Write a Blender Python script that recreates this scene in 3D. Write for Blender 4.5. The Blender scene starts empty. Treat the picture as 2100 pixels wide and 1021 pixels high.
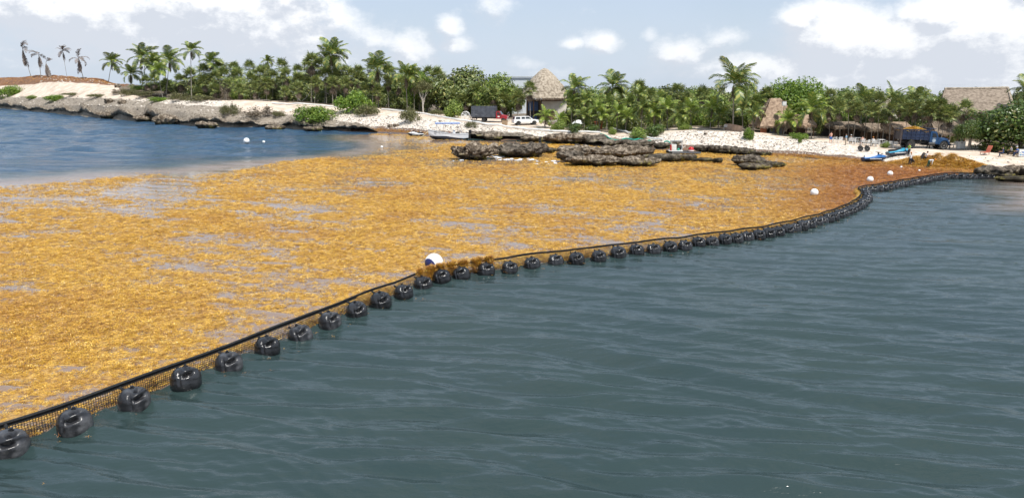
import bpy, bmesh, math, random
import numpy as np
from mathutils import Vector, Matrix, Euler

random.seed(7)
S = bpy.context.scene
COL = S.collection
PI = math.pi
R = math.radians

# ------------------------------------------------------------------ camera
F, CX, CY, HC, PITCH = 1517.0, 1050.0, 510.5, 10.0, R(12.65)
SP, CP = math.sin(PITCH), math.cos(PITCH)
cam = bpy.data.cameras.new('camera'); cam.lens = 36 * F / 2100; cam.sensor_width = 36
cam.clip_end = 9000; cam.clip_start = .1
co = bpy.data.objects.new('camera', cam); COL.objects.link(co)
co.location = (0, 0, HC); co.rotation_euler = (PI / 2 - PITCH, 0, 0)
S.camera = co

def ray(px, py):
    a = (px - CX) / F; b = (CY - py) / F
    return np.array((a, CP + b * SP, -SP + b * CP))
def at_z(px, py, z=0.):
    d = ray(px, py); t = (z - HC) / d[2]
    return Vector((d[0] * t, d[1] * t, z))
def at_Y(px, py, Y):
    d = ray(px, py); t = Y / d[1]
    return Vector((d[0] * t, Y, HC + d[2] * t))
def proj(X, Y, Z):
    z = Z - HC
    dep = Y * CP - z * SP; up = Y * SP + z * CP
    return CX + F * X / dep, CY - F * up / dep

# ------------------------------------------------------------------ exposure, sun, sky
S.view_settings.view_transform = 'Standard'; S.view_settings.look = 'None'
S.view_settings.exposure = 0.3; S.view_settings.gamma = 1
S.view_settings.use_curve_mapping = False
SUN_EL, SUN_AZ = R(60), R(148)          # azimuth measured clockwise from +Y: right and a little behind the camera
sd = Vector((math.sin(SUN_AZ) * math.cos(SUN_EL), math.cos(SUN_AZ) * math.cos(SUN_EL), math.sin(SUN_EL)))
sl = bpy.data.lights.new('sun', 'SUN'); sl.energy = 4.5; sl.angle = R(.53); sl.color = (1, .96, .9)
so = bpy.data.objects.new('sun', sl); COL.objects.link(so)
so.rotation_euler = (-sd).to_track_quat('-Z', 'Y').to_euler()

W = bpy.data.worlds.new('World'); S.world = W; W.use_nodes = True
def sky():
    nt = W.node_tree; N = nt.nodes; L = nt.links; N.clear()
    def mth(op, a, b=None, c=None, clamp=False):
        n = N.new('ShaderNodeMath'); n.operation = op; n.use_clamp = clamp
        for i, v in enumerate((a, b, c)):
            if v is None: continue
            if isinstance(v, (int, float)): n.inputs[i].default_value = v
            else: L.new(v, n.inputs[i])
        return n.outputs[0]
    def vm(op, a, b, out=0):
        n = N.new('ShaderNodeVectorMath'); n.operation = op
        for i, v in enumerate((a, b)):
            if v is None: continue
            if isinstance(v, tuple): n.inputs[i].default_value = v
            else: L.new(v, n.inputs[i])
        return n.outputs[out]
    def rng(v, a, b, c=0., d=1., smooth=True):
        n = N.new('ShaderNodeMapRange'); n.interpolation_type = 'SMOOTHSTEP' if smooth else 'LINEAR'
        L.new(v, n.inputs[0]); n.inputs[1].default_value = a; n.inputs[2].default_value = b
        n.inputs[3].default_value = c; n.inputs[4].default_value = d
        return n.outputs[0]
    def noise(v, sc, det=6, rough=.55, lac=2.1):
        n = N.new('ShaderNodeTexNoise'); n.inputs['Scale'].default_value = sc; n.inputs['Detail'].default_value = det
        n.inputs['Roughness'].default_value = rough; n.inputs['Lacunarity'].default_value = lac
        L.new(v, n.inputs['Vector']); return n.outputs['Fac']
    def mix(f, a, b):
        n = N.new('ShaderNodeMix'); n.data_type = 'RGBA'
        if isinstance(f, float): n.inputs[0].default_value = f
        else: L.new(f, n.inputs[0])
        for i, v in ((6, a), (7, b)):
            if isinstance(v, tuple): n.inputs[i].default_value = v + (1,)
            else: L.new(v, n.inputs[i])
        return n.outputs[2]
    tc = N.new('ShaderNodeTexCoord').outputs['Generated']
    st = N.new('ShaderNodeTexSky'); st.sky_type = 'NISHITA'; st.sun_disc = False
    st.sun_elevation = SUN_EL; st.sun_rotation = SUN_AZ; st.altitude = 0; st.air_density = 1; st.dust_density = 1.2; st.ozone_density = 2
    bg = N.new('ShaderNodeBackground'); L.new(st.outputs[0], bg.inputs[0]); bg.inputs[1].default_value = .1
    sep = N.new('ShaderNodeSeparateXYZ'); L.new(tc, sep.inputs[0]); el = sep.outputs[2]
    flat = vm('MULTIPLY', tc, (1, 1, 1.7))
    # cumulus banks: (px, py, half width, half height, weight)
    B = [(180, 30, 230, 110, 1.15), (430, 30, 360, 130, 1.15), (300, 95, 380, 70, .8), (640, 120, 190, 60, .72), (120, 110, 200, 60, .6), (850, 105, 70, 60, .75), (925, 55, 42, 40, .8), (935, 92, 62, 34, .62),
         (1010, 20, 60, 50, .65), (1240, 88, 55, 32, .7), (1175, 90, 34, 18, .62), (1335, 72, 30, 30, .5), (1395, 108, 95, 46, .85), (1480, 82, 70, 40, .6), (1075, 130, 60, 22, .55), (1640, 45, 62, 46, 1.0), (1725, 80, 140, 85, 1.3), (1690, 60, 80, 55, 1.0),
         (1850, 95, 150, 75, 1.15), (2010, 75, 170, 85, 1.35), (1950, 30, 120, 55, 1.15), (1850, 150, 460, 80, 1.0), (1560, 140, 260, 50, .75), (2300, 40, 260, 140, 1.0), (-200, 40, 260, 120, .9),
         (900, 150, 500, 30, .35), (760, 80, 120, 40, .4)]
    def dens(v):
        env = None
        for (px, py, w, h, k) in B:
            d = ray(px, py); d = d / np.linalg.norm(d)
            o = vm('SUBTRACT', v, tuple(d)); o = vm('MULTIPLY', o, (F / w, F / w, F / h))
            e = mth('MULTIPLY', rng(vm('LENGTH', o, None, 1), 1.25, 0.), k)
            env = e if env is None else mth('MAXIMUM', env, e)
        far = mth('MULTIPLY', rng(noise(flat, 2.2, 2), .5, .7), rng(el, .16, .3, 0., .9))
        env = mth('MAXIMUM', env, far)
        s1 = vm('MULTIPLY', v, (1, 1, 1.5))
        n1 = noise(s1, 15, 9, .6, 2.15); n2 = noise(s1, 42, 6, .62)
        nn = mth('ADD', mth('MULTIPLY', n1, 1.25), mth('MULTIPLY', n2, .38))
        return mth('ADD', env, mth('SUBTRACT', nn, 1.14))
    d0 = dens(tc)
    d1 = dens(vm('ADD', tc, (.011, -.002, .018)))
    cov = rng(d0, -.20, .50)
    lit = rng(mth('SUBTRACT', d0, d1), -.12, .30)
    thick = rng(d0, .1, .75)
    shade = mth('ADD', mth('MULTIPLY', lit, .9), mth('MULTIPLY', thick, -.06))
    shade = mth('MULTIPLY', shade, rng(el, -.0, .1, .55, 1.05, False))
    ccol = mix(shade, (.64, .68, .755), (1.1, 1.1, 1.1))
    # thin bright veil of haze, as everywhere in a humid coast sky
    veil = mth('MULTIPLY', rng(el, .8, 0., .78, .88), mth('ADD', .76, mth('MULTIPLY', noise(flat, 6, 7), .42)), clamp=True)
    hz = N.new('ShaderNodeBackground'); L.new(mix(rng(el, 0., .2), (.60, .685, .80), (.50, .62, .795)), hz.inputs[0]); hz.inputs[1].default_value = .90
    m1 = N.new('ShaderNodeMixShader'); L.new(veil, m1.inputs[0]); L.new(bg.outputs[0], m1.inputs[1]); L.new(hz.outputs[0], m1.inputs[2])
    cb = N.new('ShaderNodeBackground'); L.new(ccol, cb.inputs[0]); cb.inputs[1].default_value = .90
    m2 = N.new('ShaderNodeMixShader'); L.new(mth('MULTIPLY', cov, .93), m2.inputs[0]); L.new(m1.outputs[0], m2.inputs[1]); L.new(cb.outputs[0], m2.inputs[2])
    out = N.new('ShaderNodeOutputWorld'); L.new(m2.outputs[0], out.inputs[0])
sky()
W.cycles.sampling_method = 'MANUAL'; W.cycles.sample_map_resolution = 512

# ------------------------------------------------------------------ numeric noise
def _h(i, j, k, s):
    with np.errstate(over='ignore'):
        h = (i.astype(np.int64) * 374761393 + j.astype(np.int64) * 668265263 + k.astype(np.int64) * 2147483647 + s * 974634521) & 0xFFFFFFFF
        h = ((h ^ (h >> 13)) * 1274126177) & 0xFFFFFFFF
        h = ((h ^ (h >> 16)) * 2246822519) & 0xFFFFFFFF
        h = h ^ (h >> 15)
    return (h & 0xFFFFFF) / float(0xFFFFFF) * 2 - 1
def vn(x, y, z=None, s=0):
    x = np.asarray(x, float); y = np.asarray(y, float); z = np.zeros_like(x) if z is None else np.asarray(z, float)
    xi, yi, zi = np.floor(x), np.floor(y), np.floor(z); fx, fy, fz = x - xi, y - yi, z - zi
    fx, fy, fz = [t * t * t * (t * (t * 6 - 15) + 10) for t in (fx, fy, fz)]
    r = 0
    for a in (0, 1):
        for b in (0, 1):
            for c in (0, 1):
                r = r + _h(xi + a, yi + b, zi + c, s) * (fx if a else 1 - fx) * (fy if b else 1 - fy) * (fz if c else 1 - fz)
    return r
def fbm(x, y, z=None, o=4, s=0, g=.5):
    t = 0; a = 1; tot = 0; f = 1
    z = np.zeros_like(np.asarray(x, float)) if z is None else z
    for i in range(o):
        t = t + a * vn(np.asarray(x) * f + 13.1 * i, np.asarray(y) * f - 7.7 * i, np.asarray(z) * f + 3.3 * i, s + i); tot += a; a *= g; f *= 2.03
    return t / tot
def sstep(a, b, v):
    t = np.clip((v - a) / (b - a), 0, 1); return t * t * (3 - 2 * t)

# ------------------------------------------------------------------ materials
def mat(name, c1, c2=None, sc=4., rough=.7, bump=0., bsc=None, det=5, spec=.4, metal=0., ramp=(.35, .65), stretch=(1, 1, 1), rnd=0., coat=0.):
    m = bpy.data.materials.new(name); m.use_nodes = True
    nt = m.node_tree; p = nt.nodes['Principled BSDF']
    p.inputs['Roughness'].default_value = rough; p.inputs['Specular IOR Level'].default_value = spec; p.inputs['Metallic'].default_value = metal
    p.inputs['Coat Weight'].default_value = coat
    c2 = c2 or tuple(v * .72 for v in c1)
    tc = nt.nodes.new('ShaderNodeTexCoord'); mp = nt.nodes.new('ShaderNodeMapping'); mp.inputs['Scale'].default_value = stretch
    nt.links.new(tc.outputs['Object'], mp.inputs[0])
    n = nt.nodes.new('ShaderNodeTexNoise'); n.inputs['Scale'].default_value = sc; n.inputs['Detail'].default_value = det
    nt.links.new(mp.outputs[0], n.inputs['Vector'])
    r = nt.nodes.new('ShaderNodeValToRGB'); r.color_ramp.elements[0].position = ramp[0]; r.color_ramp.elements[1].position = ramp[1]
    r.color_ramp.elements[0].color = (*c2, 1); r.color_ramp.elements[1].color = (*c1, 1)
    nt.links.new(n.outputs['Fac'], r.inputs[0]); col = r.outputs[0]
    if rnd:
        oi = nt.nodes.new('ShaderNodeObjectInfo'); mr = nt.nodes.new('ShaderNodeMapRange')
        mr.inputs[3].default_value = 1 - rnd; mr.inputs[4].default_value = 1 + rnd
        nt.links.new(oi.outputs['Random'], mr.inputs[0])
        hs = nt.nodes.new('ShaderNodeHueSaturation'); nt.links.new(col, hs.inputs['Color']); nt.links.new(mr.outputs[0], hs.inputs['Value'])
        col = hs.outputs[0]
    nt.links.new(col, p.inputs['Base Color'])
    if bump:
        n2 = nt.nodes.new('ShaderNodeTexNoise'); n2.inputs['Scale'].default_value = bsc or sc * 4; n2.inputs['Detail'].default_value = 5
        nt.links.new(mp.outputs[0], n2.inputs['Vector'])
        b = nt.nodes.new('ShaderNodeBump'); b.inputs['Strength'].default_value = bump; b.inputs['Distance'].default_value = .08
        nt.links.new(n2.outputs['Fac'], b.inputs['Height']); nt.links.new(b.outputs[0], p.inputs['Normal'])
    return m
def leafmat(name, stops, rough=.5, trans=.25, rnd=.25, spec=.35):
    """leaf colours picked per leaf (mesh island) and shifted per plant"""
    m = bpy.data.materials.new(name); m.use_nodes = True; nt = m.node_tree; p = nt.nodes['Principled BSDF']
    p.inputs['Roughness'].default_value = rough; p.inputs['Specular IOR Level'].default_value = spec
    g = nt.nodes.new('ShaderNodeNewGeometry'); r = nt.nodes.new('ShaderNodeValToRGB')
    while len(r.color_ramp.elements) < len(stops): r.color_ramp.elements.new(.5)
    for e, (t, c) in zip(r.color_ramp.elements, stops): e.position = t; e.color = (*c, 1)
    nt.links.new(g.outputs['Random Per Island'], r.inputs[0])
    oi = nt.nodes.new('ShaderNodeObjectInfo'); mr = nt.nodes.new('ShaderNodeMapRange'); mr.inputs[3].default_value = 1 - rnd; mr.inputs[4].default_value = 1 + rnd
    nt.links.new(oi.outputs['Random'], mr.inputs[0])
    hs = nt.nodes.new('ShaderNodeHueSaturation'); nt.links.new(r.outputs[0], hs.inputs['Color']); nt.links.new(mr.outputs[0], hs.inputs['Value'])
    nt.links.new(hs.outputs[0], p.inputs['Base Color'])
    t = nt.nodes.new('ShaderNodeBsdfTranslucent'); nt.links.new(hs.outputs[0], t.inputs[0])
    mx = nt.nodes.new('ShaderNodeMixShader'); mx.inputs[0].default_value = trans
    nt.links.new(p.outputs[0], mx.inputs[1]); nt.links.new(t.outputs[0], mx.inputs[2]); nt.links.new(mx.outputs[0], nt.nodes['Material Output'].inputs[0])
    return m

# ------------------------------------------------------------------ object helpers
def tag(o, label=None, cat=None, group=None, kind=None):
    if label: o['label'] = label
    if cat: o['category'] = cat
    if group: o['group'] = group
    if kind: o['kind'] = kind
    return o
def thing(name, label, cat, loc=(0, 0, 0), rz=0., group=None):
    o = bpy.data.objects.new(name, None); COL.objects.link(o); o.location = loc; o.rotation_euler = (0, 0, rz); o.empty_display_size = .3
    return tag(o, label, cat, group)
def ob(name, me, parent=None, m=None):
    if m and not me.materials: me.materials.append(m)
    o = bpy.data.objects.new(name, me); COL.objects.link(o)
    if parent: o.parent = parent
    return o
def npmesh(name, V, Fc, smooth=True):
    me = bpy.data.meshes.new(name); V = np.asarray(V, np.float32); Fc = np.asarray(Fc, np.int32)
    k = Fc.shape[1]; n = len(Fc)
    me.vertices.add(len(V)); me.vertices.foreach_set('co', V.ravel())
    me.loops.add(n * k); me.loops.foreach_set('vertex_index', Fc.ravel())
    me.polygons.add(n); me.polygons.foreach_set('loop_start', np.arange(0, n * k, k, dtype=np.int32))
    try: me.polygons.foreach_set('loop_total', np.full(n, k, np.int32))
    except Exception: pass
    me.polygons.foreach_set('use_smooth', np.full(n, smooth))
    me.update(calc_edges=True); me.validate(); return me
def attr(me, name, vals):
    a = me.attributes.new(name, 'FLOAT', 'POINT'); a.data.foreach_set('value', np.asarray(vals, np.float32))
def gridfaces(nr, nc):
    i = np.arange(nr - 1)[:, None] * nc + np.arange(nc - 1)[None]
    return np.stack([i, i + 1, i + nc + 1, i + nc], -1).reshape(-1, 4)
class MB:
    """collects shapes into one mesh object"""
    def __init__(s): s.bm = bmesh.new()
    def box(s, c, d, rot=None, bev=0., taper=None):
        r = bmesh.ops.create_cube(s.bm, size=1)['verts']
        for v in r:
            if taper and v.co.z > 0: v.co.x *= taper[0]; v.co.y *= taper[1]
            v.co = Vector((v.co.x * d[0], v.co.y * d[1], v.co.z * d[2]))
        if bev:
            es = list({e for v in r for e in v.link_edges})
            g = bmesh.ops.bevel(s.bm, geom=es, offset=bev, segments=2, profile=.6, affect='EDGES'); r = list({v for f in g['faces'] for v in f.verts} | {v for v in r if v.is_valid})
        M = Matrix.Translation(c)
        if rot: M = M @ Euler(rot).to_matrix().to_4x4()
        bmesh.ops.transform(s.bm, matrix=M, verts=r); return s
    def tube(s, pts, rad, n=8, cap=True):
        pts = [Vector(p) for p in pts]; rad = rad if isinstance(rad, (list, tuple)) else [rad] * len(pts)
        rings = []; up = Vector((0, 0, 1))
        for i, p in enumerate(pts):
            t = (pts[min(i + 1, len(pts) - 1)] - pts[max(i - 1, 0)]).normalized()
            a = t.cross(up if abs(t.z) < .95 else Vector((0, 1, 0))).normalized(); b = a.cross(t)
            rings.append([s.bm.verts.new(p + (a * math.cos(2 * PI * k / n) + b * math.sin(2 * PI * k / n)) * rad[i]) for k in range(n)])
        for A, B in zip(rings, rings[1:]):
            for k in range(n): s.bm.faces.new((A[k], A[(k + 1) % n], B[(k + 1) % n], B[k]))
        if cap: s.bm.faces.new(rings[0][::-1]); s.bm.faces.new(rings[-1])
        return s
    def cyl(s, c, r, h, axis='Z', n=16, r2=None):
        d = {'X': Vector((1, 0, 0)), 'Y': Vector((0, 1, 0)), 'Z': Vector((0, 0, 1))}[axis]; c = Vector(c)
        return s.tube([c - d * h / 2, c + d * h / 2], [r, r if r2 is None else r2], n)
    def lathe(s, prof, c=(0, 0, 0), n=16, axis='Z'):
        c = Vector(c); rings = []
        for (r, z) in prof:
            ring = []
            for k in range(n):
                a = 2 * PI * k / n; x, y = r * math.cos(a), r * math.sin(a)
                ring.append(s.bm.verts.new(c + (Vector((x, y, z)) if axis == 'Z' else Vector((x, z, y)) if axis == 'Y' else Vector((z, x, y)))))
            rings.append(ring)
        for A, B in zip(rings, rings[1:]):
            for k in range(n): s.bm.faces.new((A[k], A[(k + 1) % n], B[(k + 1) % n], B[k]))
        s.bm.faces.new(rings[0][::-1]); s.bm.faces.new(rings[-1]); return s
    def prism(s, prof, y0, y1, top=None):
        """profile in xz pushed from y0 to y1"""
        A = [s.bm.verts.new((x, y0, z)) for x, z in prof]; B = [s.bm.verts.new((x, y1, z)) for x, z in prof]; n = len(prof)
        for k in range(n): s.bm.faces.new((A[k], A[(k + 1) % n], B[(k + 1) % n], B[k]))
        s.bm.faces.new(A[::-1]); s.bm.faces.new(B); return s
    def loft(s, secs, close=False, cap=True):
        rings = [[s.bm.verts.new(p) for p in q] for q in secs]; n = len(rings[0])
        for A, B in zip(rings, rings[1:]):
            for k in range(n if close else n - 1): s.bm.faces.new((A[k], A[(k + 1) % n], B[(k + 1) % n], B[k]))
        if cap: s.bm.faces.new(rings[0][::-1]); s.bm.faces.new(rings[-1])
        return s
    def quad(s, a, b, c, d): s.bm.faces.new([s.bm.verts.new(p) for p in (a, b, c, d)]); return s
    def ball(s, c, r, sub=2, sc=(1, 1, 1)):
        v = bmesh.ops.create_icosphere(s.bm, subdivisions=sub, radius=r)['verts']
        for q in v: q.co = Vector((q.co.x * sc[0], q.co.y * sc[1], q.co.z * sc[2])) + Vector(c)
        return s
    def mesh(s, name, smooth=False, norm=True):
        if norm: bmesh.ops.recalc_face_normals(s.bm, faces=s.bm.faces)
        me = bpy.data.meshes.new(name); s.bm.to_mesh(me); s.bm.free()
        if smooth:
            me.polygons.foreach_set('use_smooth', [True] * len(me.polygons))
            if smooth != 'all': me.set_sharp_from_angle(angle=R(40))
        return me
    def build(s, name, m, parent=None, smooth=True, norm=True): return ob(name, s.mesh(name, smooth, norm), parent, m)
def children(o): return [c for c in o.children]
def copy_tree(o, parent=None):
    c = o.copy(); COL.objects.link(c)
    if parent: c.parent = parent
    for ch in list(o.children): copy_tree(ch, c)
    return c
# ================================================================== TERRAIN
TC = [(-500, 214, [(6, 205), (30, 195), (60, 172), (85, 163), (110, 162)]),
      (-200, 217, [(6, 207), (30, 196), (60, 172), (85, 161), (110, 162)]),
      (0, 222, [(5, 212), (18, 200), (45, 186), (66, 166), (80, 161), (100, 163)]),
      (60, 228, [(5, 216), (20, 202), (45, 183), (62, 165), (75, 159), (95, 162)]),
      (110, 233, [(5, 217), (20, 203), (42, 178), (60, 162), (75, 156), (95, 160)]),
      (165, 238, [(5, 216), (20, 203), (40, 180), (60, 163), (75, 156), (95, 162)]),
      (205, 242, [(5, 216), (20, 203), (40, 184), (60, 167), (75, 163), (95, 168)]),
      (250, 246, [(5, 218), (20, 205), (40, 189), (60, 174), (80, 173), (100, 173)]),
      (310, 250, [(5, 222), (18, 208), (30, 196), (50, 183), (80, 180)]),
      (400, 258, [(4, 232), (12, 218), (22, 207), (40, 201), (80, 199)]),
      (500, 262, [(4, 243), (10, 230), (22, 208), (40, 204), (80, 201)]),
      (600, 264, [(3, 247), (10, 232), (20, 213), (35, 208), (80, 205)]),
      (700, 269, [(3, 256), (10, 240), (20, 222), (32, 215), (80, 210)]),
      (800, 271, [(3, 264), (9, 248), (18, 228), (30, 222), (80, 216)]),
      (900, 279, [(3, 271), (8, 256), (15, 243), (28, 236), (80, 228)]),
      (1000, 286, [(3, 275), (8, 265), (14, 257), (24, 248), (40, 243), (80, 236)]),
      (1100, 288, [(3, 277), (7, 270), (14, 260), (22, 252), (40, 243), (80, 238)]),
      (1200, 296, [(3, 284), (7, 278), (12, 273), (20, 268), (40, 260), (80, 252)]),
      (1300, 303, [(3, 291), (6, 286), (11, 278), (18, 269), (40, 262), (80, 255)]),
      (1350, 306, [(2.5, 296), (6, 283), (10, 273), (16, 268), (40, 262), (80, 255)]),
      (1400, 309, [(2, 301), (5, 283), (8, 268), (14, 266), (40, 262), (80, 255)]),
      (1500, 315, [(2, 306), (5, 289), (8, 271), (14, 268), (40, 265), (80, 258)]),
      (1560, 317, [(2, 310), (5, 294), (8, 277), (14, 274), (40, 267), (80, 260)]),
      (1600, 319, [(2, 313), (5, 298), (8, 283), (14, 280), (40, 272), (80, 265)]),
      (1700, 326, [(2, 318), (5, 305), (8, 294), (14, 289), (40, 280), (80, 270)]),
      (1800, 335, [(2, 329), (5, 317), (8, 309), (13, 300), (40, 290), (80, 276)]),
      (1900, 346, [(2, 340), (5, 325), (9, 314), (14, 306), (22, 300), (60, 285)]),
      (2000, 353, [(2, 347), (5, 335), (9, 320), (14, 310), (22, 303), (60, 285)]),
      (2100, 356, [(2, 350), (5, 340), (9, 328), (14, 317), (22, 306), (60, 288)]),
      (2700, 372, [(2, 366), (5, 355), (9, 340), (14, 325), (22, 312), (60, 292)])]
DD = np.concatenate([[-40, -12, -4, -1.5], np.arange(0, 12, .25), np.arange(12, 30, .6), np.arange(30, 120, 2.5), [150, 220, 400, 900]])
_cu, _cy, _cz = [], [], []
for px, pw, pts in TC:
    d = ray(px, pw); _cu.append(d[0] / d[1]); Y0 = d[1] * (-HC) / d[2]; _cy.append(Y0)
    ds = [-40, -8, -.6, .0]; zs = [-6, -2.5, -.3, .02]
    for dd, py in pts:
        z = at_Y(px, py, Y0 + dd).z; ds.append(dd); zs.append(max(z, zs[-1] + .02) if dd < 12 else max(z, min(zs[-1], 2.4)))
    ds += [170, 230, 900]; zs += [max(zs[-1], .8), -1.5, -6]
    _cz.append(np.interp(DD, ds, zs))
_cu = np.array(_cu); _cy = np.array(_cy); _cz = np.array(_cz)
UU = np.concatenate([[-6, -3, -1.8], np.linspace(_cu[0], _cu[-1], 760), [2, 3, 6]])
def smooth_interp(u, xp, fp):
    """smooth-step blending between control columns, then a light box blur"""
    v = np.interp(u, xp, fp); return v
YU = np.interp(UU, _cu, _cy)
ZT = np.stack([np.interp(UU, _cu, _cz[:, j]) for j in range(len(DD))], 1)
k = np.hanning(23); k /= k.sum()
_pad = lambda a: np.concatenate([np.repeat(a[:1], 11, 0), a, np.repeat(a[-1:], 11, 0)])
YU[3:-3] = np.convolve(_pad(YU[3:-3]), k, 'valid')
for j in range(ZT.shape[1]): ZT[3:-3, j] = np.convolve(_pad(ZT[3:-3, j]), k, 'valid')
YU += 1.2 * fbm(UU * 60, UU * 0, s=5, o=3) * np.clip(YU / 150, .4, 1.2)
_Y = YU[:, None] + DD[None]; _X = UU[:, None] * _Y
_land = sstep(0, 3, DD)[None]
ZT = ZT + _land * (.22 * fbm(_X / 3.1, _Y / 3.1, s=3, o=4) + sstep(14, 40, DD)[None] * .35 * fbm(_X / 11, _Y / 11, s=4, o=3) * sstep(900, 300, _Y))
# loose heaps on the headland crest
_hp = sstep(-.42, -.5, UU)[:, None] * sstep(52, 66, DD)[None] * sstep(110, 90, DD)[None]
ZT = ZT + _hp * (1.0 * np.abs(fbm(_X / 7, _Y / 7, s=9, o=4)) * 2 - .45)
def shore_Y(u): return np.interp(u, UU, YU)
def ground(X, Y):
    u = X / Y; d = Y - shore_Y(u)
    i = np.clip(np.searchsorted(UU, u) - 1, 0, len(UU) - 2); j = np.clip(np.searchsorted(DD, d) - 1, 0, len(DD) - 2)
    fu = np.clip((u - UU[i]) / (UU[i + 1] - UU[i]), 0, 1); fd = np.clip((d - DD[j]) / (DD[j + 1] - DD[j]), 0, 1)
    return (ZT[i, j] * (1 - fu) * (1 - fd) + ZT[i + 1, j] * fu * (1 - fd) + ZT[i, j + 1] * (1 - fu) * fd + ZT[i + 1, j + 1] * fu * fd)
def hit(px, py, ymin=30, ymax=480):
    """where the line of sight of a pixel meets the land"""
    Y = np.linspace(ymin, ymax, 3000); d = ray(px, py); X = d[0] / d[1] * Y; Z = HC + d[2] / d[1] * Y
    g = ground(X, Y); w = np.nonzero(Z <= g)[0]
    i = w[0] if len(w) else len(Y) - 1
    return Vector((X[i], Y[i], float(g[i])))
def hitd(px, dd):
    """point on land in column px, dd metres behind the waterline"""
    d = ray(px, 240); u = d[0] / d[1]; Y = float(shore_Y(u)) + dd
    return Vector((u * Y, Y, float(ground(u * Y, Y))))

def land_material():
    m = bpy.data.materials.new('shore_sand'); m.use_nodes = True; nt = m.node_tree; N = nt.nodes; L = nt.links; p = N['Principled BSDF']
    p.inputs['Roughness'].default_value = .9; p.inputs['Specular IOR Level'].default_value = .15
    tc = N.new('ShaderNodeTexCoord').outputs['Object']
    def noise(sc, det=6, rough=.6):
        n = N.new('ShaderNodeTexNoise'); n.inputs['Scale'].default_value = sc; n.inputs['Detail'].default_value = det; n.inputs['Roughness'].default_value = rough; L.new(tc, n.inputs['Vector']); return n.outputs['Fac']
    def ramp(v, stops):
        r = N.new('ShaderNodeValToRGB')
        while len(r.color_ramp.elements) < len(stops): r.color_ramp.elements.new(.5)
        for e, (t, c) in zip(r.color_ramp.elements, stops): e.position = t; e.color = (*c, 1)
        L.new(v, r.inputs[0]); return r.outputs[0]
    def at(n):
        a = N.new('ShaderNodeAttribute'); a.attribute_name = n; return a.outputs['Fac']
    def mth(op, a, b):
        n = N.new('ShaderNodeMath'); n.operation = op; n.use_clamp = op != 'SUBTRACT'
        for i, v in enumerate((a, b)):
            if isinstance(v, (int, float)): n.inputs[i].default_value = v
            else: L.new(v, n.inputs[i])
        return n.outputs[0]
    def mix(f, a, b):
        n = N.new('ShaderNodeMix'); n.data_type = 'RGBA'; L.new(f, n.inputs[0]); L.new(a, n.inputs[6]); L.new(b, n.inputs[7]); return n.outputs[2]
    def mask(a, n, w=.25):   # attribute broken up by noise
        s = mth('SUBTRACT', mth('ADD', a, mth('MULTIPLY', n, .9)), .78)
        r = N.new('ShaderNodeMapRange'); L.new(s, r.inputs[0]); r.inputs[1].default_value = -.05; r.inputs[2].default_value = w; return r.outputs[0]
    n1, n2, n3 = noise(.35), noise(2.3, 8, .7), noise(.9, 8, .7)
    sand = ramp(n3, [(.3, (.46, .36, .28)), (.5, (.63, .53, .43)), (.72, (.73, .65, .55))])
    rub = ramp(n2, [(.34, (.16, .13, .105)), (.44, (.42, .36, .30)), (.55, (.68, .62, .54)), (.7, (.78, .73, .66))])
    wr = ramp(n2, [(.3, (.05, .028, .018)), (.55, (.12, .062, .035)), (.75, (.24, .125, .055))])
    ru = ramp(n2, [(.3, (.05, .025, .018)), (.5, (.15, .068, .035)), (.72, (.27, .13, .05))])
    li = ramp(n3, [(.3, (.045, .037, .025)), (.55, (.13, .10, .07)), (.75, (.22, .18, .13))])
    sand = mix(ramp(n1, [(.42, (0, 0, 0)), (.62, (.75, .75, .75))]), sand, ramp(n2, [(.3, (.30, .225, .16)), (.6, (.50, .40, .31)), (.8, (.62, .54, .45))])); c = mix(mask(at('rubble'), n1), sand, rub); c = mix(mask(at('rocky'), n3), c, ramp(n2, [(.3, (.05, .04, .03)), (.45, (.17, .14, .105)), (.6, (.29, .25, .20)), (.75, (.44, .395, .33))])); c = mix(mask(at('litter'), n3), c, li); c = mix(mask(at('rust'), n3), c, ru); c = mix(mask(at('wrack'), n3), c, wr)
    L.new(c, p.inputs['Base Color'])
    b = N.new('ShaderNodeBump'); b.inputs['Strength'].default_value = .7; b.inputs['Distance'].default_value = .15; L.new(n2, b.inputs['Height']); L.new(b.outputs[0], p.inputs['Normal'])
    return m
me = npmesh('ground', np.stack([_X, _Y, ZT], -1).reshape(-1, 3), gridfaces(len(UU), len(DD)))
_px, _py = proj(_X, _Y, ZT)
D2 = np.broadcast_to(DD[None], _X.shape)
def band(v, a, b, w): return sstep(a - w, a + w, v) * (1 - sstep(b - w, b + w, v))
A_ = np.zeros_like(_X)
wrack = band(D2, -1, 1.7, .7) * sstep(640, 800, _px)
wrack = np.maximum(wrack, band(D2, 0, 2.6, .8) * band(_px, 1340, 1800, 60))
wrack = np.maximum(wrack, .8 * band(D2, .5, 4, 1) * band(_px, 760, 930, 40))
rust = band(_px, -600, 262, 8) * band(_py, 140, 176, 3) * sstep(50, 56, D2)
litter = sstep(0, 1, (D2 + 5 * fbm(_X / 9, _Y / 9, s=15, o=3) - np.interp(_px, [-500, 0, 225, 262, 320, 420, 600, 800, 1000, 1150, 1340, 1420, 1580, 1660, 1830, 1960, 2100], [70, 70, 62, 30, 20, 21, 27, 26, 34, 17, 14, 15, 14, 18, 24, 30, 16])) / 5)
litter = np.maximum(litter, (.34) * sstep(-.1, .5, fbm(_X / 8, _Y / 8, s=16, o=3) + .25) * band(_px, 60, 420, 50) * band(_py, 183, 210, 7))
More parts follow.
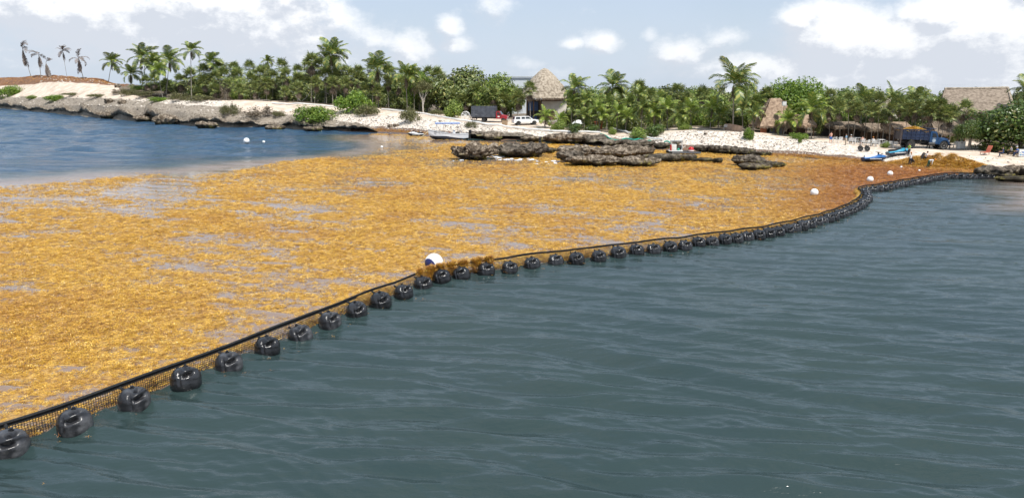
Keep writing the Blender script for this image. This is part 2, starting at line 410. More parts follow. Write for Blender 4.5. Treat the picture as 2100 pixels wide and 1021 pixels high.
rubble = np.where(_px > 1720, .55, 1.) * np.maximum.reduce([band(_px, 690, 1010, 40) * band(D2, 2, 13, 2), band(_px, 1330, 1900, 20) * band(D2, 1.5, 9, 1.2), .85 * band(_px, -600, 480, 60) * band(D2, 2, 22, 4), .6 * band(_px, 480, 1330, 50) * band(D2, 2, 9, 2), .3 * band(_px, 1980, 2800, 30) * band(D2, 0, 10, 2)])
rocky = sstep(770, 700, _px) * sstep(3, -3, D2 + 4 * fbm(_X / 7, _Y / 7, s=17, o=3) - np.interp(_px, [-500, 0, 250, 400, 560, 700, 760], [22, 22, 21, 13, 10, 6, 3]))
for nme, a in (('rocky', rocky), ('wrack', wrack), ('rust', rust), ('litter', litter), ('rubble', rubble)): attr(me, nme, a.ravel())
tag(ob('ground', me, None, land_material()), kind='structure')

# ================================================================== BARRIER LINE
FL = [(-250, 1012), (-105, 962), (18, 912), (153, 866), (275, 821), (381, 779), (469, 744), (548, 713), (617, 685), (677, 659), (732, 637), (781, 617), (828, 600), (868, 582), (907, 569), (947, 563), (997, 554), (1045, 549), (1092, 541), (1140, 535), (1183, 530), (1228, 526), (1268, 520), (1306, 515), (1341, 511), (1375, 507), (1405, 504), (1433, 499), (1461, 496), (1487, 492), (1511, 489), (1533, 486), (1556, 483), (1576, 480)]
floats = [at_z(x, y, .15) for x, y in FL]
FAR = [(1576, 480), (1610, 474), (1650, 464), (1690, 453), (1730, 439), (1758, 426), (1774, 414), (1779, 405), (1776, 399), (1771, 396), (1774, 393.5), (1790, 391), (1820, 386), (1860, 378.5), (1900, 371.5), (1936, 365.5)]
def catmull(P, n=14):
    o = []
    for i in range(len(P) - 1):
        a, b, c, d = P[max(i - 1, 0)], P[i], P[i + 1], P[min(i + 2, len(P) - 1)]
        for k in range(n):
            t = k / n; o.append(.5 * ((2 * b) + (c - a) * t + (2 * a - 5 * b + 4 * c - d) * t * t + (3 * b - a - 3 * c + d) * t ** 3))
    o.append(P[-1]); return o
def resample(P, step):
    o = [P[0]]; acc = 0
    for a, b in zip(P, P[1:]):
        L_ = (b - a).length; t = step - acc
        while t <= L_: o.append(a.lerp(b, t / L_)); t += step
        acc = (acc + L_) % step if L_ > 0 else acc
    return o
fp = resample(catmull([at_z(x, y, .1) for x, y in FAR]), 1.04)[1:]
n_mid = len(floats) + len(fp)
floats += fp
fe = [at_z(x, 364.5, .1) for x in (1941, 1957, 1972, 1985, 1997, 2009, 2021, 2033)]
floats += fe
NF = len(floats)
tang = [(floats[min(i + 1, NF - 1)] - floats[max(i - 1, 0)]).normalized() for i in range(NF)]
outw = [Vector((t.y, -t.x, 0)).normalized() for t in tang]
fscale = [1.0 if i < 16 else .97 if i < 34 else .93 for i in range(NF)]
net = [Vector((p.x, p.y, 0)) - o * .56 * s for p, o, s in zip(floats, outw, fscale)]
net = [Vector((q.x, q.y, 0)) for q in catmull(net, 5)]

# ================================================================== WATER
MATP = [Vector((p.x, p.y)) for p in net]
for x, y in [(2036, 360), (1990, 357), (1940, 352), (1880, 345), (1840, 340), (1790, 336), (1700, 328), (1600, 321), (1500, 317), (1400, 311), (1300, 306), (1200, 299), (1100, 291), (1000, 288), (960, 288), (900, 282), (830, 275), (770, 274), (716, 279),
             (742, 291), (760, 300), (735, 309), (680, 320), (560, 331), (400, 345), (250, 357), (100, 369), (0, 374), (-300, 386), (-700, 405)]:
    q = at_z(x, y, 0); MATP.append(Vector((q.x, q.y)))
q = at_z(-700, 1500, 0); MATP.append(Vector((q.x, q.y)))
MP = np.array([(v.x, v.y) for v in MATP])
def inpoly(X, Y, P):
    r = np.zeros(X.shape, bool); n = len(P)
    for i in range(n):
        x0, y0 = P[i]; x1, y1 = P[(i + 1) % n]
        if y0 == y1: continue
        c = ((y0 > Y) != (y1 > Y)); r ^= c & (X < (x1 - x0) * (Y - y0) / (y1 - y0) + x0)
    return r
def linedist(X, Y, P, closed=False):
    d = np.full(X.shape, 1e9)
    for i in range(len(P) - (0 if closed else 1)):
        a = P[i]; b = P[(i + 1) % len(P)]; ab = b - a; L2 = (ab ** 2).sum() + 1e-9
        t = np.clip(((X - a[0]) * ab[0] + (Y - a[1]) * ab[1]) / L2, 0, 1)
        d = np.minimum(d, (X - a[0] - t * ab[0]) ** 2 + (Y - a[1] - t * ab[1]) ** 2)
    return np.sqrt(d)
SEA = np.array([(v.x, v.y) for v in [at_z(x, y, 0) for x, y in [(716, 279), (742, 291), (760, 300), (735, 309), (680, 320), (560, 331), (400, 345), (250, 357), (100, 369), (0, 374), (-300, 386), (-700, 405)]]])
NETA = np.array([(v.x, v.y) for v in net])
wu = np.concatenate([np.linspace(-6, -.86, 14), np.linspace(-.8, .8, 600), np.linspace(.86, 6, 14)])
wy = np.concatenate([[-200, 2, 8, 12], 1 / np.linspace(1 / 15.5, 1 / 100, 490), np.arange(101, 330, 1.15), [350, 385, 425, 520, 700, 1000, 1600, 3000, 6000]])
WY = np.broadcast_to(wy[:, None], (len(wy), len(wu))); WX = wu[None] * np.maximum(WY, 12)
drow = np.gradient(wy)[:, None]
ins = inpoly(WX, WY, MP)
dn = linedist(WX, WY, NETA); dsea = linedist(WX, WY, SEA)
chop = np.where(ins, .35, 1.) ; chop = np.where(ins, .3 + .7 * sstep(5, 0, dsea), 1.)
rs = random.Random(3)
H = np.zeros_like(WX); warp = 2.2 * fbm(WX / 9, WY / 9, s=21, o=3); warp2 = 1.5 * fbm(WX / 3.1, WY / 3.1, s=22, o=3)
for lam, amp, n, spread in ((5.2, .018, 2, 12), (3.1, .016, 3, 14), (1.9, .016, 5, 15), (1.15, .0140, 7, 17), (.72, .0085, 8, 20), (.44, .0036, 6, 28)):
    gate = sstep(1.8, 3.6, lam / drow)
    for i in range(n):
        a = R(74 + rs.uniform(-spread, spread)); l2 = lam * rs.uniform(.8, 1.25); ph = rs.uniform(0, 6.28)
        s_ = np.sin((WX * math.cos(a) + WY * math.sin(a)) * 2 * PI / l2 + ph + (warp if lam > 1.5 else warp2 + warp))
        grp = .45 + .95 * np.clip(vn(WX / (lam * 3.1) + i * 9, WY / (lam * 2.2), s=30 + i) + .35, 0, 1)
        H += gate * amp * 1.45 * grp * (s_ - .2 * (1 - s_ * s_))
H *= chop
for it in range(24):      # waves this short never stand steeper than this: relax the few crests that do
    gx = np.gradient(H, axis=1) / np.maximum(np.gradient(WX, axis=1), 1e-3); gy_ = np.gradient(H, axis=0) / np.maximum(drow, 1e-3)
    k_ = sstep(.24, .38, np.hypot(gx, gy_)); k_ = np.maximum.reduce([k_, np.roll(k_, 1, 0), np.roll(k_, -1, 0), np.roll(k_, 1, 1), np.roll(k_, -1, 1)])
    H = H + k_ * ((np.roll(H, 1, 0) + np.roll(H, -1, 0) + np.roll(H, 1, 1) + np.roll(H, -1, 1)) / 4 - H)
far_sea = (~ins) * sstep(5, 25, dsea) * sstep(85, 120, WY) * (WX < 20) * sstep(330, 300, WY)
for lam, amp, n in ((9., .10, 2), (6.3, .085, 3), (4.6, .06, 4)):
    for i in range(n):
        a = R(70 + rs.uniform(-32, 32)); s_ = np.sin((WX * math.cos(a) + WY * math.sin(a)) * 2 * PI / (lam * rs.uniform(.85, 1.15)) + rs.uniform(0, 6) + warp); H += far_sea * amp * (.5 + .9 * np.clip(vn(WX / (lam * 2), WY / (lam * 3), s=130 + i) + .3, 0, 1)) * (s_ - .35 * (1 - s_ * s_))
WZ = np.where(WY > 430, -.02, H)
me = npmesh('sea_water', np.stack([WX, WY, WZ], -1).reshape(-1, 3), gridfaces(len(wy), len(wu)))
wpx, wpy = proj(WX, np.maximum(WY, 10), 0 * WX)
nz = fbm(WX / 14, WY / 9, s=40, o=4)
deep = np.where((~ins) & (wpx < 950) & (wpy < 420), sstep(0, 12, dsea + 6 * nz), 0.)
brown_tint = np.where(ins, 1., 0.)
brown_tint = np.maximum(brown_tint, np.where((~ins) & (wpx < 950) & (wpy < 420), sstep(5, 0, dsea + 2.5 * nz) * .8, 0))
brown_tint = np.maximum(brown_tint, sstep(1960, 2090, wpx + 90 * nz) * band(wpy, 355, 432, 14) * .75)  # brown tint off the right shore; elsewhere it stands for silty water
attr(me, 'deep', deep.ravel()); attr(me, 'brown_tint', brown_tint.ravel()); attr(me, 'calm', np.where(WY > 430, 1., (1 - chop) * 1.15).ravel())
def water_material():
    m = bpy.data.materials.new('sea_water'); m.use_nodes = True; nt = m.node_tree; N = nt.nodes; L = nt.links; p = N['Principled BSDF']
    p.inputs['Roughness'].default_value = .2; p.inputs['IOR'].default_value = 1.40
    def at(n):
        a = N.new('ShaderNodeAttribute'); a.attribute_name = n; return a.outputs['Fac']
    def mix(f, a, b):
        n = N.new('ShaderNodeMix'); n.data_type = 'RGBA'; L.new(f, n.inputs[0])
        for i, v in ((6, a), (7, b)):
            if isinstance(v, tuple): n.inputs[i].default_value = (*v, 1)
            else: L.new(v, n.inputs[i])
        return n.outputs[2]
    tc = N.new('ShaderNodeTexCoord').outputs['Object']
    def noise(sc, st, det, rough=.6, rot=0):
        mp = N.new('ShaderNodeMapping'); mp.inputs['Scale'].default_value = st; mp.inputs['Rotation'].default_value = (0, 0, rot); L.new(tc, mp.inputs[0])
        n = N.new('ShaderNodeTexNoise'); n.inputs['Scale'].default_value = sc; n.inputs['Detail'].default_value = det; n.inputs['Roughness'].default_value = rough; L.new(mp.outputs[0], n.inputs[0]); return n.outputs['Fac']
    green = mix(noise(.12, (1, 1, 1), 3), (.020, .037, .041), (.028, .046, .041))
    c = mix(at('deep'), green, (.026, .074, .135)); c = mix(at('brown_tint'), c, (.22, .155, .115))
    L.new(c, p.inputs['Base Color'])
    h1 = noise(.6, (.30, 1, 1), 5, .58, R(14)); h2 = noise(3.2, (.38, 1, 1), 4, .6, R(12)); h0 = noise(.13, (.45, 1, 1), 7, .66, R(8))
    b1 = N.new('ShaderNodeBump'); b1.inputs['Distance'].default_value = .13; L.new(h1, b1.inputs['Height'])
    b2 = N.new('ShaderNodeBump'); b2.inputs['Distance'].default_value = .045; L.new(h2, b2.inputs['Height']); L.new(b1.outputs[0], b2.inputs['Normal'])
    mr = N.new('ShaderNodeMapRange'); mr.inputs[3].default_value = 1.; mr.inputs[4].default_value = .0; L.new(at('calm'), mr.inputs[0])
    rr_ = N.new('ShaderNodeMapRange'); rr_.inputs[3].default_value = .13; rr_.inputs[4].default_value = .02; L.new(at('calm'), rr_.inputs[0]); L.new(rr_.outputs[0], p.inputs['Roughness'])
    L.new(mr.outputs[0], b1.inputs['Strength']); L.new(mr.outputs[0], b2.inputs['Strength'])
    b0 = N.new('ShaderNodeBump'); b0.inputs['Distance'].default_value = 5; L.new(h0, b0.inputs['Height']); L.new(at('deep'), b0.inputs['Strength']); L.new(b0.outputs[0], b1.inputs['Normal'])
    L.new(b2.outputs[0], p.inputs['Normal'])
    return m
tag(ob('sea_water', me, None, water_material()), kind='structure')
del WX, WY, WZ, H, warp, warp2

# ================================================================== SARGASSUM
def weed_density(X, Y):
    """0..1: how closely the floating weed covers the water"""
    px, py = proj(X, Y, 0 * X)
    n1 = fbm(X / 9, Y / 16, s=51, o=4); n2 = fbm(X / 2.6 + .4 * Y, Y / 3.4, s=52, o=4); n3 = fbm(X / .8, Y / .8, s=53, o=3)
    d = .70 + .30 * n1 + .26 * n2 + .26 * n3
    st_ = fbm((X * .82 + Y * .57) / 3.2, (Y * .82 - X * .57) / .42, s=54, o=3); d = d - .6 * np.clip(st_ - .16, 0, .4) * sstep(90, 45, Y)
    ds = linedist(X, Y, SEA)
    d = d - .16 * (py < 303) * (px < 1340) * sstep(303, 292, py)
    d = np.where(px < 900, d - .75 * sstep(7, 0, ds + 4 * n1), d)
    for (x, y, w, h, k) in ((330, 392, 170, 26, .42), (80, 405, 110, 30, .5), (310, 430, 70, 12, .35), (430, 490, 90, 12, .42), (420, 548, 110, 12, .45), (640, 432, 60, 10, .4), (720, 460, 60, 10, .35), (800, 378, 70, 9, .4), (990, 485, 80, 26, .38), (1320, 425, 90, 30, .28), (1350, 450, 60, 12, .2), (500, 340, 130, 9, .3), (60, 600, 60, 14, .35), (250, 575, 70, 10, .25), (40, 480, 70, 14, .25),
                            (860, 304, 60, 7, .5), (830, 315, 50, 5, .35), (1420, 310, 90, 8, .3), (1050, 330, 110, 10, .5), (1270, 292, 90, 7, .35), (1050, 290, 110, 6, .6), (900, 290, 60, 4, .5), (790, 283, 70, 6, .4), (1560, 330, 120, 5, .2)):
        d = d - .6 * k * np.exp(-(((px - x) / w) ** 2 + ((py - y) / h) ** 2))
    return d
gu = np.linspace(-.8, .62, 640); gy = 1 / np.linspace(1 / 14.5, 1 / 165, 470)
GY = np.broadcast_to(gy[:, None], (len(gy), len(gu))); GX = gu[None] * GY
gi = inpoly(GX, GY, MP)
gd = np.where(gi, weed_density(GX, GY), 0); gn = np.where(gi, linedist(GX, GY, NETA), 0)
gz = np.where(gi, -.115 + .17 * np.clip(gd, 0, 1) + (.014 + .04 * sstep(52, 26, GY)) * fbm(GX / .30, GY / .30, s=60, o=3) + (.008 + .024 * sstep(80, 45, GY)) * fbm(GX / .9, GY / .9, s=61, o=2), -.3)
gz = np.minimum(gz, .07)
keep = (np.maximum.reduce([gz[:-1, :-1], gz[1:, :-1], gz[:-1, 1:], gz[1:, 1:]]) > -.03).ravel()
Fc = gridfaces(len(gy), len(gu))[keep]
used = np.unique(Fc); rm = np.full(GX.size, -1); rm[used] = np.arange(len(used))
me = npmesh('sargassum_mat', np.stack([GX, GY, gz], -1).reshape(-1, 3)[used], rm[Fc])
red = sstep(1450, 1800, _px[0, 0] * 0 + proj(GX, GY, 0 * GX)[0]) * band(proj(GX, GY, 0 * GX)[1], 330, 445, 22)
red = np.maximum(red, 0.3 * sstep(.05, .5, fbm(GX / 4.5, GY / 5.5, s=55, o=4)))
attr(me, 'red', red.ravel()[used])
def weed_material(name, inst=False):
    m = bpy.data.materials.new(name); m.use_nodes = True; nt = m.node_tree; N = nt.nodes; L = nt.links; p = N['Principled BSDF']
    p.inputs['Roughness'].default_value = .38; p.inputs['Specular IOR Level'].default_value = .6
    gold = [(.0, (.085, .030, .013)), (.22, (.24, .10, .018)), (.45, (.55, .30, .032)), (.75, (.74, .455, .046)), (1., (.93, .73, .24))]
    if not inst: gold = [(.0, (.09, .038, .018)), (.3, (.21, .10, .028)), (.55, (.38, .215, .048)), (.8, (.54, .32, .065)), (1., (.64, .44, .12))]
    r = N.new('ShaderNodeValToRGB')
    while len(r.color_ramp.elements) < 5: r.color_ramp.elements.new(.5)
    for e, (t, c) in zip(r.color_ramp.elements, gold): e.position = t; e.color = (*c, 1)
    a = N.new('ShaderNodeAttribute'); a.attribute_name = 'red'
    if inst:
        a.attribute_type = 'INSTANCER'
        oi = N.new('ShaderNodeObjectInfo'); g = N.new('ShaderNodeNewGeometry'); mx = N.new('ShaderNodeMath'); mx.operation = 'MULTIPLY_ADD'
        L.new(g.outputs['Random Per Island'], mx.inputs[0]); mx.inputs[1].default_value = .45; h = N.new('ShaderNodeMath'); h.operation = 'MULTIPLY'; L.new(oi.outputs['Random'], h.inputs[0]); h.inputs[1].default_value = .55
        L.new(h.outputs[0], mx.inputs[2]); v = mx.outputs[0]
    else:
        tc = N.new('ShaderNodeTexCoord'); n = N.new('ShaderNodeTexNoise'); n.inputs['Scale'].default_value = 4.5; n.inputs['Detail'].default_value = 8; n.inputs['Roughness'].default_value = .75
        L.new(tc.outputs['Object'], n.inputs['Vector'])
        mr = N.new('ShaderNodeMapRange'); L.new(n.outputs['Fac'], mr.inputs[0]); mr.inputs[1].default_value = .3; mr.inputs[2].default_value = .68; v = mr.outputs[0]
        b = N.new('ShaderNodeBump'); b.inputs['Strength'].default_value = .8; b.inputs['Distance'].default_value = .06; L.new(n.outputs['Fac'], b.inputs['Height']); L.new(b.outputs[0], p.inputs['Normal'])
    L.new(v, r.inputs[0])
    r2 = N.new('ShaderNodeMix'); r2.data_type = 'RGBA'; r2.blend_type = 'MULTIPLY'; L.new(r.outputs[0], r2.inputs[6]); r2.inputs[7].default_value = (.62, .40, .34, 1); L.new(a.outputs['Fac'], r2.inputs[0])
    L.new(r2.outputs[2], p.inputs['Base Color'])
    return m
WEED = weed_material('sargassum'); WEEDI = weed_material('sargassum_sprig', True)
tag(ob('sargassum_mat', me, None, WEED), 'golden brown mat of floating sargassum weed held behind the barrier net', 'seaweed', kind='stuff')
LIB = bpy.data.collections.new('sprigs')            # sources for the loose weed and stones, never linked to the scene
def sprig(seed, n=46, r=.17, h=.10):
    q = random.Random(seed); V, Fq = [], []
    for i in range(n):
        a = q.uniform(0, 2 * PI); rr = r * math.sqrt(q.random()); b = q.uniform(0, 2 * PI); l = q.uniform(.022, .055); w = q.uniform(.009, .019); t = q.uniform(-.3, .9)
        c = Vector((rr * math.cos(a), rr * math.sin(a), q.uniform(.0, 1) * h * (1 - (rr / r) ** 2) + .005)); d = Vector((math.cos(b) * math.cos(t), math.sin(b) * math.cos(t), math.sin(t))); s_ = Vector((-math.sin(b), math.cos(b), q.uniform(-.5, .5))).normalized()
        k_ = len(V); V += [c - s_ * w * .6, c + d * l * .5 - s_ * w, c + d * l, c + d * l * .5 + s_ * w]; Fq.append((k_, k_ + 1, k_ + 2, k_ + 3))
    o = bpy.data.objects.new('sprig', npmesh('sprig', [tuple(v) for v in V], Fq, False)); o.data.materials.append(WEEDI); return o
def scatter(name, P, scale, srcs, label, cat, extra=None, rz=True, seed=0):
    """one object whose points carry copies of small sources: only for what nobody could count"""
    c = bpy.data.collections.new(name + '_sources')
    for s_ in srcs: c.objects.link(s_)
    me = bpy.data.meshes.new(name); me.vertices.add(len(P)); me.vertices.foreach_set('co', np.asarray(P, np.float32).ravel())
    attr(me, 'size', scale)
    if extra is not None: attr(me, 'red', extra)
    o = ob(name, me); tag(o, label, cat, kind='stuff')
    ng = bpy.data.node_groups.new(name, 'GeometryNodeTree'); ng.interface.new_socket('Geometry', in_out='INPUT', socket_type='NodeSocketGeometry'); ng.interface.new_socket('Geometry', in_out='OUTPUT', socket_type='NodeSocketGeometry')
    N, L = ng.nodes, ng.links; gi_ = N.new('NodeGroupInput'); go = N.new('NodeGroupOutput'); ip = N.new('GeometryNodeInstanceOnPoints'); ci = N.new('GeometryNodeCollectionInfo')
    ci.inputs['Collection'].default_value = c; ci.inputs['Separate Children'].default_value = True; ci.inputs['Reset Children'].default_value = True
    rv = N.new('FunctionNodeRandomValue'); rv.data_type = 'FLOAT_VECTOR'; rv.inputs[0].default_value = (-.25, -.25, 0); rv.inputs[1].default_value = (.25, .25, 6.28); rv.inputs['Seed'].default_value = seed
    na = N.new('GeometryNodeInputNamedAttribute'); na.data_type = 'FLOAT'; na.inputs['Name'].default_value = 'size'
    ip.inputs['Pick Instance'].default_value = True
    L.new(gi_.outputs[0], ip.inputs['Points']); L.new(ci.outputs[0], ip.inputs['Instance']); L.new(rv.outputs[0], ip.inputs['Rotation']); L.new(na.outputs[0], ip.inputs['Scale']); L.new(ip.outputs[0], go.inputs[0])
    md = o.modifiers.new('scatter', 'NODES'); md.node_group = ng; return o
rg = np.random.default_rng(5)
PS, SS = [], []
for (y0, y1, dn_, sc) in ((15, 24, 120, .62), (24, 34, 95, .72), (34, 48, 70, .8), (48, 70, 54, .85), (70, 150, 24, 1.1)):
    x0, x1 = -.8 * y1, .62 * y1; n = int((y1 - y0) * (x1 - x0) * dn_); X = rg.uniform(x0, x1, n); Y = rg.uniform(y0, y1, n)
    ok = (X / Y > -.8) & (X / Y < .62) & inpoly(X, Y, MP); X, Y = X[ok], Y[ok]
    d = weed_density(X, Y); ok = d + rg.normal(0, .17, len(d)) > .44; X, Y, d = X[ok], Y[ok], d[ok]
    PS.append(np.stack([X, Y, np.clip(-.10 + .16 * np.clip(d, 0, 1), -.02, .06) - .005], 1)); SS.append(sc * rg.uniform(.6, 1.35, len(X)) * np.clip(.5 + d * .65, .5, 1.1))
PS = np.concatenate(PS); SS = np.concatenate(SS)
spx, spy = proj(PS[:, 0], PS[:, 1], 0 * PS[:, 0])
scatter('sargassum_sprigs', PS, SS, [sprig(i) for i in range(5)], 'countless golden sprigs of loose sargassum weed floating behind the net', 'seaweed', np.maximum(sstep(1450, 1800, spx) * band(spy, 330, 445, 22), 0.3 * sstep(.05, .5, fbm(PS[:, 0] / 4.5, PS[:, 1] / 5.5, s=55, o=4))))
print('sprigs', len(PS))
# ================================================================== ROCK
def rock_material(name, top, side, dark, algae=None):
    m = bpy.data.materials.new(name); m.use_nodes = True; nt = m.node_tree; N = nt.nodes; L = nt.links; p = N['Principled BSDF']
    p.inputs['Roughness'].default_value = .9; p.inputs['Specular IOR Level'].default_value = .2
    tc = N.new('ShaderNodeTexCoord').outputs['Object']
    geo = N.new('ShaderNodeNewGeometry')
    def noise(sc, det=8, rough=.7):
        n = N.new('ShaderNodeTexNoise'); n.inputs['Scale'].default_value = sc; n.inputs['Detail'].default_value = det; n.inputs['Roughness'].default_value = rough; L.new(tc, n.inputs[0]); return n.outputs['Fac']
    def ramp(v, st):
        r = N.new('ShaderNodeValToRGB')
        while len(r.color_ramp.elements) < len(st): r.color_ramp.elements.new(.5)
        for e, (t, c) in zip(r.color_ramp.elements, st): e.position = t; e.color = (*c, 1)
        L.new(v, r.inputs[0]); return r.outputs[0]
    def mix(f, a, b):
        n = N.new('ShaderNodeMix'); n.data_type = 'RGBA'; L.new(f, n.inputs[0]); L.new(a, n.inputs[6]); L.new(b, n.inputs[7]); return n.outputs[2]
    n1, n2, n3 = noise(1.6), noise(5.), noise(.7)
    c = ramp(n1, [(.3, dark), (.47, side), (.6, top), (.75, tuple(min(1, v * 1.35) for v in top))])
    pit = ramp(n2, [(.36, (.16, .14, .12)), (.5, (1, 1, 1))])
    mm = N.new('ShaderNodeMix'); mm.data_type = 'RGBA'; mm.blend_type = 'MULTIPLY'; mm.inputs[0].default_value = .85; L.new(c, mm.inputs[6]); L.new(pit, mm.inputs[7]); c = mm.outputs[2]
    # wet, weed-stained tide band, raised to paint in the shade of the undersides
    sx = N.new('ShaderNodeSeparateXYZ'); L.new(geo.outputs['Position'], sx.inputs[0])
    ad = N.new('ShaderNodeMath'); ad.operation = 'MULTIPLY_ADD'; L.new(n3, ad.inputs[0]); ad.inputs[1].default_value = .9; L.new(sx.outputs[2], ad.inputs[2])
    wet_shade = N.new('ShaderNodeMapRange'); wet_shade.inputs[1].default_value = 1.35; wet_shade.inputs[2].default_value = .85; L.new(ad.outputs[0], wet_shade.inputs[0])
    c = mix(wet_shade.outputs[0], c, ramp(n1, [(.35, (.018, .015, .011)), (.6, (.05, .042, .026))]))
    if algae:
        al = N.new('ShaderNodeMapRange'); al.inputs[1].default_value = .56; al.inputs[2].default_value = .66; L.new(noise(.9, 5), al.inputs[0])
        zz = N.new('ShaderNodeMapRange'); zz.inputs[1].default_value = 1.5; zz.inputs[2].default_value = .9; L.new(ad.outputs[0], zz.inputs[0])
        mu = N.new('ShaderNodeMath'); mu.operation = 'MULTIPLY'; L.new(al.outputs[0], mu.inputs[0]); L.new(zz.outputs[0], mu.inputs[1])
        c = mix(mu.outputs[0], c, ramp(n2, [(.35, tuple(v * .5 for v in algae)), (.6, algae)]))
    L.new(c, p.inputs['Base Color'])
    b = N.new('ShaderNodeBump'); b.inputs['Strength'].default_value = .9; b.inputs['Distance'].default_value = .22; L.new(n1, b.inputs['Height'])
    b2 = N.new('ShaderNodeBump'); b2.inputs['Strength'].default_value = .8; b2.inputs['Distance'].default_value = .08; L.new(n2, b2.inputs['Height']); L.new(b.outputs[0], b2.inputs['Normal']); L.new(b2.outputs[0], p.inputs['Normal'])
    return m
ROCK = rock_material('weathered_coral_rock', (.36, .30, .23), (.105, .08, .056), (.03, .024, .018), (.32, .28, .06))
ROCKD = rock_material('dark_coral_rock', (.20, .168, .132), (.075, .062, .047), (.028, .024, .02), (.24, .21, .05))
SHELF = rock_material('coastal_rock_shelf', (.36, .315, .25), (.15, .12, .09), (.05, .042, .034), (.30, .25, .07))

def shelf(px0, px1, hgt, name, taper=26, seed=0, mt=SHELF, amp=1., wide=1.):
    """undercut rock platform along the waterline"""
    us = []; px = px0
    while px < px1: us.append(px); px += max(.5, .34 * F / at_z(px, 250 + 0 * px, 0).y * 1.0)
    us = np.array(us); d = np.array([ray(p_, 250) for p_ in us]); u = d[:, 0] / d[:, 1]; Y0 = shore_Y(u)
    h = np.interp(us, *zip(*hgt)) * (.62 + .6 * np.clip(.5 + 1.2 * fbm(u * Y0 / 5, u * 0, s=79 + seed, o=2), 0, 1)) * np.minimum(1, np.minimum((us - px0), (px1 - us)) / taper + .05)
    prof = [(3.4, -1.4, 0), (2.9, -.7, 0), (2.6, -.15, .02), (2.5, .1, .10), (2.2, 0, .26), (1.5, 0, .40), (.2, 0, .50), (-.6, 0, .60), (-1.0, 0, .70), (-1.02, 0, .79), (-.8, 0, .87), (-.35, 0, .93), (.2, 0, .97), (.8, 0, 1.0), (1.5, 0, 1.03), (2.3, 0, 1.05), (3.2, 0, 1.07), (4.2, 0, 1.09), (5.2, 0, 1.1), (6.4, 0, 1.1), (7.6, 0, 1.05), (9, 0, .8), (10.5, -.5, .5)]
    s_ = np.array([q[0] for q in prof]); za = np.array([q[1] for q in prof]); zh = np.array([q[2] for q in prof])
    x1 = u * Y0
    notch = 1.8 * fbm(x1 / 4.2, x1 * 0, s=70 + seed, o=3); lift = 1 + .55 * fbm(x1 / 6, x1 * 0 + 3, s=71 + seed, o=3)
    sY = Y0[:, None] + np.where(s_ < 2, s_ + notch[:, None], s_ * wide)[...] ; Z = za[None] + zh[None] * (h * lift)[:, None]
    X = u[:, None] * sY
    n = fbm(X / 1.5, sY / 1.5, Z / 1.1, o=4, s=72 + seed); n2 = 1 - 2 * np.abs(fbm(X / 2.6, sY / 2.6, Z / 2, o=4, s=73 + seed)); n3 = fbm(X / 1.1 + 9, sY / 1.1, Z, o=3, s=74 + seed)
    ed = np.minimum(1, h / 1.2)[:, None] * amp
    sY = sY + (1.0 * n) * ed; X = u[:, None] * sY + .45 * n3 * ed; Z = Z + (.42 * (n2 - .3) + .34 * n3) * ed * (zh[None] > .3)
    me = npmesh(name, np.stack([X, sY, Z], -1).reshape(-1, 3), gridfaces(len(us), len(prof))[:, ::-1])
    return ob(name, me, None, mt)
o = shelf(-520, 775, [(-520, 1.9), (0, 2.2), (150, 2.4), (300, 2.5), (400, 2.4), (500, 1.9), (600, 1.6), (700, 1.4), (775, .7)], 'headland_rock_shelf', wide=1.7); tag(o, kind='structure')
o = shelf(945, 1345, [(945, .7), (1000, .9), (1060, .95), (1200, 1.05), (1280, 1.0), (1345, .8)], 'shore_rock_shelf', 20, 5, SHELF, 1.1, .75); tag(o, kind='structure')
for i, (x, y, w_, h_, l_) in enumerate([(1452, 313, 54, 13, 'dark ledge rock at the waterline right of the red float'), (1490, 316, 66, 15, 'dark undercut ledge rock in the middle of the white bank foot'), (1528, 318, 50, 12, 'low dark ledge rock below the small upright bush'), (1562, 320, 40, 8, 'weedy low rock at the right end of the white bank foot')]): LATE = globals().setdefault('LATE_ROCKS', []); LATE.append((x, y, w_, h_, l_, i))

